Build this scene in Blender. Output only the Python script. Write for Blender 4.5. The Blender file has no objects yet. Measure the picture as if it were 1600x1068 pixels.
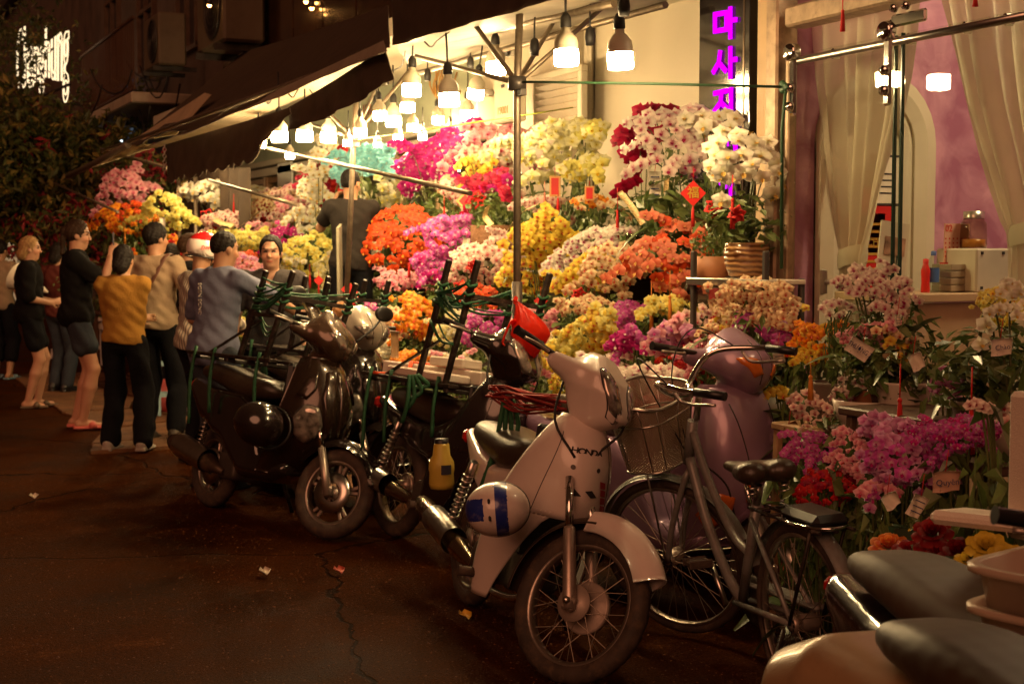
import bpy, bmesh, math, random
import numpy as np
from mathutils import Vector, Matrix, Euler

SC = bpy.context.scene
COL = SC.collection
R = math.radians
rnd = random.Random(7)

# ------------------------------------------------------------------ camera, light, exposure
CAM = Vector((0.0, 0.0, 1.52))
F = 2222.0                      # focal length in photograph pixels (50 mm on 36 mm)
YAW, TILT = R(25.7), R(3.58)
cam_data = bpy.data.cameras.new('camera')
cam_data.sensor_width = 36.0
cam_data.lens = F / 1600.0 * 36.0
cam_data.clip_start = 0.05
cam_data.clip_end = 400.0
cam_data.dof.use_dof = True
cam_data.dof.focus_distance = 5.2
cam_data.dof.aperture_fstop = 6.3
cam = bpy.data.objects.new('camera', cam_data)
cam.location = CAM
cam.rotation_euler = (R(90) - TILT, 0, -YAW)
COL.objects.link(cam)
SC.camera = cam

world = bpy.data.worlds.new('World')
SC.world = world
world.use_nodes = True
_wn = world.node_tree.nodes
_wn['Background'].inputs[0].default_value = (1.0, 0.34, 0.13, 1)   # town glow on a night sky
_wn['Background'].inputs[1].default_value = 0.03

sun_data = bpy.data.lights.new('street_glow', 'SUN')
sun_data.energy = 1.0
sun_data.color = (1.0, 0.40, 0.20)
sun_data.angle = R(40)
sun = bpy.data.objects.new('street_glow', sun_data)
sun.rotation_euler = (R(60), 0, R(-44))
COL.objects.link(sun)

BULB_POWER = 315.0
BULB_COLOR = (1.0, 0.69, 0.32)
SC.view_settings.view_transform = 'Standard'
SC.view_settings.look = 'None'
SC.view_settings.gamma = 1.0
SC.view_settings.use_curve_mapping = False
SC.view_settings.exposure = 0.0
SC.render.engine = 'CYCLES'
SC.cycles.use_denoising = True
SC.cycles.sample_clamp_indirect = 3.0
SC.cycles.sample_clamp_direct = 0.0
SC.cycles.max_bounces = 6
SC.cycles.diffuse_bounces = 3
SC.cycles.transparent_max_bounces = 12
SC.cycles.caustics_reflective = False
SC.cycles.caustics_refractive = False

# ------------------------------------------------------------------ measuring from the photograph
_sy, _cy, _st, _ct = math.sin(YAW), math.cos(YAW), math.sin(TILT), math.cos(TILT)
FW = Vector((_sy, _cy, 0)); RT = Vector((_cy, -_sy, 0)); UPV = Vector((0, 0, 1))
def _ray(px, py):
    a = (px - 800) / F; b = (534 - py) / F
    fw = Vector((_sy * _ct, _cy * _ct, -_st)); up = Vector((_sy * _st, _cy * _st, _ct))
    return fw + RT * a + up * b
def PX(px, py, x):              # point of that pixel's sight line on the plane x
    r = _ray(px, py); return CAM + r * (x / r.x)
def PY(px, py, y):
    r = _ray(px, py); return CAM + r * (y / r.y)
def PZ(px, py, z=0.0):
    r = _ray(px, py); return CAM + r * ((z - CAM.z) / r.z)
def PD(px, py, d):
    r = _ray(px, py); return CAM + r * (d / r.dot(FW))
def mpp(p):                     # metres per photograph pixel at point p
    return (Vector(p) - CAM).dot(FW) / F

# ------------------------------------------------------------------ materials
_mats = {}
def _newmat(name):
    m = bpy.data.materials.new(name); m.use_nodes = True
    nt = m.node_tree
    return m, nt, nt.nodes['Principled BSDF']
def M(name, col=(.5, .5, .5), rough=.55, metal=0.0, var=0.12, vs=6.0, bump=0.0, bs=80.0, spec=.5, coat=0.0,
      emit=0.0, ecol=None, trans=0.0, dirt=0.0, dcol=(.06, .04, .025), attr=None, sss=0.0, sheen=0.0, alpha=1.0):
    if name in _mats: return _mats[name]
    m, nt, b = _newmat(name)
    N, L = nt.nodes, nt.links
    tc = N.new('ShaderNodeTexCoord')
    if attr:
        a = N.new('ShaderNodeAttribute'); a.attribute_name = attr; src = a.outputs['Color']
    else:
        rgb = N.new('ShaderNodeRGB'); rgb.outputs[0].default_value = (*col, 1); src = rgb.outputs[0]
    if var > 0:
        nz = N.new('ShaderNodeTexNoise'); nz.inputs['Scale'].default_value = vs; nz.inputs['Detail'].default_value = 5
        L.new(tc.outputs['Object'], nz.inputs['Vector'])
        mr = N.new('ShaderNodeMapRange'); mr.inputs['From Min'].default_value = .3; mr.inputs['From Max'].default_value = .7
        mr.inputs['To Min'].default_value = 1 - var; mr.inputs['To Max'].default_value = 1 + var
        L.new(nz.outputs['Fac'], mr.inputs['Value'])
        mx = N.new('ShaderNodeVectorMath'); mx.operation = 'SCALE'
        L.new(src, mx.inputs[0]); L.new(mr.outputs[0], mx.inputs['Scale'])
        src = mx.outputs[0]
    if dirt > 0:
        n2 = N.new('ShaderNodeTexNoise'); n2.inputs['Scale'].default_value = vs * 1.7; n2.inputs['Detail'].default_value = 8
        n2.inputs['Roughness'].default_value = .7
        L.new(tc.outputs['Object'], n2.inputs['Vector'])
        m2 = N.new('ShaderNodeMapRange'); m2.inputs['From Min'].default_value = .5; m2.inputs['From Max'].default_value = .72
        m2.inputs['To Max'].default_value = dirt
        L.new(n2.outputs['Fac'], m2.inputs['Value'])
        mm = N.new('ShaderNodeMix'); mm.data_type = 'RGBA'
        L.new(m2.outputs[0], mm.inputs[0]); L.new(src, mm.inputs[6]); mm.inputs[7].default_value = (*dcol, 1)
        src = mm.outputs[2]
        ma = N.new('ShaderNodeMath'); ma.operation = 'MULTIPLY_ADD'; ma.inputs[1].default_value = .35; ma.inputs[2].default_value = rough
        L.new(m2.outputs[0], ma.inputs[0]); L.new(ma.outputs[0], b.inputs['Roughness'])
    else:
        b.inputs['Roughness'].default_value = rough
    L.new(src, b.inputs['Base Color'])
    b.inputs['Metallic'].default_value = metal
    b.inputs['Specular IOR Level'].default_value = spec
    b.inputs['Coat Weight'].default_value = coat
    b.inputs['Coat Roughness'].default_value = .06
    b.inputs['Transmission Weight'].default_value = trans
    b.inputs['Alpha'].default_value = alpha
    if sheen: b.inputs['Sheen Weight'].default_value = sheen
    if emit > 0:
        b.inputs['Emission Color'].default_value = (*(ecol or col), 1); b.inputs['Emission Strength'].default_value = emit
    if bump > 0:
        n3 = N.new('ShaderNodeTexNoise'); n3.inputs['Scale'].default_value = bs; n3.inputs['Detail'].default_value = 4
        L.new(tc.outputs['Object'], n3.inputs['Vector'])
        bp = N.new('ShaderNodeBump'); bp.inputs['Strength'].default_value = bump; bp.inputs['Distance'].default_value = .02
        L.new(n3.outputs['Fac'], bp.inputs['Height']); L.new(bp.outputs[0], b.inputs['Normal'])
    if sss > 0:                 # thin things let light through: petals, leaves, cloth
        out = N['Material Output']
        tr = N.new('ShaderNodeBsdfTranslucent'); L.new(src, tr.inputs['Color'])
        ms = N.new('ShaderNodeMixShader'); ms.inputs[0].default_value = sss
        L.new(b.outputs[0], ms.inputs[1]); L.new(tr.outputs[0], ms.inputs[2]); L.new(ms.outputs[0], out.inputs['Surface'])
    _mats[name] = m
    return m
def emis(name, col, strength):
    if name in _mats: return _mats[name]
    m = bpy.data.materials.new(name); m.use_nodes = True; nt = m.node_tree
    nt.nodes.remove(nt.nodes['Principled BSDF'])
    e = nt.nodes.new('ShaderNodeEmission'); e.inputs[0].default_value = (*col, 1); e.inputs[1].default_value = strength
    nt.links.new(e.outputs[0], nt.nodes['Material Output'].inputs['Surface'])
    _mats[name] = m
    return m
def glassmat(name, tint=(.93, .96, .93), ior=1.5, rough=0.0, fac=None):
    if name in _mats: return _mats[name]
    m = bpy.data.materials.new(name); m.use_nodes = True; nt = m.node_tree; N, L = nt.nodes, nt.links
    N.remove(N['Principled BSDF'])
    t = N.new('ShaderNodeBsdfTransparent'); t.inputs[0].default_value = (*tint, 1)
    g = N.new('ShaderNodeBsdfGlossy'); g.inputs['Roughness'].default_value = rough
    fr = N.new('ShaderNodeFresnel'); fr.inputs[0].default_value = ior
    mx = N.new('ShaderNodeMixShader')
    if fac is None:             # only the outer face of a thin pane mirrors
        ge = N.new('ShaderNodeNewGeometry'); iv = N.new('ShaderNodeMath'); iv.operation = 'SUBTRACT'; iv.inputs[0].default_value = 1
        ml = N.new('ShaderNodeMath'); ml.operation = 'MULTIPLY'
        L.new(ge.outputs['Backfacing'], iv.inputs[1]); L.new(iv.outputs[0], ml.inputs[0]); L.new(fr.outputs[0], ml.inputs[1]); L.new(ml.outputs[0], mx.inputs[0])
    else: mx.inputs[0].default_value = fac
    L.new(t.outputs[0], mx.inputs[1]); L.new(g.outputs[0], mx.inputs[2]); L.new(mx.outputs[0], N['Material Output'].inputs['Surface'])
    _mats[name] = m
    return m

# ------------------------------------------------------------------ object helpers
def tag(o, label=None, cat=None, group=None, kind=None):
    if label: o['label'] = label
    if cat: o['category'] = cat
    if group: o['group'] = group
    if kind: o['kind'] = kind
    return o
def thing(name, label, cat, loc=(0, 0, 0), rz=0.0, group=None, rot=None):
    o = bpy.data.objects.new(name, None); COL.objects.link(o)
    o.empty_display_size = .1
    o.location = loc; o.rotation_euler = rot if rot else (0, 0, rz)
    return tag(o, label, cat, group)
def link(name, me, parent=None, mw=None):
    o = bpy.data.objects.new(name, me); COL.objects.link(o)
    if parent is not None: o.parent = parent
    if mw is not None: o.matrix_basis = mw
    return o
def mesh_from(name, v, f, mats, mi=None, smooth=True, col=None, sharp=None):
    me = bpy.data.meshes.new(name)
    v = np.asarray(v, dtype=np.float32)
    me.from_pydata(v.tolist() if len(v) else [], [], f if isinstance(f, list) else f.tolist())
    for m in (mats if isinstance(mats, (list, tuple)) else [mats]): me.materials.append(m)
    n = len(me.polygons)
    if mi is not None and n: me.polygons.foreach_set('material_index', np.asarray(mi, dtype=np.int32))
    if n: me.polygons.foreach_set('use_smooth', np.asarray(smooth if not isinstance(smooth, bool) else [smooth] * n, dtype=bool))
    if col is not None:
        a = me.color_attributes.new('Col', 'FLOAT_COLOR', 'POINT')
        c = np.ones((len(v), 4), np.float32); c[:, :3] = col
        a.data.foreach_set('color', c.ravel())
    me.update()
    return me

class MB:                       # collects shapes, becomes ONE mesh object
    def __init__(s): s.v = []; s.f = []; s.m = []; s.sm = []
    def add(s, vs, fs, mi=0, smooth=True, T=None):
        b = len(s.v)
        if T is not None: vs = [T @ Vector(p) for p in vs]
        s.v += [tuple(p) for p in vs]
        s.f += [tuple(b + i for i in f) for f in fs]
        s.m += [mi] * len(fs); s.sm += [smooth] * len(fs)
        return s
    def box(s, c, d, mi=0, T=None, bev=0.0):
        x, y, z = (k / 2 for k in d); cx, cy, cz = c
        if bev <= 0:
            vs = [(cx + i * x, cy + j * y, cz + k * z) for i in (-1, 1) for j in (-1, 1) for k in (-1, 1)]
            return s.add(vs, [(0, 1, 3, 2), (4, 6, 7, 5), (0, 4, 5, 1), (2, 3, 7, 6), (0, 2, 6, 4), (1, 5, 7, 3)], mi, False, T)
        b = min(bev, x * .95, y * .95, z * .95)
        vs = []; idx = {}
        for i in (-1, 1):
            for j in (-1, 1):
                for k in (-1, 1):
                    for a in range(3):
                        p = [i * (x - b), j * (y - b), k * (z - b)]
                        p[a] = (i * x, j * y, k * z)[a]
                        idx[i, j, k, a] = len(vs); vs.append((cx + p[0], cy + p[1], cz + p[2]))
        fs = []
        def q(l, nrm):
            p = [Vector(vs[t]) for t in l]
            n = (p[1] - p[0]).cross(p[2] - p[0])
            fs.append(tuple(l) if n.dot(Vector(nrm)) > 0 else tuple(reversed(l)))
        for a in range(3):
            b1, b2 = (a + 1) % 3, (a + 2) % 3
            for sg in (-1, 1):
                l = []
                for (u, w) in ((-1, -1), (1, -1), (1, 1), (-1, 1)):
                    k = [0, 0, 0]; k[a] = sg; k[b1] = u; k[b2] = w
                    l.append(idx[k[0], k[1], k[2], a])
                n = [0, 0, 0]; n[a] = sg; q(l, n)
            for u in (-1, 1):
                for w in (-1, 1):
                    k0 = [0, 0, 0]; k0[b1] = u; k0[b2] = w; k1 = list(k0); k0[a] = -1; k1[a] = 1
                    n = [0, 0, 0]; n[b1] = u; n[b2] = w
                    q([idx[k0[0], k0[1], k0[2], b1], idx[k1[0], k1[1], k1[2], b1], idx[k1[0], k1[1], k1[2], b2], idx[k0[0], k0[1], k0[2], b2]], n)
        for i in (-1, 1):
            for j in (-1, 1):
                for k in (-1, 1): q([idx[i, j, k, 0], idx[i, j, k, 1], idx[i, j, k, 2]], (i, j, k))
        return s.add(vs, fs, mi, False, T)
    def bar(s, p, q, w, h, mi=0, up=(0, 0, 1), bev=0.0):
        p, q = Vector(p), Vector(q); d = q - p; ln = d.length
        x = d.normalized(); u = Vector(up)
        if abs(x.dot(u)) > .98: u = Vector((1, 0, 0))
        y = u.cross(x).normalized(); z = x.cross(y)
        T = Matrix(((x.x, y.x, z.x, (p.x + q.x) / 2), (x.y, y.y, z.y, (p.y + q.y) / 2), (x.z, y.z, z.z, (p.z + q.z) / 2), (0, 0, 0, 1)))
        return s.box((0, 0, 0), (ln, w, h), mi, T, bev)
    def tube(s, pts, r, n=8, mi=0, closed=False, caps=True, flat=None):
        P = [Vector(p) for p in pts]; k = len(P)
        rs = list(r) if isinstance(r, (list, tuple)) else [r] * k
        tan = []
        for i in range(k):
            a = P[(i - 1) % k] if (closed or i > 0) else P[i]; b = P[(i + 1) % k] if (closed or i < k - 1) else P[i]
            t = b - a; tan.append(t.normalized() if t.length > 1e-9 else Vector((0, 0, 1)))
        t0 = tan[0]; u = Vector((0, 0, 1)) if abs(t0.z) < .9 else Vector((1, 0, 0))
        u = (u - t0 * u.dot(t0)).normalized()
        vs = []
        for i in range(k):
            u = u - tan[i] * u.dot(tan[i])
            u = u.normalized() if u.length > 1e-6 else tan[i].orthogonal().normalized()
            w = tan[i].cross(u)
            for j in range(n):
                a = 2 * math.pi * j / n
                vs.append(P[i] + (u * math.cos(a) * (flat or 1.0) + w * math.sin(a)) * rs[i])
        fs = []
        for i in range(k if closed else k - 1):
            for j in range(n):
                a = i * n + j; b = i * n + (j + 1) % n; c = ((i + 1) % k) * n + (j + 1) % n; d = ((i + 1) % k) * n + j
                fs.append((a, b, c, d))
        s.add(vs, fs, mi, True)
        if caps and not closed:
            b = len(s.v) - k * n
            s.f += [tuple(b + j for j in reversed(range(n))), tuple(b + (k - 1) * n + j for j in range(n))]
            s.m += [mi, mi]; s.sm += [False, False]
        return s
    def lathe(s, prof, n=24, mi=0, T=None, smooth=True, wob=None):     # profile (r, z) about z
        vs = []; k = len(prof)
        for i, (r, z) in enumerate(prof):
            for j in range(n):
                a = 2 * math.pi * j / n
                rr = r + (wob(i, j) if wob else 0)
                vs.append((rr * math.cos(a), rr * math.sin(a), z))
        fs = [(i * n + j, i * n + (j + 1) % n, (i + 1) * n + (j + 1) % n, (i + 1) * n + j) for i in range(k - 1) for j in range(n)]
        s.add(vs, fs, mi, smooth, T)
        return s
    def disc(s, c, r, n=16, mi=0, T=None, nz=1):
        vs = [(c[0] + r * math.cos(2 * math.pi * j / n), c[1] + r * math.sin(2 * math.pi * j / n), c[2]) for j in range(n)]
        return s.add(vs, [tuple(range(n)) if nz > 0 else tuple(reversed(range(n)))], mi, False, T)
    def ell(s, c, r, n=16, m=10, mi=0, T=None):
        prof = [(math.sin(math.pi * i / m), -math.cos(math.pi * i / m)) for i in range(m + 1)]
        vs = []
        for (pr, pz) in prof:
            for j in range(n):
                a = 2 * math.pi * j / n
                vs.append((c[0] + r[0] * max(pr, 1e-3) * math.cos(a), c[1] + r[1] * max(pr, 1e-3) * math.sin(a), c[2] + r[2] * pz))
        fs = [(i * n + j, i * n + (j + 1) % n, (i + 1) * n + (j + 1) % n, (i + 1) * n + j) for i in range(m) for j in range(n)]
        return s.add(vs, fs, mi, True, T)
    def prism(s, poly, z0, z1, mi=0, T=None, smooth=False):            # polygon (x, y) pulled from z0 to z1
        n = len(poly)
        ar = sum(poly[i][0] * poly[(i + 1) % n][1] - poly[(i + 1) % n][0] * poly[i][1] for i in range(n))
        if ar < 0: poly = poly[::-1]
        vs = [(x, y, z0) for x, y in poly] + [(x, y, z1) for x, y in poly]
        fs = [(i, (i + 1) % n, n + (i + 1) % n, n + i) for i in range(n)]
        s.add(vs, fs, mi, smooth, T)
        b = len(s.v) - 2 * n
        s.f += [tuple(b + i for i in reversed(range(n))), tuple(b + n + i for i in range(n))]; s.m += [mi, mi]; s.sm += [False, False]
        return s
    def grid(s, G, mi=0, smooth=True, thick=0.0, flip=False):          # G[i][j] points; thick > 0 makes a closed slab
        a, b = len(G), len(G[0])
        P = np.array([[tuple(p) for p in row] for row in G], dtype=float)
        if thick <= 0:
            fs = [(i * b + j, i * b + j + 1, (i + 1) * b + j + 1, (i + 1) * b + j) for i in range(a - 1) for j in range(b - 1)]
            if flip: fs = [f[::-1] for f in fs]
            return s.add(P.reshape(-1, 3).tolist(), fs, mi, smooth)
        du = np.gradient(P, axis=0); dv = np.gradient(P, axis=1)
        nr = np.cross(du, dv); nr /= (np.linalg.norm(nr, axis=2, keepdims=True) + 1e-9)
        if flip: nr = -nr
        Q = P - nr * thick
        vs = P.reshape(-1, 3).tolist() + Q.reshape(-1, 3).tolist(); o = a * b
        fs = []
        for i in range(a - 1):
            for j in range(b - 1):
                q = (i * b + j, i * b + j + 1, (i + 1) * b + j + 1, (i + 1) * b + j)
                q2 = tuple(o + t for t in q)
                fs += [q[::-1], q2] if not flip else [q, q2[::-1]]
        fs = [f[::-1] for f in fs]
        rim = [(0, j) for j in range(b)] + [(i, b - 1) for i in range(1, a)] + [(a - 1, j) for j in range(b - 2, -1, -1)] + [(i, 0) for i in range(a - 2, 0, -1)]
        for k in range(len(rim)):
            p = rim[k][0] * b + rim[k][1]; q = rim[(k + 1) % len(rim)]; q = q[0] * b + q[1]
            fs.append((p, q, o + q, o + p) if not flip else (q, p, o + p, o + q))
        return s.add(vs, fs, mi, smooth)
    def mesh(s, name, mats): return mesh_from(name, s.v, s.f, mats, s.m, s.sm)
    def build(s, name, mats, parent=None, mw=None, kind=None, label=None):
        o = link(name, s.mesh(name, mats), parent, mw)
        if kind: o['kind'] = kind
        if label: o['label'] = label
        return o

def text_mesh(txt, size, depth=.002, align='CENTER', sx=1.0, bold=0.0, spacing=1.0):
    cu = bpy.data.curves.new('lettering', 'FONT'); cu.body = txt; cu.size = size; cu.extrude = depth
    cu.align_x = align; cu.align_y = 'CENTER'; cu.offset = bold; cu.space_character = spacing; cu.resolution_u = 3
    o = bpy.data.objects.new('lettering', cu); COL.objects.link(o)
    dg = bpy.context.evaluated_depsgraph_get()
    me = bpy.data.meshes.new_from_object(o.evaluated_get(dg))
    bpy.data.objects.remove(o); bpy.data.curves.remove(cu)
    if sx != 1.0:
        for v in me.vertices: v.co.x *= sx
    return me
def text(txt, size, mat, parent, mw, name='lettering', **k):
    me = text_mesh(txt, size, **k); me.materials.clear(); me.materials.append(mat)
    return link(name, me, parent, mw)
def frame(o, x, y, z=None):     # matrix with axes x, y (z = x cross y) at o
    x = Vector(x).normalized(); y = Vector(y); y = (y - x * y.dot(x)).normalized(); z = x.cross(y)
    return Matrix(((x.x, y.x, z.x, o[0]), (x.y, y.y, z.y, o[1]), (x.z, y.z, z.z, o[2]), (0, 0, 0, 1)))
def aim(o, d, up=(0, 0, 1)):    # matrix whose z looks along d
    z = Vector(d).normalized(); u = Vector(up)
    if abs(z.dot(u)) > .97: u = Vector((1, 0, 0))
    x = u.cross(z).normalized(); y = z.cross(x)
    return Matrix(((x.x, y.x, z.x, o[0]), (x.y, y.y, z.y, o[1]), (x.z, y.z, z.z, o[2]), (0, 0, 0, 1)))
def bez(p0, p1, p2, p3, n=8):
    p0, p1, p2, p3 = map(Vector, (p0, p1, p2, p3))
    return [p0 * (1 - t) ** 3 + p1 * 3 * t * (1 - t) ** 2 + p2 * 3 * t * t * (1 - t) + p3 * t ** 3 for t in [i / n for i in range(n + 1)]]
def spline(pts, n=6):           # Catmull-Rom through the points
    P = [Vector(p) for p in pts]; P = [P[0] * 2 - P[1]] + P + [P[-1] * 2 - P[-2]]; out = []
    for i in range(1, len(P) - 2):
        for k in range(n):
            t = k / n
            out.append(.5 * ((2 * P[i]) + (P[i + 1] - P[i - 1]) * t + (2 * P[i - 1] - 5 * P[i] + 4 * P[i + 1] - P[i + 2]) * t * t + (3 * P[i] - P[i - 1] - 3 * P[i + 1] + P[i + 2]) * t ** 3))
    return out + [P[-2]]
def interp(x, xs, ys): return float(np.interp(x, xs, ys))

# ------------------------------------------------------------------ smooth solids from distance fields
class SD:
    def __init__(s, lo, hi, h):
        s.h = h; s.lo = np.array(lo, float)
        n = np.ceil((np.array(hi, float) - s.lo) / h).astype(int) + 1
        s.n = n; s.ax = [(s.lo[i] + h * np.arange(n[i])).astype(np.float32) for i in range(3)]
        s.f = np.full(tuple(n), 1.0, np.float32)
    def _sl(s, lo, hi, pad):
        sl = []
        for i in range(3):
            a = int(max(0, math.floor((lo[i] - pad - s.lo[i]) / s.h))); b = int(min(s.n[i], math.ceil((hi[i] + pad - s.lo[i]) / s.h) + 1))
            if b <= a: return None, None
            sl.append(slice(a, b))
        return tuple(sl), (s.ax[0][sl[0]][:, None, None], s.ax[1][sl[1]][None, :, None], s.ax[2][sl[2]][None, None, :])
    def put(s, prim, k=.012, sub=False, pad=None):
        fn, lo, hi = prim
        sl, X = s._sl(lo, hi, pad if pad is not None else max(.03, k * 1.5))
        if sl is None: return s
        b = fn(*X).astype(np.float32); a = s.f[sl]
        if sub: b = -b; s_ = -1
        if sub:
            if k <= 0: s.f[sl] = np.maximum(a, b)
            else:
                h = np.clip(.5 - .5 * (b - a) / k, 0, 1); s.f[sl] = b * (1 - h) + a * h + k * h * (1 - h)
        else:
            if k <= 0: s.f[sl] = np.minimum(a, b)
            else:
                h = np.clip(.5 + .5 * (b - a) / k, 0, 1); s.f[sl] = b * (1 - h) + a * h - k * h * (1 - h)
        return s
    def cut(s, fn):             # keep fn <= 0
        s.f = np.maximum(s.f, fn(s.ax[0][:, None, None], s.ax[1][None, :, None], s.ax[2][None, None, :]).astype(np.float32)); return s
    def warp(s, fn):
        s.f = s.f + fn(s.ax[0][:, None, None], s.ax[1][None, :, None], s.ax[2][None, None, :]).astype(np.float32); return s
    def surf(s, smooth=1):
        f = s.f.copy(); f[0] = f[-1] = 1; f[:, 0] = f[:, -1] = 1; f[:, :, 0] = f[:, :, -1] = 1
        ins = f < 0
        c = ins[:-1, :-1, :-1].astype(np.int8)
        for d in ((1, 0, 0), (0, 1, 0), (0, 0, 1), (1, 1, 0), (1, 0, 1), (0, 1, 1), (1, 1, 1)):
            c = c + ins[d[0]:f.shape[0] - 1 + d[0], d[1]:f.shape[1] - 1 + d[1], d[2]:f.shape[2] - 1 + d[2]]
        act = (c > 0) & (c < 8)
        I = np.argwhere(act)
        if len(I) == 0: return np.zeros((0, 3)), np.zeros((0, 4), int)
        idx = np.full(act.shape, -1, np.int64); idx[tuple(I.T)] = np.arange(len(I))
        acc = np.zeros((len(I), 3)); cnt = np.zeros(len(I))
        corners = [(i, j, k) for i in (0, 1) for j in (0, 1) for k in (0, 1)]
        val = {q: f[I[:, 0] + q[0], I[:, 1] + q[1], I[:, 2] + q[2]] for q in corners}
        for a in range(3):
            for q in corners:
                if q[a]: continue
                r = list(q); r[a] = 1; r = tuple(r)
                v0, v1 = val[q], val[r]; m = (v0 < 0) != (v1 < 0)
                t = np.zeros(len(I)); t[m] = v0[m] / (v0[m] - v1[m])
                p = np.tile(np.array(q, float), (len(I), 1)); p[:, a] = t
                acc[m] += p[m]; cnt[m] += 1
        V = s.lo + (I + acc / np.maximum(cnt, 1)[:, None]) * s.h
        Fq = []
        for a in range(3):
            b, cc = (a + 1) % 3, (a + 2) % 3
            s0 = [slice(1, -1)] * 3; s0[a] = slice(0, -1); s1 = list(s0); s1[a] = slice(1, None)
            A, B = ins[tuple(s0)], ins[tuple(s1)]
            E = np.argwhere(A != B)
            if len(E) == 0: continue
            sgn = A[tuple(E.T)]
            off = np.ones(3, int); off[a] = 0
            E = E + off
            def cell(db, dc):
                q = E.copy(); q[:, b] -= db; q[:, cc] -= dc
                return idx[q[:, 0], q[:, 1], q[:, 2]]
            q = np.stack([cell(1, 1), cell(0, 1), cell(0, 0), cell(1, 0)], 1)
            q[~sgn] = q[~sgn][:, ::-1]
            Fq.append(q)
        Fq = np.concatenate(Fq); Fq = Fq[(Fq >= 0).all(1)]
        for _ in range(smooth):
            S = np.zeros_like(V); C = np.zeros(len(V))
            for e in ((0, 1), (1, 2), (2, 3), (3, 0)):
                a_, b_ = Fq[:, e[0]], Fq[:, e[1]]
                for d in range(3):
                    S[:, d] += np.bincount(a_, V[b_, d], len(V)) + np.bincount(b_, V[a_, d], len(V))
                C += np.bincount(a_, minlength=len(V)) + np.bincount(b_, minlength=len(V))
            V = V * .5 + S / np.maximum(C, 1)[:, None] * .5
        return V, Fq
    def build(s, name, mats, parent=None, mw=None, smooth=1, col=None, mi=None, T=None):
        V, Fq = s.surf(smooth)
        me = mesh_from(name, V, Fq, mats, mi(V[Fq].mean(1)) if mi else None, True, col(V) if col else None)
        if T is not None: me.transform(T)
        return link(name, me, parent, mw)

def _rot(Rm, X, c):
    x, y, z = X[0] - c[0], X[1] - c[1], X[2] - c[2]
    if Rm is None: return x, y, z
    return (Rm[0][0] * x + Rm[1][0] * y + Rm[2][0] * z, Rm[0][1] * x + Rm[1][1] * y + Rm[2][1] * z, Rm[0][2] * x + Rm[1][2] * y + Rm[2][2] * z)
def s_cone(a, b, ra, rb=None, flat=None):       # round cone; flat = (unit vector, factor) squashes across that vector
    rb = ra if rb is None else rb
    a = tuple(a); b = tuple(b)
    d = [b[i] - a[i] for i in range(3)]; L2 = sum(k * k for k in d) + 1e-12
    def fn(x, y, z):
        px, py, pz = x - a[0], y - a[1], z - a[2]
        t = np.clip((px * d[0] + py * d[1] + pz * d[2]) / L2, 0, 1)
        qx, qy, qz = px - t * d[0], py - t * d[1], pz - t * d[2]
        if flat:
            w, fac = flat
            g = (qx * w[0] + qy * w[1] + qz * w[2]) * (1 / fac - 1)
            qx, qy, qz = qx + g * w[0], qy + g * w[1], qz + g * w[2]
        return np.sqrt(qx * qx + qy * qy + qz * qz) - (ra + t * (rb - ra))
    m = max(ra, rb)
    return fn, [min(a[i], b[i]) - m for i in range(3)], [max(a[i], b[i]) + m for i in range(3)]
def s_ell(c, r, Rm=None):
    c = tuple(c)
    def fn(x, y, z):
        p = _rot(Rm, (x, y, z), c)
        q = [p[i] / r[i] for i in range(3)]
        k0 = np.sqrt(q[0] ** 2 + q[1] ** 2 + q[2] ** 2); k1 = np.sqrt((q[0] / r[0]) ** 2 + (q[1] / r[1]) ** 2 + (q[2] / r[2]) ** 2)
        return k0 * (k0 - 1) / np.maximum(k1, 1e-6)
    m = max(r)
    e = [m] * 3 if Rm is not None else r
    return fn, [c[i] - e[i] for i in range(3)], [c[i] + e[i] for i in range(3)]
def s_box(c, hs, rad=.01, Rm=None):
    c = tuple(c)
    def fn(x, y, z):
        p = _rot(Rm, (x, y, z), c)
        q = [np.abs(p[i]) - (hs[i] - rad) for i in range(3)]
        o = np.sqrt(sum(np.maximum(k, 0) ** 2 for k in q))
        return o + np.minimum(np.maximum(np.maximum(q[0], q[1]), q[2]), 0) - rad
    m = math.sqrt(sum(k * k for k in hs)); e = [m] * 3 if Rm is not None else hs
    return fn, [c[i] - e[i] for i in range(3)], [c[i] + e[i] for i in range(3)]
def s_side(poly, wfn, rad=.02):                # side outline (x, z) with half width wfn(x, z), rounded edges
    P = np.array(poly, float); n = len(P)
    def fn(x, y, z):
        xx, zz = x + 0 * z, z + 0 * x
        d = np.full(xx.shape, 1e9); ins = np.zeros(xx.shape, bool)
        for i in range(n):
            a, b = P[i], P[(i + 1) % n]; e = b - a
            wx, wz = xx - a[0], zz - a[1]
            t = np.clip((wx * e[0] + wz * e[1]) / (e @ e + 1e-12), 0, 1)
            d = np.minimum(d, (wx - t * e[0]) ** 2 + (wz - t * e[1]) ** 2)
            c1 = (a[1] <= zz) != (b[1] <= zz)
            with np.errstate(divide='ignore', invalid='ignore'):
                xi = a[0] + (zz - a[1]) / (e[1] if abs(e[1]) > 1e-9 else 1e-9) * e[0]
            ins ^= c1 & (xx < xi)
        d2 = np.sqrt(d) * np.where(ins, -1, 1) + rad
        dy = np.abs(y) - (wfn(xx, zz) - rad)
        o = np.sqrt(np.maximum(d2, 0) ** 2 + np.maximum(dy, 0) ** 2)
        return o + np.minimum(np.maximum(d2, dy), 0) - rad
    w = .45
    return fn, [P[:, 0].min(), -w, P[:, 1].min()], [P[:, 0].max(), w, P[:, 1].max()]

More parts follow.
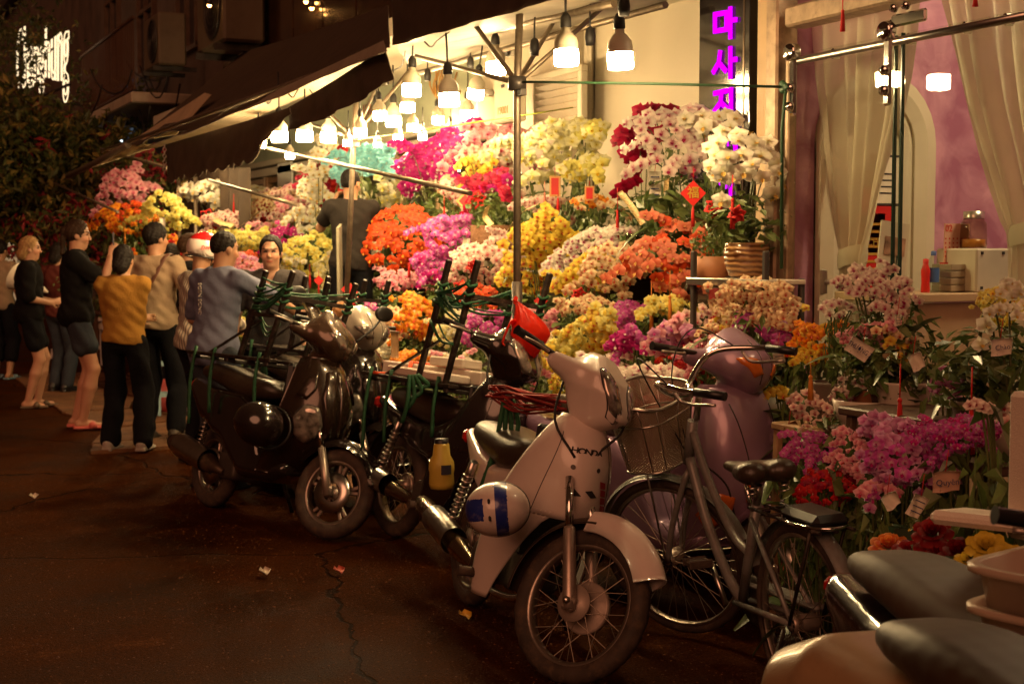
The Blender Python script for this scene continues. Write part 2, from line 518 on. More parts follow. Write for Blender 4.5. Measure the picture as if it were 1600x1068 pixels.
from mathutils.bvhtree import BVHTree
def bvh(o, T=None):
    me = o.data; return BVHTree.FromPolygons([v.co.copy() for v in me.vertices], [tuple(p.vertices) for p in me.polygons])
def decal(name, mat, parent, tree, poly, T, mw=None, off=.003, raise_=.0, rings=3, sub=3, label=None):
    # poly: star shaped outline in the xy plane of T; it is dropped along -z of T onto the surface
    P = []; n0 = len(poly)
    for i in range(n0):
        a, b = Vector(poly[i]), Vector(poly[(i + 1) % n0])
        for k in range(sub): P.append(a.lerp(b, k / sub))
    c = sum(P, Vector((0, 0))) / len(P); R3 = T.to_3x3(); d = -(R3 @ Vector((0, 0, 1))); V = []
    def drop(p, o_):
        q = T @ Vector((p.x, p.y, .25)); hit, nr, _, _ = tree.ray_cast(q, d)
        if hit is None: hit, nr, _, _ = tree.find_nearest(T @ Vector((p.x, p.y, 0)))
        if nr.dot(d) > 0: nr = -nr
        return hit + nr * o_
    V.append(drop(c, off + raise_))
    for k in range(1, rings + 1):
        for p in P: V.append(drop(c.lerp(p, k / rings), off + raise_))
    n = len(P)
    if raise_:
        for p in P: V.append(drop(c.lerp(p, 1.06), -.002))
        rings += 1
    Fc = [(0, 1 + j, 1 + (j + 1) % n) for j in range(n)]
    for k in range(rings - 1):
        for j in range(n): a = 1 + k * n + j; b = 1 + k * n + (j + 1) % n; Fc.append((a, a + n, b + n, b))
    m_ = MB(); m_.add(V, Fc, 0, True); return m_.build(name, mat, parent, mw, label=label)
def seam(mat, parent, tree, line, T, mw=None, w=.0022, name='seam'):
    R3 = T.to_3x3(); d = -(R3 @ Vector((0, 0, 1))); pts = []
    for p in spline([Vector((q[0], q[1], 0)) for q in line], 5):
        q = T @ Vector((p.x, p.y, .25)); hit, nr, _, _ = tree.ray_cast(q, d)
        if hit is not None: pts.append(hit)
    if len(pts) > 2: m_ = MB(); m_.tube(pts, w, 5); m_.build(name, mat, parent, mw)
# ================================================================== setting
cream = M('cream_paint', (.50, .44, .34), .6, var=.07, vs=1.2, bump=.05, bs=40)
cream2 = M('aged_cream_paint', (.42, .35, .26), .6, var=.2, vs=2, dirt=.3)
wood = M('oak_wood', (.33, .2, .1), .45, var=.3, vs=9, bump=.1)
darkwood = M('dark_wood', (.09, .05, .03), .5, var=.3, vs=9, bump=.1)
steel = M('brushed_steel', (.55, .52, .48), .28, 1.0, var=.08, vs=30)
chrome = M('chrome', (.7, .68, .66), .12, 1.0, var=.05)
darkmetal = M('dark_metal', (.07, .06, .055), .45, .6, var=.2)
black = M('black_plastic', (.012, .011, .011), .38, var=.2)
rubber = M('rubber', (.045, .030, .022), .75, var=.35, vs=12, dirt=.8, dcol=(.13, .085, .055))
white = M('white_plastic', (.72, .7, .66), .4, var=.06)
paper = M('paper', (.72, .66, .54), .8, var=.06, bump=.03)
red = M('red_card', (.55, .012, .01), .5, var=.12)
redsilk = M('red_silk', (.5, .01, .008), .7, var=.2)
gold = M('gold_print', (.75, .45, .08), .35, .6)
ink = M('ink', (.02, .018, .02), .7, var=0)
bluey = M('blue_ink', (.03, .04, .12), .7, var=0)
concrete = M('concrete', (.15, .062, .022), .8, var=.35, vs=3.5, bump=.5, bs=45, dirt=.6, dcol=(.03, .013, .006))
darkwall = M('dark_render', (.085, .06, .045), .85, var=.35, vs=1.5, bump=.15, bs=20)
mint = M('mint_paint', (.33, .36, .26), .55, var=.1)

# ---- road
def asphalt():
    m, nt, b = _newmat('asphalt'); N, L = nt.nodes, nt.links
    tc = N.new('ShaderNodeTexCoord')
    big = N.new('ShaderNodeTexNoise'); big.inputs['Scale'].default_value = 1.0; big.inputs['Detail'].default_value = 6; big.inputs['Roughness'].default_value = .62
    agg = N.new('ShaderNodeTexVoronoi'); agg.inputs['Scale'].default_value = 105
    fine = N.new('ShaderNodeTexNoise'); fine.inputs['Scale'].default_value = 95; fine.inputs['Detail'].default_value = 8; fine.inputs['Roughness'].default_value = .8
    warp = N.new('ShaderNodeTexNoise'); warp.inputs['Scale'].default_value = 1.3; warp.inputs['Detail'].default_value = 5
    for n in (big, agg, fine, warp): L.new(tc.outputs['Object'], n.inputs['Vector'])
    add = N.new('ShaderNodeMixRGB'); add.blend_type = 'ADD'; add.inputs[0].default_value = .55
    L.new(tc.outputs['Object'], add.inputs[1]); L.new(warp.outputs['Color'], add.inputs[2])
    cr = N.new('ShaderNodeTexVoronoi'); cr.feature = 'DISTANCE_TO_EDGE'; cr.inputs['Scale'].default_value = .37
    L.new(add.outputs[0], cr.inputs['Vector'])
    crm = N.new('ShaderNodeMapRange'); crm.inputs['From Min'].default_value = .002; crm.inputs['From Max'].default_value = .0045
    L.new(cr.outputs['Distance'], crm.inputs['Value'])
    ramp = N.new('ShaderNodeValToRGB'); e = ramp.color_ramp.elements
    e[0].position = .3; e[0].color = (.032, .0085, .0014, 1); e[1].position = .62; e[1].color = (.086, .0235, .0044, 1)
    e2 = ramp.color_ramp.elements.new(.68); e2.color = (.150, .046, .0115, 1)
    L.new(big.outputs['Fac'], ramp.inputs[0])
    sp = N.new('ShaderNodeMapRange'); sp.inputs['From Min'].default_value = .3; sp.inputs['From Max'].default_value = .7
    sp.inputs['To Min'].default_value = .15; sp.inputs['To Max'].default_value = 2.2
    L.new(fine.outputs['Fac'], sp.inputs['Value'])
    sc = N.new('ShaderNodeVectorMath'); sc.operation = 'SCALE'; L.new(ramp.outputs[0], sc.inputs[0]); L.new(sp.outputs[0], sc.inputs['Scale'])
    mul = N.new('ShaderNodeMix'); mul.data_type = 'RGBA'; L.new(crm.outputs[0], mul.inputs[0]); mul.inputs[6].default_value = (.020, .006, .002, 1)
    L.new(sc.outputs[0], mul.inputs[7]); L.new(mul.outputs[2], b.inputs['Base Color'])
    rr = N.new('ShaderNodeMapRange'); rr.inputs['From Min'].default_value = .35; rr.inputs['From Max'].default_value = .65
    rr.inputs['To Min'].default_value = .6; rr.inputs['To Max'].default_value = .85
    L.new(big.outputs['Fac'], rr.inputs['Value']); L.new(rr.outputs[0], b.inputs['Roughness'])
    b.inputs['Specular IOR Level'].default_value = .08; b.inputs['Specular Tint'].default_value = (1, .38, .12, 1)
    h = N.new('ShaderNodeMath'); h.operation = 'MULTIPLY_ADD'; h.inputs[1].default_value = .3
    L.new(agg.outputs['Distance'], h.inputs[0]); L.new(fine.outputs['Fac'], h.inputs[2])
    h2 = N.new('ShaderNodeMath'); h2.operation = 'MULTIPLY_ADD'; h2.inputs[1].default_value = .9
    L.new(crm.outputs[0], h2.inputs[0]); L.new(h.outputs[0], h2.inputs[2])
    bp = N.new('ShaderNodeBump'); bp.inputs['Strength'].default_value = 1.0; bp.inputs['Distance'].default_value = .055
    L.new(h2.outputs[0], bp.inputs['Height']); L.new(bp.outputs[0], b.inputs['Normal'])
    return m
mb = MB()
xs = [-60, -20, -6] + [-4 + .22 * i for i in range(45)] + [8, 30]; ys = [-20, 0] + [1.5 + .22 * i for i in range(75)] + [20, 30, 60, 160]
def gz(x, y):
    return .010 * math.sin(1.7 * x + .4 * y) * math.sin(.9 * y + .5) - .008
mb.grid([[(x, y, gz(x, y) if (-4 < x < 5.7 and 1.5 < y < 17.8) else -.008) for y in ys] for x in xs], flip=True)
tag(mb.build('road', asphalt()), kind='structure')

# ---- pavement: worn concrete slabs, each its own piece, along the shops
pv = thing('pavement', None, None); pv['kind'] = 'structure'
rp = random.Random(3)
def slabs():
    nx, ny = 5, 11
    X0 = [2.05, 2.75, 3.4, 4.05, 4.7, 5.2]; Y0 = [8.6, 9.5, 10.2, 10.9, 11.7, 12.5, 13.4, 14.2, 15.1, 16.0, 17.1, 18.5]
    P = {}
    for i, x in enumerate(X0):
        for j, y in enumerate(Y0):
            jx = rp.uniform(-.16, .16) if 0 < i < 5 else (rp.uniform(-.3, .05) if i == 0 else 0)
            P[i, j] = (x + jx, y + rp.uniform(-.3, .3))
    for i in range(nx):
        for j in range(ny):
            if i == 0 and Y0[j] < 10.5: continue
            q = [P[i, j], P[i + 1, j], P[i + 1, j + 1], P[i, j + 1]]
            cx = sum(p[0] for p in q) / 4; cy = sum(p[1] for p in q) / 4
            out = []
            for k in range(4):                       # crooked, broken edges
                a, b = q[k], q[(k + 1) % 4]
                for t in (0, .25, .5, .75):
                    x = a[0] + (b[0] - a[0]) * t; y = a[1] + (b[1] - a[1]) * t
                    d = math.hypot(x - cx, y - cy); g = .016 + rp.uniform(0, .02)
                    out.append((x + (cx - x) / d * g, y + (cy - y) / d * g))
            z = .014 + rp.uniform(-.005, .007)
            m_ = MB(); m_.prism(out, -.03, z, 0)
            o = m_.build('paving_slab', concrete, pv)
slabs()
# coarse aggregate standing out of the worn asphalt
rs = np.random.RandomState(5); n_ = 17000; gp = np.empty((n_, 2)); dd = 3.0 + 8.5 * rs.rand(n_) ** 1.3; gp[:, 0] = (rs.rand(n_) * .80 - .42) * dd; w2 = np.stack([gp[:, 0] * RT.x + dd * FW.x, gp[:, 0] * RT.y + dd * FW.y], 1)
sz = .0028 + .0045 * rs.rand(n_) ** 2; oc = np.array([(1, 0, 0), (0, 1, 0), (-1, 0, 0), (0, -1, 0), (.2, .1, .55)]); an = rs.rand(n_) * 6.28; ca, sa = np.cos(an), np.sin(an)
X_ = (oc[None, :, 0] * ca[:, None] - oc[None, :, 1] * sa[:, None] * .8) * sz[:, None] + w2[:, :1]; Y_ = (oc[None, :, 0] * sa[:, None] + oc[None, :, 1] * ca[:, None] * .8) * sz[:, None] + w2[:, 1:]
Z_ = oc[None, :, 2] * sz[:, None] + .010 * np.sin(1.7 * X_ + .4 * Y_) * np.sin(.9 * Y_ + .5) - .008 + .0008
b5 = (np.arange(n_) * 5)[:, None, None]; tri = b5 + np.array([(0, 1, 4), (1, 2, 4), (2, 3, 4), (3, 0, 4)])[None]
o = link('grit', mesh_from('grit', np.stack([X_, Y_, Z_], 2).reshape(-1, 3), tri.reshape(-1, 3), M('grit', (.15, .048, .014), .62, spec=.25, var=.6, vs=60), None, False)); o['kind'] = 'stuff'
# bits of litter on the road
litter = M('litter_paper', (.55, .45, .36), .8); leafy = M('fallen_leaf', (.62, .36, .03), .6)
for (px, py, lab, mt, nm) in ((53, 780, 'scrap of pale paper lying on the road below the tourists', litter, 'paper_scrap'), (727, 968, 'yellow fallen leaf on the asphalt beside the white motorbike', leafy, 'fallen_leaf'),
        (414, 899, 'small pale scrap alone on the dark asphalt below the brown scooter', litter, 'paper_scrap'), (530, 897, 'reddish petal lying on the asphalt in mid road', M('red_petal', (.4, .07, .04), .6), 'fallen_petal')):
    p = PZ(px, py, 0); m_ = MB(); s_ = .022
    G = [[(p.x + (i - 1) * s_ * (1.3 if j == 1 else .5), p.y + (j - 1) * s_ * 1.6, .012 + .014 * abs(i - 1) + .006 * j) for j in range(3)] for i in range(3)]
    m_.grid(G, thick=.002)
    tag(m_.build(nm, mt), lab, nm.replace('_', ' '))

# ---- flower shop building
shop = thing('flower_shop', 'flower shop front with cream wall, pale green fascia and tall lit windows', 'shop', (0, 0, 0))
WX = 5.2
mb = MB(); mb.box((WX + .12, 8.63, 1.6), (.24, 1.5, 3.2)); mb.build('wall', cream, shop)
mb = MB(); mb.box((WX + .08, 10.1, 1.6), (.5, 1.35, 3.2)); mb.build('pillar', cream2, shop)
mb = MB(); mb.box((WX - .045, 9.41, 1.6), (.05, .12, 3.2), bev=.02); mb.build('drain_pipe', cream, shop)
for (ya, yb) in ((10.80, 11.1),): mb = MB(); mb.box((WX + .02, (ya + yb) / 2, 1.6), (.3, yb - ya, 3.2)); mb.build('pillar', cream2, shop)
# louvred vent: slats pieces of their own
vf = MB(); v0, v1, w0, w1 = 9.62, 10.36, 2.22, 2.66
vy = WX - .19
a0 = PX(838, 190, vy); a1 = PX(908, 190, vy); v1, v0 = a0.y, a1.y; w0, w1 = PX(870, 197, vy).z, PX(870, 116, vy).z
for (c, d) in ((((v0 + v1) / 2, w1), (v1 - v0 + .1, .05)), (((v0 + v1) / 2, w0), (v1 - v0 + .1, .05))): vf.box((vy, c[0], c[1]), (.06, d[0], d[1]), bev=.006)
for yy in (v0 - .02, v1 + .02): vf.box((vy, yy, (w0 + w1) / 2), (.055, .06, w1 - w0 - .05), bev=.006)
vent = vf.build('vent_frame', cream, shop)
bk = MB(); bk.box((vy + .035, (v0 + v1) / 2, (w0 + w1) / 2), (.02, v1 - v0, w1 - w0)); bk.build('vent_back', M('vent_dark', (.1, .07, .05), .8), vent)
sl = MB(); sl.box((0, 0, 0), (.012, v1 - v0 + .0, .055)); slm = sl.mesh('slat', cream2)
for k in range(7):
    z = w0 + (w1 - w0) * (k + .6) / 7.2
    o = link('slat', slm, vent); o.location = (vy + .003, (v0 + v1) / 2, z); o.rotation_euler = (0, R(-38), 0)
# mint fascia, wooden beam and windows with frames, running away down the street
mb = MB(); mb.box((WX - .02, 15.2, 2.95), (.1, 8.2, .5)); mb.build('fascia', mint, shop)
mb = MB(); mb.box((WX - .05, 15.2, 2.66), (.14, 8.2, .07), bev=.01); mb.box((WX - .05, 15.2, 2.55), (.10, 8.2, .10), bev=.01); mb.build('beam', cream, shop)
gl = glassmat('window_glass', (.95, .96, .92)); frame_m = M('pale_window_frame', (.55, .44, .3), .5, var=.1)
for k in range(7):
    y0 = 11.12 + k * 1.17; y1 = y0 + 1.13
    m_ = MB()
    for yy in (y0 + .035, y1 - .035): m_.box((WX, yy, 1.3), (.09, .07, 2.6), bev=.006)
    for zz in (.06, 2.45, .95): m_.box((WX, (y0 + y1) / 2, zz), (.07, y1 - y0 - .14, .07), bev=.004)
    w = m_.build('window', frame_m if k % 2 == 0 else wood, shop)
    g = MB(); g.box((WX, (y0 + y1) / 2, 1.66), (.008, y1 - y0 - .16, 1.48)); g.build('pane', gl, w)
mb = MB(); mb.box((7.2, 14.8, 1.6), (.1, 8.5, 3.2)); mb.box((6.2, 18.95, 1.6), (1.95, .1, 3.2)); mb.box((6.2, 10.7, 1.6), (1.5, .1, 3.2)); mb.build('inner_wall', cream, shop)
mb = MB(); mb.box((6.2, 14.85, .02), (1.9, 8.1, .04)); mb.build('shop_floor', M('shop_floor', (.3, .2, .13), .4), shop)
for (yy, w_, z_, mt) in ((18.0, .75, 1.75, white), (16.6, .8, 1.7, M('orange_panel', (.5, .2, .06), .6)), (14.2, .9, 1.6, wood), (12.6, .7, 1.7, darkwood)):
    mb = MB(); mb.box((7.1, yy, z_), (.05, w_, 1.5), bev=.01); mb.build('wall_board', mt, shop)
p = PX(446, 300, WX - .09); mb = MB(); mb.box((WX - .09, p.y, p.z), (.02, .62, .72), bev=.008)
bd = mb.build('poster_board', white, shop)
mb = MB()
for k in range(3): mb.box((WX - .104, p.y - .18 + k * .18, p.z - .2), (.006, .07, .16))
mb.build('poster_print', M('poster_print', (.25, .12, .3), .7), bd)
# ceiling slab over the pavement and the upper storey
mb = MB(); mb.box((4.72, 12.6, 3.27), (1.44, 13.6, .14)); mb.build('canopy_slab', cream, shop)
mb = MB(); mb.box((4.9, 12.6, 6.2), (.4, 13.6, 5.72)); mb.build('upper_wall', darkwall, shop)
ramber = M('amber_cladding', (.10, .05, .022), .22, .55, var=.4, vs=5, coat=.6, bump=.03, bs=9)
for k in range(9):
    mb = MB(); yy = 9.0 + k * 1.02; mb.box((4.66, yy + .5, 4.35), (.05, .98, 1.9), bev=.006); mb.build('cladding_panel', ramber, shop)
p = PX(612, 150, WX - .09)
text('IMOU', .3, M('brown_letters', (.2, .07, .04), .5), shop, frame((WX - .085, 13.9, 2.95), (0, -1, 0), (0, 0, 1)), sx=.9)
# beige indoor/outdoor unit, cameras and the price board by the pole
def ac_unit(x, y, z, lab, mt, fan=True, sc=1.0):
    t = thing('air_conditioner', lab, 'air conditioner', (x, y, z)); t.scale = (sc,) * 3
    m_ = MB(); m_.box((0, 0, .3), (.32, .84, .6), bev=.02); m_.build('casing', mt, t)
    if fan:
        m_ = MB(); T = aim((-.166, -.12, .3), (-1, 0, 0))
        m_.lathe([(.245, 0), (.25, .012), (.235, .018), (.23, .0)], 28, 0, T)
        for r_ in (.19, .14, .09, .045): m_.lathe([(r_, .010), (r_ + .006, .016), (r_, .02), (r_ - .006, .016), (r_, .010)], 24, 0, T)
        m_.build('fan_grille', darkmetal, t)
        m_ = MB(); m_.disc((0, 0, .002), .235, 28, 0, T); m_.build('fan_opening', black, t)
    for yy in (-.3, .3): m_ = MB(); m_.box((.05, yy, -.03), (.5, .04, .05)); m_.build('bracket', darkmetal, t)
    return t
p = PX(745, 200, WX - .2); ac_unit(WX - .22, p.y, PX(745, 222, WX - .22).z, 'cream air conditioner unit on the lit wall behind the nearest hanging bulbs', cream, False, .62)
for (px, py, lab) in ((803, 78, 'white security camera under the ceiling above the tent pole'), (765, 148, 'black eyed security camera below the cream air conditioner')):
    p = PX(px, py, WX - .16)
    t = thing('security_camera', lab, 'camera', p)
    m_ = MB(); m_.lathe([(.0, -.03), (.035, -.03), (.045, 0), (.045, .09), (.04, .1)], 16, 0, aim((0, 0, 0), (-.8, -.45, -.25))); m_.build('housing', white, t)
    m_ = MB(); m_.lathe([(.0, .098), (.03, .1), (.0, .105)], 14, 0, aim((0, 0, 0), (-.8, -.45, -.25))); m_.build('lens', black, t)
    m_ = MB(); m_.tube([(0, 0, 0), (.08, .02, .06)], .012); m_.build('arm', white, t)
p = PX(797, 155, 4.75); t = thing('wall_box', 'pale box with orange digits hanging behind the near tent pole', 'box', p)
m_ = MB(); m_.box((0, 0, 0), (.12, .34, .36), bev=.015); m_.build('casing', cream, t)
text('19001', .085, M('orange_print', (.8, .16, .03), .6), t, frame((-.062, .0, -.09), (0, -1, 0), (0, 0, 1)))
text('viv', .06, ink, t, frame((-.062, -.0, .1), (0, -1, 0), (0, 0, 1)))
m_ = MB()
for k in range(9):
    a = PX(690 + rp.uniform(-20, 25), 95 + rp.uniform(-15, 20), WX - .15); b = PX(715 + rp.uniform(-25, 40), 130 + rp.uniform(-5, 30), WX - .15)
    m_.tube(bez(a, a + Vector((-.1, .1, -.3)), b + Vector((-.1, -.2, -.2)), b, 8), .008, 5)
tag(m_.build('cable_bundle', M('orange_cable', (.4, .2, .05), .5)), 'tangle of orange brown cables on the wall beside the cream air conditioner', 'cables')

# ---- massage shop: glass front, violet room
GX = 3.93
ms = thing('massage_shop', 'massage shop with sliding glass front, violet room and drawn back curtains', 'shop', (0, 0, 0))
violet, nt_, b_ = _newmat('violet_plaster')
N, L = nt_.nodes, nt_.links
tc = N.new('ShaderNodeTexCoord'); nz = N.new('ShaderNodeTexNoise'); nz.inputs['Scale'].default_value = 4.2; nz.inputs['Detail'].default_value = 7; nz.inputs['Distortion'].default_value = .8
L.new(tc.outputs['Object'], nz.inputs['Vector']); rm = N.new('ShaderNodeValToRGB'); L.new(nz.outputs['Fac'], rm.inputs[0])
rm.color_ramp.elements[0].position = .38; rm.color_ramp.elements[0].color = (.34, .12, .22, 1); rm.color_ramp.elements[1].position = .64; rm.color_ramp.elements[1].color = (.60, .31, .43, 1)
L.new(rm.outputs[0], b_.inputs['Base Color']); b_.inputs['Roughness'].default_value = .6
FZ = .18                                                       # raised floor
mb = MB(); mb.box((6.26, 3.25, 1.75), (.12, 4.6, 3.3)); mb.box((5.1, 5.44, 1.75), (2.2, .1, 3.3)); mb.box((5.1, .9, 1.75), (2.2, .12, 3.3)); mb.build('room_wall', violet, ms)
mb = MB(); mb.box((5.1, 3.2, FZ / 2), (2.16, 4.38, FZ)); mb.build('room_floor', M('room_floor', (.25, .18, .13), .35), ms)
mb = MB(); mb.box((5.1, 3.2, 3.42), (2.16, 4.38, .1)); mb.build('room_ceiling', cream, ms)
pil_y0 = 5.66
# cream pillar between the two shops
a = PX(1184, 200, 4.28); b = PX(1211, 200, GX - .0)
mb = MB(); mb.box((4.42, 5.53, 1.75), (.84, .2, 3.5)); mb.build('pillar', M('tan_paint', (.42, .28, .15), .55, var=.12), ms)
mb = MB(); mb.box((5.6, 5.6, 1.75), (1.5, .2, 3.5)); mb.build('party_wall', cream2, ms)
# door frame, transom and glazing
fr = M('aged_metal_frame', (.34, .24, .16), .4, .5, var=.3, vs=14, dirt=.4)
mb = MB(); mb.box((GX, 5.345, 1.62), (.12, .09, 2.88), bev=.01); mb.box((GX - .03, 5.235, 1.3), (.04, .03, 2.2), bev=.006); mb.build('jamb', fr, ms)
zt = PX(1240, 47, GX).z
mb = MB(); mb.box((GX, 2.9, zt + .05), (.12, 4.7, .09), bev=.01); mb.build('transom', fr, ms)
mb = MB(); mb.box((4.02, 2.9, 3.3), (.3, 4.9, .7)); mb.build('lintel', cream2, ms)
mb = MB(); mb.box((GX, 2.9, .09), (.2, 4.8, .18)); mb.build('threshold', concrete, ms)
yb = PX(1411, 300, GX).y
sg = glassmat('shop_glass', (.95, .97, .94), 1.5)
for (y0, y1, xx) in ((yb, 5.27, GX - .012), (2.2, yb + .07, GX + .012)):
    mb = MB(); mb.box((xx, (y0 + y1) / 2, 1.3), (.012, y1 - y0, 2.2)); o = mb.build('glass_door' if xx < GX else 'glass_panel', sg, ms)
    e = MB()
    for yy in (y0, y1): e.box((xx, yy, 1.3), (.016, .008, 2.2))
    e.build('glass_edge', M('green_glass_edge', (.016, .04, .028), .2), o)
mb = MB(); mb.tube([PX(1238, 97, GX - .06), PX(1640, 17.5, GX - .06)], .0165, 12)
rail = mb.build('door_rail', steel, ms)
for (px, py, ln) in ((1240, 95, .30), (1388, 63, .34)):
    q = PX(px, py, GX - .075)
    m_ = MB(); m_.box((q.x, q.y, q.z - .09), (.02, .045, ln), bev=.01)
    T = aim((q.x - .012, q.y, q.z + .035), (-1, 0, 0)); m_.lathe([(.0, .02), (.035, .02), (.04, .01), (.04, -.02)], 18, 0, T)
    for dz in (-.12, -.2): m_.lathe([(.0, .025), (.02, .02), (.022, 0)], 14, 0, aim((q.x - .010, q.y, q.z + dz), (-1, 0, 0)))
    if px > 1300:
        m_.box((q.x, q.y - .12, q.z + .07), (.02, .2, .05), bev=.008)
        for dz in (.12, .26): 
            for dy in (-.02, -.09): m_.lathe([(.0, .025), (.016, .02), (.018, 0)], 12, 0, aim((q.x, q.y + dy - .02, q.z + dz), (-1, 0, 0)))
    m_.build('door_roller', chrome, ms, kind='stuff')
for px in (1303, 1421, 1508, 1573):
    q = PX(px, 97 - (px - 1238) * .1978, GX - .05); m_ = MB(); m_.box((q.x + .01, q.y, q.z), (.05, .022, .045), bev=.008); m_.build('rail_clamp', chrome, ms)
# white arched door and its moulding on the end wall of the room (faces the street corner)
bw = 5.385
def arch(x0, x1, z0, zt_, w, d):
    n = 14; r = (x1 - x0) / 2; cx = (x0 + x1) / 2; G = []
    path = [(x0, z0), (x0, zt_ - r)] + [(cx - r * math.cos(math.pi * i / n), zt_ - r + r * math.sin(math.pi * i / n)) for i in range(1, n)] + [(x1, zt_ - r), (x1, z0)]
    m_ = MB()
    for i in range(len(path)):
        p_, q_ = path[max(0, i - 1)], path[min(len(path) - 1, i + 1)]
        t_ = Vector((q_[0] - p_[0], q_[1] - p_[1])).normalized(); nn = Vector((t_.y, -t_.x))
        x, z = path[i]
        G.append([(x, bw, z), (x, bw - d, z), (x + nn.x * w * .5, bw - d * 1.35, z + nn.y * w * .5), (x + nn.x * w, bw - d, z + nn.y * w), (x + nn.x * w, bw, z + nn.y * w)])
    m_.grid(G, smooth=False)
    return m_, path
offwhite = M('off_white_gloss', (.62, .57, .42), .4, var=.05)
xa, xc = PY(1272, 300, bw).x, PY(1450, 300, bw).x
zt2 = PY(1375, 112, bw).z
am, path = arch(xa, xc, FZ, zt2, .13, .05); am.build('arch_moulding', offwhite, ms)
am, path2 = arch(xa + .12, xc - .12, FZ, zt2 - .12, .07, .03); am.build('arch_moulding', offwhite, ms)
mb = MB(); mb.prism([(x, z) for x, z in path], 0, .012, 0, frame((0, bw, 0), (1, 0, 0), (0, 0, 1))); dr = mb.build('arched_door', offwhite, ms)
q = PY(1296, 440, bw - .03); mb = MB(); mb.bar((q.x - .05, bw - .06, q.z), (q.x + .1, bw - .06, q.z), .02, .02, bev=.006); mb.box((q.x - .05, bw - .035, q.z), (.04, .05, .12), bev=.006); mb.build('door_handle', steel, dr)
# room lamp: the room is dimly lit by its own ceiling light
mb = MB(); mb.lathe([(.0, -.05), (.2, -.05), (.22, -.02), (.22, .0), (.0, .0)], 28, 0, Matrix.Translation((5.0, 3.9, 3.36)))
rl = mb.build('ceiling_lamp', emis('room_lamp', (1, .72, .40), 95)); tag(rl, 'round ceiling lamp inside the violet massage room', 'lamp')
# curtains, tied back
curt = M('voile_curtain', (.66, .60, .46), .8, var=.06, sss=.35, alpha=.80)
def curtain(name_pts, lab):
    # rows: (py, px_left, px_right)
    m_ = MB(); G = []; n = 64
    for (py, pl, pr) in name_pts:
        row = []
        for j in range(n + 1):
            u = j / n; p = PX(pl + (pr - pl) * u, py, GX + .22)
            w_ = abs(pr - pl) / 260
            row.append((p.x + .035 * math.sin(u * 44 + .7 * math.sin(py * .013)) * (.45 + .6 * w_) + .02 * math.sin(u * 17 + 1), p.y, p.z))
        G.append(row)
    m_.grid(G)
    t = tag(m_.build('curtain', curt), lab, 'curtain')
    return t
curtain([(-60, 1236, 1452), (0, 1250, 1442), (60, 1258, 1434), (120, 1264, 1424), (180, 1273, 1412), (240, 1282, 1396), (300, 1290, 1380), (350, 1300, 1368), (385, 1308, 1357), (405, 1312, 1352), (425, 1311, 1353), (470, 1306, 1356), (540, 1302, 1362), (640, 1298, 1366)], 'pale voile curtain tied back behind the sliding glass door')
curtain([(-60, 1452, 1690), (0, 1466, 1700), (80, 1482, 1700), (160, 1500, 1700), (240, 1524, 1700), (300, 1546, 1690), (345, 1562, 1680), (365, 1572, 1676), (400, 1574, 1680), (480, 1570, 1690), (640, 1566, 1700)], 'pale voile curtain tied back at the far right edge of the glass front')
for (px, py, rx, lab) in ((1332, 402, 26, 'curtain tie band round the curtain behind the sliding door'), (1622, 362, 54, 'curtain tie band round the right hand curtain')):
    p = PX(px, py, GX + .22); s_ = mpp(p); m_ = MB()
    m_.grid([[p + Vector((.055 * math.cos(a) * k, -rx * s_ * math.sin(a) * k, dz + .02 * math.sin(a))) for dz, k in ((-.04, 1.0), (-.015, 1.06), (.015, 1.06), (.04, 1.0))] for a in [2 * math.pi * i / 30 for i in range(31)]]); tag(m_.build('curtain_tie', curt), lab, 'curtain tie')
# reception desk and what stands on it
DX = 4.6
ztop = PY(1480, 458, DX).z; deskm = M('laminate_oak', (.42, .30, .18), .4, var=.12, vs=3)
x0, x1 = PY(1412, 500, DX).x, 5.6
t = thing('reception_desk', 'light wood reception desk inside the massage room', 'desk', ((x0 + x1) / 2, DX, FZ))
m_ = MB(); m_.box((0, .02, (ztop - FZ) / 2 - .02), (x1 - x0, .04, ztop - FZ - .04)); m_.build('front_panel', deskm, t)
m_ = MB(); m_.box((0, .2, ztop - FZ - .018), (x1 - x0 + .04, .46, .036), bev=.004); m_.build('desk_top', deskm, t)
def on_desk(px, py, x=DX + .14):
    p = PY(px, py, x); return Vector((p.x, x, ztop))
t = thing('water_bottle', 'clear water bottle with blue cap on the desk', 'bottle', on_desk(1458, 440)); t.scale = (.62,) * 3
m_ = MB(); m_.lathe([(.0, 0), (.04, .0), (.042, .02), (.04, .1), (.042, .18), (.03, .23), (.016, .26)], 18); m_.build('body', glassmat('clear_plastic', (.85, .9, .88), 1.35, .05), t)
m_ = MB(); m_.lathe([(.0405, .07), (.0415, .09), (.0415, .16), (.0405, .17)], 18); m_.build('label_band', M('blue_band', (.05, .12, .35), .4), t)
m_ = MB(); m_.lathe([(.019, .255), (.019, .285), (.0, .288)], 14); m_.build('cap', M('blue_cap', (.04, .09, .3), .4), t)
t = thing('sauce_bottle', 'red plastic bottle on the desk next to the water bottle', 'bottle', on_desk(1446, 440)); t.scale = (.62,) * 3
m_ = MB(); m_.lathe([(.0, 0), (.03, 0), (.032, .01), (.028, .07), (.032, .15), (.02, .19), (.017, .2)], 16); m_.build('body', M('red_bottle', (.55, .02, .015), .3), t)
m_ = MB(); m_.lathe([(.02, .2), (.02, .23), (.0, .235)], 12); m_.build('cap', red, t)
t = thing('drawer_box', 'clear plastic drawer box stacked on the desk', 'box', on_desk(1484, 440), R(90)); t.scale = (.5, .45, .5)
for k in range(4): m_ = MB(); m_.box((0, 0, .035 + .06 * k), (.24, .22, .055), bev=.006); m_.build('drawer', M('smoky_plastic', (.3, .24, .17), .25), t)
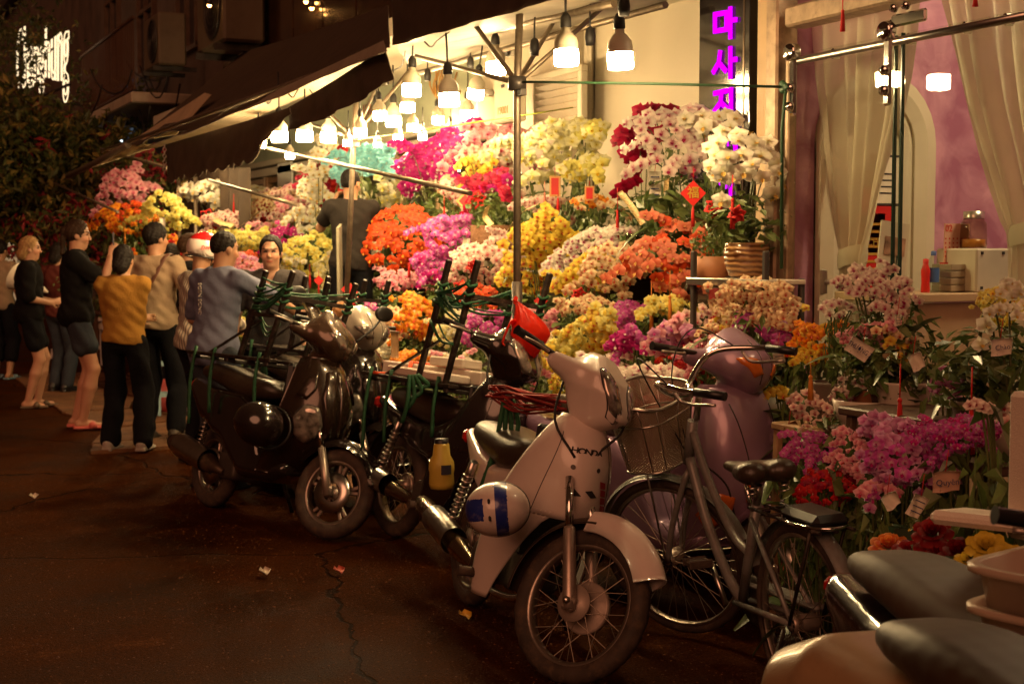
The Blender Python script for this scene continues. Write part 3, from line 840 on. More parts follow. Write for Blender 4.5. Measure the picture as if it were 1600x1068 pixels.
p = on_desk(1494, 420, DX + .2); t = thing('desk_calendar', 'pink desk calendar showing 02 behind the white cabinet', 'calendar', (p.x, p.y, ztop + .10), R(90)); t.scale = (.55,) * 3
m_ = MB(); m_.box((0, 0, .19), (.01, .26, .34)); m_.build('page', M('pink_page', (.62, .35, .26), .7), t)
m_ = MB(); m_.box((0, 0, .02), (.05, .3, .06)); m_.build('stand', red, t)
text('02', .075, red, t, frame((-.008, .09, .32), (0, -1, 0), (0, 0, 1)), depth=.001)
m_ = MB()
for r_ in range(5):
    for c_ in range(7): m_.box((-.0065, .12 - c_ * .04, .24 - r_ * .035), (.002, .012, .012))
m_.build('dates', redsilk, t, kind='stuff')
p = on_desk(1550, 420); t = thing('white_cabinet', 'plain white metal cabinet on the desk under the glass jar', 'cabinet', p, R(90))
hc = PY(1540, 388, DX + .14).z - ztop
m_ = MB(); m_.box((0, 0, hc / 2), (.25, .42, hc), bev=.008); m_.build('body', M('cabinet_white', (.5, .45, .36), .5), t)
m_ = MB()
for k in range(4):
    for z in (.02, hc - .02): m_.box((-.127, -.18 + .12 * k, z), (.004, .012, .012))
m_.build('rivets', ink, t, kind='stuff')
t = thing('glass_jar', 'lidded glass jar standing on the white cabinet', 'jar', (PY(1521, 380, p.y).x, p.y, ztop + hc))
m_ = MB(); m_.lathe([(.0, 0), (.055, 0), (.058, .02), (.055, .11), (.04, .13)], 18); m_.build('body', glassmat('jar_glass', (.75, .72, .6), 1.4, .02), t)
m_ = MB(); m_.lathe([(.0, .004), (.05, .004), (.05, .04), (.0, .042)], 16); m_.build('honey', M('honey', (.5, .2, .04), .3), t)
m_ = MB(); m_.lathe([(.045, .13), (.045, .16), (.0, .165)], 16); m_.build('lid', steel, t)
# menu stand, red notices and framed certificate
q = PY(1393, 452, 4.72)
t = thing('menu_stand', 'tilted pale menu card with a massage photo behind the glass', 'menu', q)
w_, h_ = 52 * mpp(q), 105 * mpp(q)
Tm = frame((0, 0, h_ / 2), (1, -.1, -.13), (-.17, .06, 1))
m_ = MB(); m_.box((0, 0, 0), (w_, h_, .008), 0, Tm); m_.build('card', M('menu_card', (.55, .48, .36), .5), t)
m_ = MB(); m_.box((.005, h_ * .14, .006), (w_ * .72, h_ * .27, .003), 0, Tm); m_.build('photo_print', M('menu_photo', (.3, .17, .11), .5, var=.9, vs=14), t)
m_ = MB(); 
for k in range(3): m_.box((.02 + .012 * k, -h_ * .1, .006), (.004, .06, .002), 0, Tm)
for k in range(2): m_.box((-.02, -h_ * .3 - .02 * k, .006), (.05, .006, .002), 0, Tm)
m_.build('print', ink, t)
t = thing('red_notice', 'red notice with a gold word on the arched door', 'notice', PY(1371, 345, bw - .07), R(90))
m_ = MB(); m_.box((0, 0, 0), (.01, .2, .3)); m_.build('card', red, t)
text('CHÁY', .05, gold, t, frame((-.007, 0, -.1), (0, -1, 0), (0, 0, 1)), depth=.001)
t = thing('red_notice', 'red printed notice low on the door behind the curtain fold', 'notice', PY(1352, 400, bw - .07), R(90))
m_ = MB(); m_.box((0, 0, 0), (.01, .22, .4)); m_.build('card', red, t)
m_ = MB()
for k in range(8): m_.box((-.007, 0, .15 - .035 * k), (.002, .17, .012))
m_.build('print', gold, t)
t = thing('picture_frame', 'small framed certificate on the arched door beside the curtain', 'frame', PY(1383, 282, bw - .07), R(90))
m_ = MB(); m_.box((0, 0, 0), (.02, .17, .24), bev=.004); m_.build('frame', darkmetal, t)
m_ = MB(); m_.box((-.011, 0, 0), (.003, .145, .215)); m_.build('page', paper, t)
m_ = MB()
for k in range(4): m_.box((-.0135, 0, .03 - .03 * k), (.002, .1, .007))
m_.build('print', ink, t)
# red knots hanging over the glass
def tassel(name, lab, top, L_, w=.016, cat='tassel', mt=None, head=True, group=None):
    t = thing(name, lab, cat, top, group=group)
    m_ = MB(); m_.tube([(0, 0, 0), (0, 0, -L_ * .45)], .0025, 5); m_.build('cord', mt or redsilk, t)
    m_ = MB(); m_.ell((0, 0, -L_ * .47), (w * .6, w * .6, w * .7), 8, 6)
    m_.lathe([(w * .3, -L_ * .48), (w * .55, -L_ * .6), (w * .8, -L_), (.0, -L_)], 10, wob=lambda i, j: (.12 * w if j % 2 else 0)); m_.build('skirt', mt or redsilk, t)
    return t
for (px, py0, py1, lab) in ((1317, -10, 48, 'red tassel hanging above the glass over the left curtain'), (1524, -12, 10, 'red tassel at the very top above the right hand curtain')):
    p = PX(px, py0, GX - .1); tassel('tassel', lab, p, (py1 - py0) * mpp(p), .013)

# ---- vertical black sign with violet letters
SX = 4.3
a = PX(1092, 100, SX); b = PX(1171, 100, SX)
sign = thing('vertical_sign', 'tall black shop sign with glowing violet Korean letters', 'sign', (SX, (a.y + b.y) / 2, .6))
hw = (a.y - b.y) / 2
m_ = MB(); m_.box((.075, 0, 1.5), (.15, hw * 2, 3.0), bev=.004); m_.build('sign_box', M('black_gloss_panel', (.012, .009, .008), .12, var=.2, coat=.5, bump=.015, bs=6), sign)
m_ = MB(); m_.box((.003, -hw + .05, 1.5), (.012, .012, 2.98)); m_.build('trim', M('bronze_trim', (.12, .08, .05), .3, .7), sign)
violet_e = emis('violet_letter', (.68, .0, 1.0), 1.5)
def strokes(cpx, cpy, segs, wd):
    P = PX(cpx, cpy, SX); s_ = mpp(P); m_ = MB()
    for (x0, y0, x1, y1) in segs:
        p, q = PX(cpx + x0, cpy + y0, SX - .010), PX(cpx + x1, cpy + y1, SX - .010)
        d = (q - p); ln = d.length; d.normalize(); p = p - d * wd * .45; q = q + d * wd * .45
        m_.bar(p, q, .010, wd, up=d.cross(Vector((-1, 0, 0))))
    m_.build('letter', violet_e, sign, Matrix.Translation(-sign.location))
wd = .032
strokes(1129, 34, [(-12, -11, -12, 15), (6, -14, 6, 12), (-12, -11, 6, -14), (-12, 15, 6, 12), (12, -20, 12, 24), (12, -2, 20, -3)], wd * .8)
strokes(1129, 96, [(-4, -14, -6, 2), (-6, 2, -14, 16), (-6, 2, 4, 14), (12, -20, 12, 24), (12, -2, 20, -3)], wd * .8)
strokes(1129, 160, [(-12, -14, 6, -18), (-2, -16, -3, 0), (-3, 0, -13, 14), (-3, 0, 7, 10), (13, -20, 13, 24)], wd * .8)
strokes(1140, 218, [(-12, -10, 2, -12), (-12, -10, -12, 8), (-12, 8, 2, 6), (9, -16, 9, 18), (9, 0, 17, -1)], wd * .8)
strokes(1130, 285, [(-12, -10, 4, -12), (-12, 8, 4, 6), (12, -16, 12, 18), (-4, -10, -4, 8)], wd * .8)
# ---- green wire across
m_ = MB(); m_.tube([PX(812, 128, 3.06), PX(1020, 131, 3.4), PX(1226, 136, GX - .1)], .006, 6)
tag(m_.build('green_wire', M('green_wire', (.012, .05, .018), .6)), 'thin green wire stretched from the tent pole to the glass door frame', 'wire')
m_ = MB(); m_.tube([PX(1228, 136, GX - .1), PX(1222, 200, GX - .1), PX(1221, 420, GX - .1)], .008, 6); m_.tube([PX(1222, 131, GX - .1), PX(1232, 137, GX - .1), PX(1222, 141, GX - .1)], .018, 7)
tag(m_.build('green_strap', M('green_wire', (.012, .05, .018), .6)), 'green strap hanging down the edge of the glass door frame', 'strap')
m_ = MB(); m_.tube([PX(560, 218, 3.2), PX(820, 180, 3.6), PX(895, 168, 4.6)], .004, 6)
tag(m_.build('twine', M('yellow_cord', (.45, .5, .05), .6)), 'yellow green cord strung in front of the vent under the bulbs', 'cord')
# ================================================================== awnings, tent frames and bulbs
canvas = M('dark_canvas', (.062, .040, .025), .85, var=.18, vs=7, bump=.12, bs=30, sss=.12)
lining = M('silver_lining', (.34, .29, .22), .6, var=.15, vs=5, sss=.15)
mesh_cloth = M('grey_shade_cloth', (.10, .07, .05), .85, var=.15, vs=30, sss=.2)
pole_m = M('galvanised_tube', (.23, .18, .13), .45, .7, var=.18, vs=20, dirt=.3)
def cloth(name, lab, A, B, C, D, n=24, m=8, sag=.0, mats=None, scallop=0.0, ns=0, fold=.0, cat='awning', flip=False, hang=None):
    # A-B top edge, D-C bottom edge; outer face towards the street
    A, B, C, D = map(Vector, (A, B, C, D)); G = []
    nr = (B - A).cross(D - A).normalized()
    for i in range(n + 1):
        u = i / n; row = []
        for j in range(m + 1):
            v = j / m
            p = (A * (1 - u) + B * u) * (1 - v) + (D * (1 - u) + C * u) * v
            p = p + Vector((0, 0, -sag * 4 * u * (1 - u))) * (.3 + .7 * v)
            if fold: p = p + nr * fold * (math.sin(u * 19 + 2 * math.sin(v * 3)) * v + .5 * math.sin(u * 47 + v * 4) * v * v)
            if scallop and j == m: p = p + Vector((0, 0, -scallop * abs(math.sin(math.pi * u * ns))))
            row.append(p)
        G.append(row)
    mb_ = MB(); mb_.grid(G, 0, True); P2 = [[p + nr * .006 for p in r] for r in G]
    mb_.grid(P2, 1, True, flip=True)
    o = mb_.build(name, mats or [canvas, lining])
    tag(o, lab, cat)
    return o
CX = 2.75
# near tent: valance and roof going in over the flowers
cloth('tent_valance', 'dark brown valance of the near tent hanging at the top', PX(605, -60, CX), PX(1120, -150, CX), PX(880, -4, CX), PX(613, 71, CX), n=30, fold=.012, cat='valance')
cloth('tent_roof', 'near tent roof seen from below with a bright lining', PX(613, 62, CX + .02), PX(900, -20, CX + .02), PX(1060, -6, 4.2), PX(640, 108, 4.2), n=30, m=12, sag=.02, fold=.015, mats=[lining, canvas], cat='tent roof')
m_ = MB(); m_.tube([PX(640, 78, 3.4), PX(800, 40, 3.4), PX(960, 6, 3.4)], .02, 8); m_.tube([PX(640, 118, 4.15), PX(1040, 8, 4.15)], .02, 8)
tag(m_.build('tent_beam', pole_m), 'pair of metal tent beams under the near roof', 'tent beam')
# second tent: a lower dark valance that curves down to the left
cloth('tent_valance', 'drooping dark valance left of the near tent with a torn upper edge', PX(450, 168, CX), PX(600, 74, CX), PX(613, 124, CX - .02), PX(450, 203, CX - .02), n=22, sag=.035, fold=.012, cat='valance')
# third: big dark valance with wavy lower edge
cloth('tent_valance', 'large dark valance with a wavy scalloped lower edge above the white orchids', PX(258, 226, CX), PX(430, 176, CX), PX(398, 245, CX - .03), PX(260, 280, CX - .03), n=48, scallop=.045, ns=11, fold=.016, cat='valance')
cloth('tent_valance', 'short dark flap between the two hanging valances', PX(398, 186, CX - .015), PX(452, 168, CX - .015), PX(452, 178, CX - .03), PX(396, 240, CX - .03), n=10, fold=.01, cat='valance')
# long sloping awning roof in two overlapping sheets with bright gaps
cloth('awning_roof', 'long dark awning roof sloping down over the middle of the flower display', PX(383, 80, 4.5), PX(606, 8, 3.4), PX(606, 70, CX + .05), PX(196, 228, CX + .05), n=30, m=10, sag=.05, fold=.02)
cloth('awning_roof', 'dark strip of canvas along the awning edge with a bright slit below', PX(250, 222, CX - .02), PX(600, 62, CX - .02), PX(606, 78, CX - .05), PX(200, 240, CX - .05), n=26, sag=.02, fold=.01)
cloth('shade_cloth', 'grey mesh cloth hung from the upper wall behind the awning', PX(392, 82, 4.4), PX(442, 78, 4.0), PX(420, 160, 3.3), PX(300, 184, 3.3), n=14, sag=.06, mats=[mesh_cloth, mesh_cloth], cat='shade cloth')
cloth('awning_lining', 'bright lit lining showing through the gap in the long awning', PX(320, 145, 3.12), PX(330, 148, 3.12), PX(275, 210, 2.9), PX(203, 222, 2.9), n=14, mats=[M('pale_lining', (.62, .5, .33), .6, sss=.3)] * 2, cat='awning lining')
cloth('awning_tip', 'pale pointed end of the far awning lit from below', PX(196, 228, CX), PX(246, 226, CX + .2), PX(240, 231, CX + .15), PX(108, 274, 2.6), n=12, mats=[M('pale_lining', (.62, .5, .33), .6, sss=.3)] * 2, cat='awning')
m_ = MB(); m_.tube([PX(106, 275, 2.58), PX(150, 254, 2.65), PX(200, 226, CX)], .035, 7); m_.tube([PX(158, 233, CX), PX(262, 262, 3.0)], .018, 8); m_.tube([PX(160, 236, CX), PX(600, 79, CX)], .02, 8)
tag(m_.build('far_awning_rails', pole_m), 'metal edge frame of the far awning ending in a point', 'awning rails')
# under-edge lining strips glowing along the slit
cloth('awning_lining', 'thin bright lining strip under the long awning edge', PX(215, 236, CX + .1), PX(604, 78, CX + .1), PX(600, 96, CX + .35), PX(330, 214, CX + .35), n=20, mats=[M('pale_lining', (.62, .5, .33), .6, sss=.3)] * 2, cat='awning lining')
for (p, q, lab, r_) in ((PX(395, 226, 3.15), PX(735, 302, 3.1), 'long thin metal strut crossing behind the man in the dark shirt', .014), (PX(326, 281, 3.3), PX(466, 321, 3.2), 'thin metal strut in front of the far white orchids', .014), (PX(85, 286, 2.7), PX(184, 331, 2.8), 'thin metal strut crossing the pink orchid ball', .016)):
    m_ = MB(); m_.tube([p, q], r_, 8); tag(m_.build('tent_strut', pole_m), lab, 'strut')
def chain(px, py0, py1, x, lab):
    t = thing('hanging_chain', lab, 'chain', (0, 0, 0)); m_ = MB(); p, q = PX(px, py0, x), PX(px, py1, x); n = 9
    for i in range(n):
        c = p.lerp(q, (i + .5) / n); h = (p.z - q.z) / n * .62
        pts = [c + Vector((.014 * math.cos(a) * (i % 2), .014 * math.cos(a) * (1 - i % 2), h * math.sin(a))) for a in [2 * math.pi * k / 10 for k in range(10)]]
        m_.tube(pts, .005, 5, closed=True)
    m_.build('links', steel, t)
chain(257, 226, 272, CX - .05, 'short bright chain at the corner of the scalloped valance')
def tent_pole(px, py_top, py_hub, d, sleeve_py, lab, arms, base):
    top, hub = PD(px + 4, py_top, d), PD(px, py_hub, d)
    foot = Vector((base[0], base[1], 0.0)); slv = PD(px - 3, sleeve_py, d) if sleeve_py else None
    t = thing('tent_pole', lab, 'pole', foot)
    def loc(p): return Vector(p) - foot
    m_ = MB(); m_.tube([loc(top), loc(hub), (0, 0, .02)], .0185, 12); m_.build('tube', pole_m, t)
    m_ = MB(); fr_ = (slv.z if slv else .9); k = fr_ / hub.z
    m_.tube([loc(hub) * k, (0, 0, .0)], .026, 12); m_.build('sleeve', M('dark_tube', (.11, .085, .07), .45, .7, var=.2, dirt=.3), t)
    m_ = MB(); m_.lathe([(.02, -.035), (.045, -.035), (.045, .03), (.02, .03)], 12, 0, Matrix.Translation(loc(hub))); m_.box(loc(hub) + Vector((0, -.05, -.05)), (.03, .05, .03)); m_.build('hub', darkmetal, t)
    m_ = MB(); m_.box((0, 0, .006), (.12, .12, .012)); m_.build('foot_plate', darkmetal, t)
    for a in arms:
        m_ = MB(); m_.tube([loc(hub), loc(a)], .0125, 8); m_.build('brace', pole_m, t)
tent_pole(808, 22, 130, 7.0, 440, 'near tent pole with dark lower sleeve and four spread braces', [PX(743, 40, 3.05), PX(650, 88, 3.1), PX(880, 10, 4.15), PX(962, -6, 3.7)], (3.06, 6.3))
tent_pole(553, 150, 215, 9.7, None, 'slim tent pole in front of the man in the dark shirt', [PX(505, 168, 3.2), PX(478, 192, 3.6), PX(590, 130, 4.0), PX(640, 110, 3.6)], (3.13, 9.25))
# ---- LED bulbs
housing = M('bulb_housing', (.62, .55, .42), .45, var=.05); diff_m = emis('bulb_diffuser', BULB_COLOR, BULB_POWER)
cordm = M('black_cord', (.012, .01, .01), .6)
def bulb_meshes():
    a = MB(); a.lathe([(.0, .0), (.052, .0), (.0555, .008), (.0555, .058), (.054, .068)], 24)
    b = MB(); prof = [(.0545, .068), (.054, .10), (.05, .118), (.03, .145), (.021, .15), (.021, .17), (.0, .17)]
    b.lathe(prof, 48, wob=lambda i, j: -.0025 if (j % 2 and 0 < i < 3) else 0)
    c = MB(); c.lathe([(.0, .168), (.022, .168), (.026, .175), (.024, .215), (.012, .235), (.0, .236)], 14)
    return a.mesh('diffuser', diff_m), b.mesh('housing', housing), c.mesh('socket', cordm)
BM = bulb_meshes()
bulbs = [(970, 95, 40, 'nearest bare LED bulb, hanging left of the violet sign'), (885, 90, 38, 'LED bulb right of the near tent pole behind the brace'), (775, 107, 30, 'LED bulb just left of the top of the near tent pole'),
         (702, 156, 32, 'big LED bulb hanging lower than its neighbours in front of the cables'), (643, 141, 29, 'LED bulb hanging highest under the left end of the near roof'), (742, 146, 25, 'tilted LED bulb behind the big low bulb'),
         (637, 168, 22, 'LED bulb half hidden below the highest left bulb'), (730, 180, 21, 'LED bulb low beside the black eyed camera'), (685, 188, 18, 'small distant LED bulb below the big low bulb'),
         (778, 172, 20, 'LED bulb behind the pale box at the near pole'), (615, 190, 24, 'LED bulb right of the slim tent pole with a ribbed white neck'), (594, 181, 21, 'LED bulb directly right of the slim pole braces'),
         (645, 200, 18, 'lowest small bulb above the magenta orchids'), (563, 207, 20, 'LED bulb right behind the hub of the slim pole'), (513, 215, 24, 'LED bulb in the row left of the slim pole'),
         (476, 213, 25, 'middle LED bulb of the row beside the scalloped valance'), (437, 214, 25, 'second LED bulb from the edge of the scalloped valance'), (405, 224, 22, 'LED bulb touching the edge of the scalloped valance'),
         (453, 243, 14, 'smallest far bulb hanging below the left row'), (543, 224, 14, 'tiny far bulb between the row and the slim pole'), (590, 226, 12, 'tiny far bulb low right of the slim pole'), (660, 214, 13, 'tiny far bulb above the left end of the magenta orchid'), (702, 206, 13, 'tiny far bulb just above the magenta orchid'), (622, 214, 14, 'tiny far bulb over the creamy sloping orchid'), (378, 236, 19, 'LED bulb glowing behind the right part of the scalloped valance'), (342, 242, 18, 'LED bulb glowing behind the middle of the scalloped valance'), (305, 246, 17, 'LED bulb glowing behind the left part of the scalloped valance'), (272, 250, 16, 'LED bulb glowing behind the far corner of the scalloped valance')]
bulb_pts = []
for i, (px, py, w, lab) in enumerate(bulbs):
    d = 244.0 / w; p = PD(px, py, (9.5 if 530 < px < 600 else min(d, 12.5)) if px > 390 else d + .6); sc_ = w * mpp(p) / .111
    t = thing('led_bulb', lab, 'light bulb', p - Vector((0, 0, .035 * sc_)), group='LED bulbs hung over the flowers')
    t.scale = (sc_,) * 3; t.rotation_euler = (rnd.uniform(-.05, .05) + (.35 if 'tilted' in lab else 0), rnd.uniform(-.05, .05), 0)
    for nm, me in zip(('diffuser', 'housing', 'socket'), BM): link(nm, me, t)
    m_ = MB(); m_.tube([(0, 0, .23), (.003, .004, .3), (0, 0, .38 + .1 * rnd.random())], .006, 6); m_.build('cord', cordm, t)
    bulb_pts.append(p + Vector((0, 0, .36 * sc_)))
for (idx, lab) in (((0, 1, 2), 'black lamp cable drooping between the nearest bulbs'), ((3, 4, 10, 11), 'black lamp cable over the middle bulbs'), ((13, 14, 15, 16, 17), 'black lamp cable over the left row of bulbs')):
    m_ = MB(); P = [bulb_pts[i] for i in idx]; pts = []
    for a, b in zip(P, P[1:]):
        c = (a + b) / 2 + Vector((0, 0, -.09)); pts += [a, a.lerp(c, .6) + Vector((0, 0, .0)), c]
    pts.append(P[-1]); m_.tube(spline(pts, 4), .005, 6)
    tag(m_.build('lamp_cable', cordm), lab, 'cable')
for (px, py, d, lab) in ((835, 75, 7.4, 'empty black bulb socket between pole and second bulb'), (922, 58, 7.0, 'empty black bulb socket between the two nearest bulbs'), (735, 100, 10, 'empty socket above the tilted bulb'), (668, 118, 10.5, 'empty socket hanging right of the highest left bulb'), (588, 158, 11, 'empty socket on the cable right of the slim pole'), (975, 10, 6.0, 'black cable plug at the top of the near roof edge')):
    p = PD(px, py, d); t = thing('bulb_socket', lab, 'socket', p)
    m_ = MB(); m_.lathe([(.0, -.04), (.022, -.04), (.026, 0), (.02, .04), (.008, .05)], 12); m_.build('shell', cordm, t)
    m_ = MB(); m_.tube([(0, 0, .045), (.01, .02, .12), (.03, .05, .2)], .005, 6); m_.build('cord', cordm, t)
# ================================================================== flowers
def petal_mat():
    m, nt, b = _newmat('orchid_petal'); N, L = nt.nodes, nt.links
    a = N.new('ShaderNodeAttribute'); a.attribute_name = 'Col'
    oi = N.new('ShaderNodeObjectInfo'); mr = N.new('ShaderNodeMapRange'); mr.inputs['To Min'].default_value = .8; mr.inputs['To Max'].default_value = 1.15
    L.new(oi.outputs['Random'], mr.inputs['Value'])
    tc = N.new('ShaderNodeTexCoord'); nz = N.new('ShaderNodeTexNoise'); nz.inputs['Scale'].default_value = 5; L.new(tc.outputs['Object'], nz.inputs['Vector'])
    m2 = N.new('ShaderNodeMapRange'); m2.inputs['To Min'].default_value = .85; m2.inputs['To Max'].default_value = 1.12; L.new(nz.outputs['Fac'], m2.inputs['Value'])
    mu = N.new('ShaderNodeMath'); mu.operation = 'MULTIPLY'; L.new(mr.outputs[0], mu.inputs[0]); L.new(m2.outputs[0], mu.inputs[1])
    sc = N.new('ShaderNodeVectorMath'); sc.operation = 'SCALE'; L.new(a.outputs['Color'], sc.inputs[0]); L.new(mu.outputs[0], sc.inputs['Scale'])
    L.new(sc.outputs[0], b.inputs['Base Color']); b.inputs['Roughness'].default_value = .5; b.inputs['Specular IOR Level'].default_value = .35
    tr = N.new('ShaderNodeBsdfTranslucent'); L.new(sc.outputs[0], tr.inputs['Color'])
    ms_ = N.new('ShaderNodeMixShader'); ms_.inputs[0].default_value = .28
    L.new(b.outputs[0], ms_.inputs[1]); L.new(tr.outputs[0], ms_.inputs[2]); L.new(ms_.outputs[0], N['Material Output'].inputs['Surface'])
    return m
PETAL = petal_mat()
leaf_m = M('orchid_leaf', (.065, .105, .026), .32, var=.35, vs=6, spec=.55, sss=.12)
leaf_l = M('small_leaf', (.12, .16, .045), .45, var=.4, vs=5, sss=.2)
stem_m = M('flower_stem', (.10, .11, .03), .5, var=.3)
soil = M('moss_soil', (.05, .035, .02), .95, var=.4, bump=.6)
# base, centre, lip, edge
SCH = dict(
    white=((.80, .76, .62), (.62, .60, .30), (.70, .45, .10), (.82, .79, .68)),
    speckle=((.78, .66, .58), (.50, .05, .14), (.42, .015, .10), (.80, .70, .60)),
    purpleheart=((.76, .68, .58), (.42, .02, .12), (.35, .01, .10), (.80, .74, .62)),
    crimson=((.36, .002, .035), (.22, .001, .02), (.24, .003, .03), (.44, .006, .06)),
    magenta=((.52, .008, .20), (.45, .01, .22), (.72, .5, .5), (.66, .05, .34)),
    violet=((.52, .05, .34), (.70, .5, .55), (.45, .01, .18), (.60, .16, .42)),
    lilac=((.60, .25, .46), (.48, .07, .30), (.40, .02, .18), (.74, .5, .62)),
    pink=((.74, .33, .38), (.60, .09, .20), (.52, .03, .12), (.80, .52, .50)),
    palepink=((.76, .55, .48), (.40, .03, .06), (.36, .015, .04), (.80, .60, .52)),
    paleyellow=((.76, .72, .42), (.68, .60, .14), (.72, .60, .10), (.80, .77, .54)),
    yellow=((.78, .59, .07), (.62, .22, .01), (.42, .05, .008), (.82, .62, .06)),
    lemon=((.76, .70, .20), (.70, .55, .03), (.65, .42, .02), (.80, .74, .22)),
    orange=((.80, .28, .012), (.60, .08, .005), (.50, .03, .005), (.82, .42, .03)),
    redorange=((.66, .075, .012), (.45, .02, .005), (.60, .25, .02), (.72, .12, .025)),
    coral=((.72, .22, .12), (.60, .08, .05), (.66, .40, .10), (.78, .32, .17)),
    peach=((.78, .60, .36), (.50, .09, .02), (.40, .03, .01), (.80, .62, .32)),
    red=((.52, .012, .012), (.36, .004, .004), (.45, .03, .01), (.60, .03, .02)),
    blue=((.22, .62, .70), (.10, .45, .55), (.35, .6, .6), (.45, .78, .80)),
)
def bloom_mesh(key, variant):
    base, cen, lip, edge = [np.array(c) for c in SCH[key]]
    r_ = random.Random(hash(variant) % 1000 + 11 * variant)
    V, Fc, C = [], [], []
    nod = (0, .12, -.10)[variant % 3]
    def petal(th, ln, wd, nu, nv, z0, cup, back, lipp=False, pw=.8, tipw=.0):
        b0 = len(V); ca, sa = math.cos(th), math.sin(th)
        for i in range(nu + 1):
            u = i / nu
            ww = wd * (math.sin(math.pi * min(1, (u * .93 + .05)) ** pw) + tipw * u)
            for j in range(nv + 1):
                v = j / nv * 2 - 1
                a, b = u * ln, v * ww
                z = z0 + cup * u * u * ln - back * v * v * ww + .02 * math.sin(7 * u + 5 * v + th)
                V.append((ca * a - sa * b, sa * a + ca * b, z))
                e = max(u, abs(v) * .9) if i else 0
                if lipp: c = lip
                else:
                    k = max(0, 1 - u / .42) ** 1.1
                    c = base * (1 - k) + cen * k
                    k2 = max(0, (e - .72) / .28); c = c * (1 - .6 * k2) + edge * .6 * k2
                C.append(c)
        for i in range(nu):
            for j in range(nv):
                p = b0 + i * (nv + 1) + j
                Fc.append((p, p + nv + 1, p + nv + 2, p + 1))
    j = lambda a: r_.uniform(-a, a)
    for th, l in ((90, .47), (215, .46), (325, .46)): petal(R(th + j(6)), l, .19, 3, 2, -.035, -.10 + nod + j(.1), .25)
    for th in (14, 166): petal(R(th + j(5)), .5, .30, 4, 4, .0, -.16 + nod * .6 + j(.12), .38, pw=.72)
    for th, l, w_, cu in ((270, .2, .08, 1.1), (232, .15, .06, 1.4), (308, .15, .06, 1.4)): petal(R(th), l, w_, 2, 2, .03, cu, -.2, True)
    b0 = len(V)                 # column
    for k in range(5):
        a = 2 * math.pi * k / 5; V.append((.035 * math.cos(a), .02 + .035 * math.sin(a), .0)); C.append(lip * .7 + edge * .3)
    V.append((0, 0, .11)); C.append(edge)
    for k in range(5): Fc.append((b0 + k, b0 + (k + 1) % 5, b0 + 5))
    me = mesh_from('bloom_' + key, V, Fc, PETAL, None, True, np.array(C))
    return me
BLOOMS = {k: [bloom_mesh(k, v) for v in range(3)] for k in SCH}
def bud_mesh(key):
    m_ = MB(); m_.ell((0, 0, .1), (.12, .12, .17), 6, 4); c = np.array(SCH[key][0]) * .7 + np.array((.25, .3, .05)) * .3
    return mesh_from('bud', m_.v, m_.f, PETAL, None, True, np.tile(c, (len(m_.v), 1)))
BUDS = {k: bud_mesh(k) for k in SCH}
def leaf_mesh(L_=.26, W_=.035, droop=.55):
    m_ = MB(); G = []
    for i in range(7):
        u = i / 6; w = W_ * (math.sin(math.pi * (u * .92 + .06)) ** .6)
        x = L_ * (u - .12 * u * u); z = L_ * (.55 * u - droop * u * u)
        G.append([(x, -w, z + w * .35), (x, 0, z), (x, w, z + w * .35)])
    m_.grid(G); return m_.mesh('strap_leaf', leaf_m)
LEAVES = [leaf_mesh(.26, .034, .55), leaf_mesh(.22, .038, .35), leaf_mesh(.30, .03, .8), leaf_mesh(.18, .042, .25)]
def clump_mesh(seed, n=210, ls=.075, mats=None):
    r_ = random.Random(seed); V, Fc, MI = [], [], []
    for _ in range(n):
        while True:
            p = Vector((r_.uniform(-1, 1), r_.uniform(-1, 1), r_.uniform(-1, 1)))
            if .35 < p.length < 1: break
        p = Vector((p.x * .5, p.y * .5, p.z * .5))
        nrm = (p.normalized() + Vector((r_.uniform(-.8, .8), r_.uniform(-.8, .8), r_.uniform(-.3, .9)))).normalized()
        T = aim(p, nrm) @ Matrix.Rotation(r_.uniform(0, 6.28), 4, 'Z'); l = ls * r_.uniform(.6, 1.5); w = l * r_.uniform(.35, .6)
        b = len(V); V += [T @ Vector(q) for q in ((-l, 0, 0), (0, -w, .25 * w), (l, 0, -.3 * l), (0, w, .25 * w))]
        Fc.append((b, b + 1, b + 2, b + 3)); MI.append(0 if r_.random() < .65 else 1)
    return mesh_from('foliage', [tuple(v) for v in V], Fc, mats or [leaf_l, leaf_m], MI, False)
CLUMPS = [clump_mesh(s) for s in range(5)] + [clump_mesh(9, 160, .10)]
def pot_mesh(prof, mt, n=20): m_ = MB(); m_.lathe(prof, n); m_.disc((0, 0, prof[-1][1] - .012), prof[-1][0] * .96, n, 1); return m_.mesh('pot', [mt, soil])
clay = M('terracotta', (.30, .12, .05), .6, var=.2); glaze = M('white_glaze', (.6, .55, .45), .25, var=.05); dglaze = M('dark_glaze', (.06, .03, .02), .2, coat=.5)
P_STD = [(.0, 0), (.07, 0), (.075, .01), (.10, .15), (.105, .16), (.098, .16)]
P_BOWL = [(.0, 0), (.08, 0), (.12, .06), (.135, .12), (.128, .122)]
POTS = [pot_mesh(P_STD, clay), pot_mesh(P_STD, glaze), pot_mesh(P_BOWL, glaze), pot_mesh(P_BOWL, dglaze), pot_mesh(P_STD, M('grey_pot', (.18, .15, .12), .7, var=.2))]
fr_ = random.Random(21)
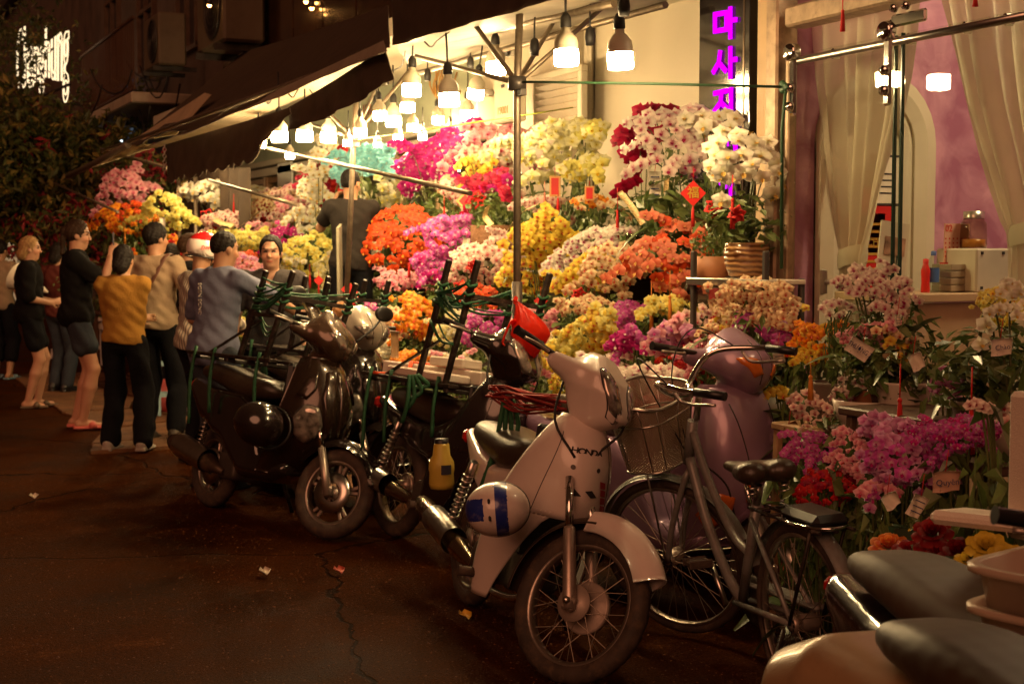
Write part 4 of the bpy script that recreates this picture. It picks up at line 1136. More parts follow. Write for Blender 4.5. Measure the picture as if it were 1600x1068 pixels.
def ellipse_pts(px, py, w, h, x, size, fwd=.75, back=-.25):
    C = PX(px, py, x); s = mpp(C); g_ = 1.0 if py > 300 else .88; a, c = max(.01, w * s * .555 * g_ - size * .35), max(.01, h * s * .57 * g_ - size * .35); b = min(max(a, c) * .8, .34)
    p_ = 1.6; area = 4 * math.pi * (((a * b) ** p_ + (a * c) ** p_ + (b * c) ** p_) / 3) ** (1 / p_)
    N_ = int(area / (size * .71) ** 2); f1, f2, f3 = (fr_.uniform(0, 6.28) for _ in range(3)); out = []
    for i in range(N_):
        z = 1 - 2 * (i + .5) / N_; r_ = math.sqrt(1 - z * z); ph = i * 2.399963
        ux, uy = r_ * math.cos(ph), r_ * math.sin(ph)        # uy = towards the viewer
        if uy < back: continue
        if z < -.55 and fr_.random() < .5: continue
        n = (RT * (ux / a) - FW * (uy / b) + UPV * (z / c)).normalized()
        jit = size * .22
        g = 1.06 + .13 * math.sin(2.6 * ux + 3.1 * z + f1) + .11 * math.sin(4.3 * z - 2.2 * ux + f2) + .10 * math.sin(5.5 * ux + f3); ux, uy, z = ux * g, uy * g, z * g
        if z < -.3: z *= .85 + .35 * abs(math.sin(3.5 * ux + f2))
        p = C + RT * (ux * a) - FW * (uy * b) + UPV * (z * c) + Vector((fr_.uniform(-jit, jit), fr_.uniform(-jit, jit), fr_.uniform(-jit, jit)))
        out.append((p, n))
    return C, out
def band_pts(pts, width, x, size):
    P = [PX(a, b, x + (0 if len(q) < 3 else 0)) for q in pts for a, b in [q[:2]]]; s = mpp(P[0]); w = max(.02, width * s * (.60 if pts[0][1] > 300 else .52) - size * .3)
    path = spline(P, 8); out = []; acc = 0.0; step = size * .68
    rows = max(1, int(round(math.pi * w / (size * .72))))
    for i in range(len(path) - 1):
        d = path[i + 1] - path[i]; acc += d.length
        if acc < step: continue
        acc -= step; t = d.normalized(); side = t.cross(FW).normalized()
        for r_ in range(rows):
            a = math.pi * (r_ + .5 + fr_.uniform(-.3, .3)) / rows
            off = side * math.cos(a) * w - FW * math.sin(a) * w * .8
            jit = size * .2
            out.append((path[i] + off + Vector((fr_.uniform(-jit, jit), fr_.uniform(-jit, jit), fr_.uniform(-jit, jit))), (side * math.cos(a) * .8 - FW * math.sin(a)).normalized()))
    return sum(P, Vector()) / len(P), out
def orchid(lab, shape, key, bpx, x, base, pot=None, cat='orchid', leaves=6, fol=1.0, name='potted_orchid', group=None, keep=1.0, stems=4, nod=0.35, potxy=None, key2=None, pots=1.0):
    if shape[0] == 'e':
        size = bpx * mpp(PX(shape[1], shape[2], x)); C, pts = ellipse_pts(*shape[1:], x, size)
    else:
        size = bpx * mpp(PX(*shape[1][0][:2], x)); C, pts = band_pts(shape[1], shape[2], x, size)
    if keep < 1: pts = [p for p in pts if fr_.random() < keep]
    for _ in range(int(2 + len(pts) / 18) if bpx < 28 else 0):              # loose sprays that break the outline
        p, n = pts[fr_.randrange(len(pts))]; lat = RT * (1 if (p - C).dot(RT) > 0 else -1); d = (n * .5 + lat * fr_.uniform(.2, .9) - UPV * fr_.uniform(-.5, .5) - FW * .15).normalized()
        for k in range(fr_.randrange(2, 5)): d = (d - UPV * .22).normalized(); p = p + d * size * .62; pts.append((p, (n + d * .4).normalized()))
    if len(pts) > 290: pts = fr_.sample(pts, 290)
    zmin = min(p.z for p, n in pts); foot = Vector((C.x + .03, C.y, base)) if potxy is None else Vector((potxy[0], potxy[1], base))
    t = thing(name, lab, cat, foot, group=group)
    pm = POTS[fr_.randrange(5)] if pot is None else pot
    ptop = 0.0
    if pm:
        o = link('pot', pm, t); o.scale = (pots,) * 3; ptop = max(v.co.z for v in pm.vertices) * pots
    top = foot + Vector((0, 0, ptop - .01)); toward = -FW
    for i, (p, n) in enumerate(pts):
        q = (n * .55 + toward * (.55 + .2 * fr_.random()) + Vector((-.12, 0, .02)) + Vector((fr_.uniform(-nod, nod), fr_.uniform(-nod, nod), fr_.uniform(-nod, nod)))).normalized()
        T = aim(p - foot, q) @ Matrix.Rotation(fr_.uniform(-.35, .35), 4, 'Z')
        kk = key2 if key2 and fr_.random() < .3 else key
        if fr_.random() < .06:
            o = link('bud', BUDS[kk], t); s_ = size * .8
        else:
            o = link('bloom', BLOOMS[kk][fr_.randrange(3)], t); s_ = size * fr_.uniform(.95, 1.32)
        o.matrix_basis = T @ Matrix.Diagonal((s_, s_, s_, 1))
    # stems rise from the pot and arch through the flowers
    pick = fr_.sample(pts, min(stems, len(pts)))
    for p, n in pick:
        a = top - foot; b = p - foot - n * size * .2
        hi = Vector((a.x * .5 + b.x * .5, a.y * .5 + b.y * .5, max(b.z, a.z) + .04)) + FW * .06
        m_ = MB(); m_.tube(bez(a + Vector((fr_.uniform(-.02, .02), fr_.uniform(-.02, .02), 0)), a.lerp(hi, .6) + FW * .03, hi, b, 9), .0038, 5); m_.build('flower_stem', stem_m, t)
    gap = max(.10, zmin - (base + ptop))
    for k in range(leaves):
        o = link('leaf', LEAVES[fr_.randrange(4)], t); a = fr_.uniform(0, 6.28) if k % 3 else math.pi + fr_.uniform(-1, 1)
        s_ = fr_.uniform(.7, 1.15) * min(1.25, max(.6, gap / .26)); o.scale = (s_, s_, s_)
        o.rotation_euler = (fr_.uniform(-.3, .3), fr_.uniform(-.5, .15), a); o.location = (0, 0, ptop + gap * fr_.uniform(0, .45))
    if fol > 0:
        wd_ = max(.3, min(.75, (shape[3] if shape[0] == 'e' else shape[2] * 1.6) * mpp(C) * 1.15)) * fol
        o = link('foliage', CLUMPS[fr_.randrange(5)], t); o['kind'] = 'stuff'
        o.scale = (min(wd_, .5), wd_ * 1.1, max(.28, gap * 1.3)); o.location = (0, 0, ptop + gap * .5); o.rotation_euler = (0, 0, fr_.uniform(-.3, .3))
    return t
# ---- the stepped stand that carries the pots
stand = thing('display_stand', 'dark stepped display stand carrying the rows of potted orchids', 'stand', (0, 0, 0))
cloth_d = M('stand_cloth', (.06, .035, .022), .9, var=.3)
TIER = [(3.42, 3.75, .22), (3.75, 4.05, .52), (4.05, 4.42, .88), (4.42, 5.05, 1.42)]
for (xa, xb, z) in TIER:
    m_ = MB(); m_.box(((xa + xb) / 2, 12.1, z - .012), (xb - xa - .004, 11.8, .024)); m_.build('shelf_board', darkwood, stand)
    m_ = MB(); m_.box((xb - .02, 12.1, (z - .03) / 2), (.02, 11.7, z - .03)); m_.build('riser', cloth_d, stand)
X1, X2, X3, X4 = 3.55, 3.87, 4.2, 4.62
B1, B2, B3, B4 = .22, .52, .88, 1.42
E = 'e'; Bd = 'b'
# top row, right to left
glazed = bpy.data.materials.new('glazed_stripes'); glazed.use_nodes = True
_N, _L = glazed.node_tree.nodes, glazed.node_tree.links; _b = _N['Principled BSDF']; _tc = _N.new('ShaderNodeTexCoord'); _w = _N.new('ShaderNodeTexWave')
_w.bands_direction = 'Z'; _w.inputs['Scale'].default_value = 13; _w.inputs['Distortion'].default_value = 3.0; _w.inputs['Detail'].default_value = 3
_L.new(_tc.outputs['Object'], _w.inputs['Vector']); _r = _N.new('ShaderNodeValToRGB'); _L.new(_w.outputs['Fac'], _r.inputs[0]); _L.new(_r.outputs[0], _b.inputs['Base Color'])
_r.color_ramp.elements[0].color = (.13, .05, .018, 1); _r.color_ramp.elements[1].color = (.48, .27, .11, 1); _b.inputs['Roughness'].default_value = .22; _b.inputs['Coat Weight'].default_value = .5
_bp = _N.new('ShaderNodeBump'); _bp.inputs['Strength'].default_value = .5; _bp.inputs['Distance'].default_value = .01; _L.new(_w.outputs['Fac'], _bp.inputs['Height']); _L.new(_bp.outputs[0], _b.inputs['Normal'])
RX = 3.74
rk = PX(1180, 434, RX); RZ = rk.z
ps = mpp(rk)
STRIPED = pot_mesh([(.0, 0), (24 * ps, 0), (29 * ps, 4 * ps), (36 * ps, 22 * ps), (37.5 * ps, 42 * ps), (35 * ps, 54 * ps), (33 * ps, 55 * ps)], glazed, 40)
rack = thing('flower_rack', 'steel edged shelf rack beside the glass front carrying the striped pot', 'rack', (RX, rk.y, 0))
ry0, ry1 = PX(1226, 434, RX).y - rk.y, PX(1112, 434, RX).y - rk.y
m_ = MB(); m_.box((.0, (ry0 + ry1) / 2, RZ - .016), (.20, ry1 - ry0 + .04, .022), bev=.004); m_.build('shelf', M('pale_shelf', (.5, .42, .32), .4), rack)
m_ = MB(); m_.box((-.115, (ry0 + ry1) / 2, RZ - .02), (.02, ry1 - ry0 + .06, .034), bev=.004); m_.build('shelf_edge', steel, rack)
for yy in (ry0, ry1):
    for xx in (-.1, .09): m_ = MB(); m_.box((xx, yy, (RZ + .12) / 2 if xx < 0 else RZ / 2), (.025, .025, RZ + .12 if xx < 0 else RZ), bev=.004); m_.build('post', darkmetal, rack)
m_ = MB(); m_.box((.02, (ry0 + ry1) / 2, .78), (.22, ry1 - ry0, .022)); m_.build('lower_shelf', darkwood, rack)
orchid('big white orchid cascading above the striped brown pot', (E, 1160, 262, 132, 118), 'white', 30, RX, RZ, STRIPED, fol=.9, leaves=8, stems=5)
orchid('white orchid with magenta speckles below the crimson one beside the violet sign', (E, 1063, 222, 138, 108), 'speckle', 23, 4.1, B4 - .1, fol=1, stems=6)
orchid('white speckled spray reaching up in front of the violet letters', (Bd, [(1085, 205), (1120, 190), (1158, 200)], 36), 'white', 25, 4.0, B4 - .1, fol=.6, key2='speckle')
orchid('deep crimson orchid in the top row left of the speckled white one', (Bd, [(1032, 196), (1000, 210), (968, 240)], 58), 'crimson', 24, 4.5, B4)
orchid('small crimson spray at the very top beside the black sign', (E, 1046, 180, 52, 32), 'crimson', 22, 4.6, B4, leaves=2, fol=.5)
orchid('pale greenish white orchid mass in front of the vent', (E, 868, 232, 128, 92), 'paleyellow', 21, X4, B4)
orchid('pale yellow spray along the top left of the crimson orchid', (Bd, [(945, 205), (905, 208), (870, 215)], 26), 'paleyellow', 20, X4 + .1, B4, fol=.6, key2='lemon')
orchid('bright lemon orchid spray under the pale greenish white one', (Bd, [(940, 258), (910, 262), (880, 275)], 34), 'lemon', 20, X4 - .1, B4, key2='paleyellow')
orchid('pink orchid at the top beside the near tent pole', (E, 780, 216, 104, 46), 'pink', 21, X4 + .1, B4)
orchid('white and pink orchid behind the near tent pole', (E, 775, 246, 82, 44), 'palepink', 20, X4, B4, key2='white')
orchid('magenta orchid cascade below the low bulb', (Bd, [(728, 222), (690, 238), (655, 262), (622, 285)], 62), 'magenta', 19, X4, B4, stems=6)
orchid('yellow orchid streak between magenta and pink ones in the top row', (Bd, [(772, 248), (745, 266), (722, 284)], 28), 'yellow', 17, X4 - .15, B4, fol=.5, key2='lemon')
orchid('crimson orchid row under the yellow streak left of the near pole', (Bd, [(793, 275), (760, 288), (728, 296)], 38), 'crimson', 18, X4 - .2, B4, key2='magenta')
orchid('light pink orchid under the magenta cascade', (E, 702, 294, 46, 30), 'palepink', 15, X4 - .1, B4, fol=.7)
orchid('creamy white orchid sloping down beside the blue one', (Bd, [(672, 244), (645, 262), (615, 292), (596, 318)], 44), 'paleyellow', 17, X4 + .05, B4, key2='white')
orchid('turquoise blue dyed orchid above the man in the dark shirt', (Bd, [(608, 250), (570, 248), (545, 262), (528, 288)], 44), 'blue', 17, 4.35, B4 - .3)
orchid('deep red orchid left of the turquoise one', (Bd, [(545, 245), (525, 258), (510, 285), (488, 308)], 46), 'red', 14, 4.45, B4 - .3, key2='crimson')
orchid('long white orchid cascade hanging left of the red one', (Bd, [(512, 215), (498, 262), (484, 305), (478, 365)], 40), 'white', 16, 4.2, .9, stems=5)
orchid('peach orchid mass between the white cascade and the far windows', (E, 436, 328, 76, 54), 'peach', 11, X4 - .1, B3, key2='palepink')
orchid('rosy orchid beside the long white cascade', (E, 458, 318, 46, 50), 'palepink', 11, X4 - .05, B3, fol=.4, key2='pink')
orchid('red orchid spray leaning left of the peach mass', (Bd, [(420, 320), (404, 334), (388, 350)], 24), 'red', 11, X4 - .2, B3, fol=.5)
orchid('white orchid hanging under the scalloped valance', (E, 345, 304, 98, 46), 'white', 15, 4.2, B3, stems=6)
orchid('round ball of pink orchids at the far left end', (E, 194, 297, 78, 62), 'pink', 14, 3.2, .8, stems=6)
orchid('orange orchid under the pink ball', (E, 202, 342, 74, 46), 'orange', 12, 3.15, .8, key2='redorange')
orchid('bright yellow orchid next to the orange one at the far end', (E, 256, 332, 66, 56), 'lemon', 12, 3.35, .8)
orchid('small orange spray in the dark leaves behind the tan shirt', (Bd, [(262, 372), (270, 395), (265, 420)], 24), 'orange', 9, 3.3, .8, key2='red', fol=1.4)
orchid('orange red spray behind the woman in mustard', (Bd, [(215, 400), (205, 420), (222, 445)], 26), 'redorange', 9, 3.2, .8, fol=1.5, key2='orange')
# third row
orchid('cream white orchid beside the slim tent pole', (E, 566, 382, 54, 62), 'white', 15, X3, B3)
orchid('fiery orange red orchid mass in the middle row', (E, 632, 376, 112, 84), 'redorange', 17, X3, B3, stems=6)
orchid('violet pink orchid right of the fiery orange one', (E, 703, 370, 76, 60), 'violet', 14, X3, B3)
orchid('darker violet orchid hanging below the violet pink one', (E, 678, 418, 58, 50), 'violet', 13, X3 - .1, B3 - .2, key2='magenta', fol=.6)
orchid('pale pink orchid with dark red hearts left of the near pole', (E, 760, 412, 104, 58), 'palepink', 15, X3 - .05, B3)
orchid('small pale pink spray beside the stone pot at the near pole', (E, 790, 374, 48, 26), 'palepink', 13, X3 + .1, B3)
orchid('golden yellow orchid cascade falling right of the near pole', (Bd, [(880, 346), (855, 372), (826, 405), (808, 455)], 66), 'yellow', 18, X3 - .02, B3, stems=6)
orchid('white orchid with magenta hearts in the middle row', (Bd, [(968, 378), (920, 384), (885, 408), (862, 432)], 44), 'purpleheart', 17, X3, B3, stems=5)
orchid('golden yellow spray in front of the white magenta hearted orchid', (Bd, [(938, 398), (915, 414), (890, 438), (868, 462)], 30), 'yellow', 18, X3 - .15, B3 - .1)
orchid('peach yellow orchid left of the coral one', (E, 960, 418, 92, 60), 'peach', 16, X3 - .1, B3)
orchid('big coral orange orchid in front of the glass vase', (E, 1052, 402, 116, 92), 'coral', 21, X3 - .25, B3, key2='redorange', stems=7)
orchid('yellow orchid mass behind the woman in grey', (E, 482, 396, 74, 50), 'lemon', 13, 4.0, B2)
orchid('magenta orchid beside the woman in grey', (E, 442, 374, 46, 40), 'magenta', 12, 4.1, B3)
orchid('yellow green orchid left of the woman in grey', (E, 380, 378, 76, 34), 'lemon', 10, 4.0, B3)
orchid('orange red orchid between the two men and the woman in grey', (E, 388, 406, 34, 28), 'redorange', 9, 3.9, B3, fol=.5)
orchid('pink orchid mass behind the raised blue arm', (E, 388, 428, 62, 50), 'pink', 11, 3.7, B2, key2='lilac')
orchid('small white orchid beside the grey woman shoulder', (E, 448, 408, 34, 26), 'white', 10, 3.8, B2, fol=.5)
# second row
orchid('small magenta orchid right of the slim pole in the lower row', (E, 576, 502, 58, 46), 'violet', 11, X2 - .1, B2 - .1, key2='pink')
orchid('peach orchid in the lower row left of the orange one', (E, 612, 506, 58, 50), 'peach', 12, X2, B2 - .1)
orchid('pure orange orchid in the lower row by the tall rack', (E, 650, 498, 48, 62), 'orange', 14, X2 - .05, B2 - .1)
orchid('violet orchid in the lower row left of the red bag', (E, 760, 512, 62, 52), 'violet', 14, X2, B2)
orchid('cream orchid seen through the green roped rack', (E, 704, 520, 48, 56), 'paleyellow', 11, X2 + .05, B2 - .1, key2='white')
orchid('red orange sprig behind the roped rack', (E, 672, 516, 34, 34), 'redorange', 10, X2 + .1, B2, fol=.4)
orchid('white orchid close to the styrofoam boards', (E, 584, 552, 50, 28), 'white', 12, X1 + .1, B1)
orchid('yellowish orchid beside the child with light brown hair', (E, 536, 474, 40, 34), 'paleyellow', 9, X2, B2)
orchid('magenta sprig above the styrofoam boards', (E, 612, 572, 36, 16), 'magenta', 9, X1, B1, fol=.8, leaves=3)
orchid('pink and white orchid between the rack uprights', (E, 702, 570, 60, 30), 'pink', 12, X1, B1, key2='white')
orchid('orange flowering plant under the styrofoam boards', (E, 582, 596, 40, 32), 'orange', 10, 3.4, .1, cat='flowering plant', fol=.9)
# first row, right of the near pole
orchid('yellow green orchid mass right of the red bag', (Bd, [(962, 512), (930, 522), (900, 545), (872, 566)], 62), 'lemon', 17, X1 + .1, B1 + .1, key2='yellow', stems=6)
orchid('peach sprig just right of the red bag', (E, 862, 542, 54, 44), 'peach', 12, X1 + .1, B1)
orchid('magenta orchid sprays over the white headlight cowl', (Bd, [(1000, 522), (975, 535), (950, 552)], 34), 'magenta', 18, X1 + .05, B1 + .1, key2='violet')
orchid('large pink orchid sprays with dark hearts above the wire basket', (Bd, [(1078, 512), (1045, 528), (1022, 556)], 46), 'pink', 21, X1 + .05, B1 + .1, key2='lilac')
orchid('white orchid with purple hearts behind the white motorbike', (Bd, [(905, 570), (935, 572), (962, 590)], 36), 'purpleheart', 17, X1, B1)
orchid('big white purple hearted orchids over the wire basket', (Bd, [(968, 598), (1010, 592), (1065, 600)], 42), 'purpleheart', 22, X1 - .02, B1)
orchid('red dense little flowers behind the bicycle handlebar', (E, 1082, 574, 58, 44), 'red', 8, X1 + .1, B1 + .1, cat='flowering plant', key2='crimson')
orchid('red sprig under the large pink sprays', (E, 1046, 556, 38, 30), 'redorange', 10, X1 + .1, B1, fol=.5, key2='red')
orchid('pink white orchid right of the large pink sprays', (Bd, [(1140, 538), (1105, 542), (1070, 558)], 30), 'pink', 16, X1, B1 + .1, key2='white')
orchid('pale pink orchid low between basket and silver scooter', (Bd, [(1095, 655), (1092, 690), (1098, 720)], 26), 'pink', 13, X1, .05, key2='white', fol=1.2)
for (lab, sh_, key, b_, x_, z_) in (('cream orchid low behind the slim pole', (E, 522, 420, 50, 40), 'paleyellow', 11, 4.0, B2), ('pink orchid filling the gap under the fiery orange one', (E, 618, 440, 60, 30), 'pink', 12, 4.0, B2), ('orange red orchid under the pale pink one', (E, 740, 462, 60, 30), 'redorange', 12, 3.95, B2),
        ('white orchid left of the violet lower orchid', (E, 728, 500, 34, 36), 'white', 12, X2, B2), ('pink orchid under the golden cascade', (E, 838, 500, 60, 36), 'pink', 14, X2, B2), ('magenta orchid in the dark leaves below the peach yellow one', (E, 985, 488, 60, 34), 'violet', 15, X2, B2), ('yellow orchid below the coral one', (E, 1040, 478, 60, 36), 'lemon', 15, X2, B2),
        ('peach orchid between lemon mass and magenta sprays', (E, 912, 478, 64, 34), 'peach', 14, X2, B2), ('white pink orchid behind the rack post', (E, 1090, 500, 46, 40), 'palepink', 15, X2 - .1, B2), ('golden orchid under the white headlight cowl row', (E, 885, 600, 50, 34), 'yellow', 14, X1 - .05, B1), ('dark red orchid under the big white purple hearted ones', (E, 1030, 632, 70, 30), 'crimson', 15, X1 - .1, B1),
        ('pink orchid at the foot of the near pole', (E, 835, 580, 44, 40), 'pink', 13, X1 - .05, B1), ('orange orchid low behind the tall rack', (E, 640, 560, 50, 26), 'orange', 11, X1 + .1, B1), ('pink orchid left of the peach far mass', (E, 400, 358, 40, 26), 'pink', 10, 4.2, B3), ('rosy orchid in front of the far white one', (E, 352, 345, 60, 28), 'palepink', 10, 4.0, .9),
        ('pink orchid under the red envelope leaves', (E, 850, 318, 60, 26), 'palepink', 14, 4.35, 1.15), ('white orchid behind the rack at the violet jamb', (E, 1222, 562, 40, 36), 'palepink', 14, 3.75, .5), ('peach orchid hanging over the rack shelf edge', (Bd, [(1232, 462), (1185, 456), (1128, 466)], 34), 'peach', 15, RX - .14, .79), ('peach orchid row just above the lilac magenta spray', (Bd, [(1240, 500), (1190, 494), (1128, 500)], 34), 'peach', 15, RX - .12, .79), ('pink white orchid low beside the lilac silver scooter', (E, 1262, 640, 60, 56), 'palepink', 16, 3.4, .3), ('violet orchid on the ground under the small wooden stool', (E, 1268, 705, 70, 50), 'violet', 15, 3.25, .02), ('white speckled orchid right of the small wooden stool', (E, 1335, 612, 60, 44), 'speckle', 15, 3.42, .6), ('violet orchid low before the glass panel', (E, 1480, 600, 60, 44), 'lilac', 16, 3.3, .02)):
    orchid(lab, sh_, key, b_, x_, z_)
# beside the rack and in front of the massage shop
orchid('peach orchid under the rack shelf in front of red pots', (Bd, [(1205, 452), (1170, 448), (1138, 458)], 30), 'peach', 15, RX - .02, .79)
orchid('second peach orchid row below the rack shelf', (Bd, [(1222, 492), (1185, 478), (1150, 482), (1112, 488)], 36), 'peach', 15, RX - .04, .79, key2='yellow', stems=5)
orchid('lilac magenta orchid spray above the silver scooter', (Bd, [(1160, 505), (1190, 502), (1215, 515), (1230, 528)], 36), 'violet', 19, RX - .10, .79)
orchid('small peach sprig left of the silver scooter cowl', (E, 1128, 512, 50, 26), 'peach', 11, RX, .79, fol=.8)
orchid('orange and yellow orchid at the foot of the violet jamb', (Bd, [(1240, 522), (1268, 528), (1300, 535)], 36), 'orange', 15, 3.6, .5, key2='yellow')
orchid('yellow sprig under the orange and yellow orchid', (E, 1268, 560, 44, 30), 'yellow', 13, 3.58, .45, fol=.8, pots=.8)
orchid('yellow orchid bloom spray beside the silver scooter cowl', (Bd, [(1222, 600), (1226, 620), (1232, 640)], 18), 'yellow', 17, 3.62, .2, fol=.6, leaves=2, keep=.7)
orchid('tall sparse white orchid with magenta hearts in front of the glass', (Bd, [(1322, 426), (1352, 446), (1380, 470), (1398, 505)], 46), 'purpleheart', 16, 3.45, .86, stems=8, keep=.6, key2='speckle')
orchid('upright white orchid stems with magenta hearts beside the desk', (Bd, [(1362, 422), (1385, 432), (1405, 452), (1420, 478)], 38), 'purpleheart', 17, 3.5, .9, stems=8, keep=.65)
orchid('small white orchid sprig at the edge of the glass door', (E, 1300, 482, 34, 36), 'purpleheart', 15, 3.5, .86, fol=.4, leaves=2, keep=.7)
orchid('light pink orchid row behind the handwritten card', (Bd, [(1388, 515), (1350, 520), (1312, 534)], 26), 'pink', 13, 3.42, .86)
orchid('yellow orchid with red hearts right of the handwritten card', (Bd, [(1412, 520), (1395, 545), (1400, 570)], 36), 'peach', 17, 3.45, .9, key2='yellow', keep=.8)
orchid('large white moth orchid stems at the right edge', (Bd, [(1540, 470), (1530, 520), (1512, 552)], 30), 'white', 30, 3.22, .9, keep=.75, stems=6, leaves=8, fol=1.3)
orchid('single white blooms high on a black arched stem at the right edge', (Bd, [(1570, 430), (1578, 445), (1594, 500)], 12), 'white', 22, 3.24, .9, keep=.9, leaves=0, fol=0, stems=2)
orchid('yellow oncidium behind the large white moth orchid', (E, 1562, 478, 62, 52), 'lemon', 10, 3.36, .9, key2='yellow', fol=1.2)
orchid('long lilac orchid row on the low table', (Bd, [(1342, 662), (1385, 668), (1440, 682), (1475, 690)], 40), 'lilac', 22, 3.05, .38, stems=7, fol=1.3)
orchid('purple lilac orchid mass with labels in front of the low table', (E, 1412, 722, 124, 80), 'lilac', 24, 2.95, .02, key2='violet', stems=7, fol=1.25, nod=.5)
orchid('dusky pink orchid left of the lilac mass', (E, 1322, 690, 50, 40), 'pink', 14, 3.05, .02, keep=.8, leaves=2)
orchid('dusky pink sprig above the red kalanchoe', (Bd, [(1292, 722), (1318, 725), (1340, 735)], 24), 'pink', 14, 3.0, .02, keep=.8, leaves=2)
orchid('dark magenta small flowers behind the foam box', (E, 1500, 672, 110, 40), 'violet', 13, 3.0, .02, key2='magenta', fol=1.2)
orchid('pale pink orchid at the right edge above the foam box', (Bd, [(1545, 645), (1575, 650), (1596, 660)], 30), 'palepink', 22, 2.8, .02)
orchid('single pink orchid stem hanging in front of the lilac mass', (Bd, [(1362, 745), (1366, 765)], 16), 'pink', 21, 2.85, .02, fol=.5, leaves=2)
orchid('red kalanchoe cushion beside the silver scooter', (E, 1296, 762, 84, 50), 'red', 13, 2.98, .02, cat='kalanchoe', fol=.8, leaves=1, key2='crimson', name='potted_kalanchoe')
# flower sellers goods near the people
orchid('small pink violet orchid low behind the phone girl', (E, 158, 440, 24, 34), 'violet', 9, 3.3, .5, fol=1.2)
orchid('green seedling pots beside the blue shirted man', (E, 372, 505, 36, 24), 'lemon', 8, 3.3, .2, fol=1.3)
t = thing('flower_table', 'dark table under the pink, orange and yellow orchids at the far left end', 'table', PX(225, 400, 3.25).to_2d().to_3d())
m_ = MB(); m_.box((0, .2, .785), (.6, 3.4, .03), bev=.005); m_.build('table_top', darkwood, t)
for i in (-.25, .25):
    for j in (-1.4, 1.8): m_ = MB(); m_.box((i, j, .385), (.05, .05, .77)); m_.build('leg', darkwood, t)
# ---- roses
def rose_mesh(key):
    base, cen, lip, edge = [np.array(c) for c in SCH[key]]; V, Fc, C = [], [], []
    for ring, (r_, h, n, ph, tilt) in enumerate(((.13, .30, 4, 0, .02), (.26, .29, 5, .5, .08), (.40, .22, 6, .2, .2), (.52, .10, 7, .9, .36))):
        for k in range(n):
            a0 = 2 * math.pi * k / n + ph; b0 = len(V)
            for i in range(4):
                u = i / 3
                for j in range(4):
                    v = j / 3 * 2 - 1
                    a = a0 + v * 3.6 / n * (1 if ring else 1.2) * (.75 + .25 * math.sin(math.pi * u))
                    rr = r_ * (.45 + .55 * u ** .6) + tilt * u * u * (1 - .3 * v * v); z = -.12 + (h + .16) * u - (.08 * u * v * v) - tilt * .5 * u ** 3
                    V.append((rr * math.cos(a), rr * math.sin(a), z)); C.append(base * (.8 + .2 * u) if u < .9 else edge)
            for i in range(3):
                for j in range(3):
                    p = b0 + i * 4 + j; Fc.append((p, p + 1, p + 5, p + 4))
    return mesh_from('rose', V, Fc, PETAL, None, True, np.array(C))
SCH['rosered'] = ((.22, .006, .008), (.12, .003, .003), (.2, 0, 0), (.30, .012, .012))
SCH['roseorange'] = ((.58, .10, .02), (.5, .06, .01), (.5, .1, 0), (.70, .28, .05))
ROSE = {k: rose_mesh(k) for k in ('rosered', 'roseorange', 'yellow')}
wrap = M('green_wrap', (.04, .075, .04), .5, var=.2)
def bouquet(lab, spots, key, x, size, base=.3):
    P = [PX(a, b, x) for a, b in spots]; C = sum(P, Vector()) / len(P); foot = Vector((C.x, C.y, base)); t = thing('rose_bouquet', lab, 'bouquet', foot)
    for p in P:
        o = link('rose', ROSE[key], t); d = (Vector((-.35, -.35, .85)) + (p - C) * 1.5 + Vector((fr_.uniform(-.25, .25), fr_.uniform(-.25, .25), 0))).normalized()
        s_ = size * fr_.uniform(.9, 1.15); o.matrix_basis = aim(p - foot + Vector((0, fr_.uniform(-.02, .02), fr_.uniform(-.02, .02))), d) @ Matrix.Diagonal((s_, s_, s_, 1))
        m_ = MB(); m_.tube([p - foot, (p - foot) * .5, (0, 0, .02)], .003, 5); m_.build('stem', stem_m, t)
    h = min(p.z for p in P) - base
    m_ = MB(); w_ = max((p - C).length for p in P) + .03
    m_.lathe([(.03, 0), (.05, h * .4), (w_ * .8, h * .85), (w_, h * 1.02)], 18, wob=lambda i, j: .012 * (j % 2) * i); m_.build('wrapping', wrap, t)
    o = link('foliage', CLUMPS[5], t); o['kind'] = 'stuff'; o.scale = (w_ * 2, w_ * 2, .16); o.location = (0, 0, h * .9)
    return t
bouquet('bunch of dark red roses above the black motorbike seat', [(1425, 850), (1452, 838), (1478, 856), (1442, 872), (1468, 884), (1500, 872), (1508, 895), (1485, 905), (1520, 902), (1456, 862)], 'rosered', 2.62, .062)
bouquet('two orange roses left of the dark red roses', [(1385, 850), (1398, 872), (1378, 872)], 'roseorange', 2.66, .062)
bouquet('single yellow rose standing behind the red roses', [(1425, 828)], 'yellow', 2.75, .05)
bouquet('bunch of yellow roses beside the cream plastic tub', [(1520, 868), (1545, 858), (1555, 878), (1535, 885), (1575, 872)], 'yellow', 2.5, .058)
# ================================================================== the dark street behind
def wallbox(nm, c, d, mt, par, bev=0.0): m_ = MB(); m_.box(c, d, bev=bev); return m_.build(nm, mt, par)
nb_ = thing('neighbour_house', 'dark house behind the awnings with a balcony and wall mounted air conditioners', 'house', (0, 0, 0))
wallbox('wall', (5.6, 24.6, 4.6), (1.2, 10.2, 9.2), darkwall, nb_)
for (y, z) in ((21.5, 5.4), (24.5, 5.4), (27.6, 5.4), (21.5, 2.1), (27.6, 2.0)):
    f = MB()
    for dy in (-.62, 0, .62): f.box((4.97, y + dy, z), (.1, .07, 1.7))
    for dz in (-.85, .85, .2): f.box((4.97, y, z + dz), (.09, 1.17 if abs(dz) < .8 else 1.31, .07))
    w_ = f.build('window', darkwood, nb_); wallbox('pane', (4.99, y, z), (.01, 1.2, 1.66), M('night_pane', (.012, .012, .014), .08), w_)
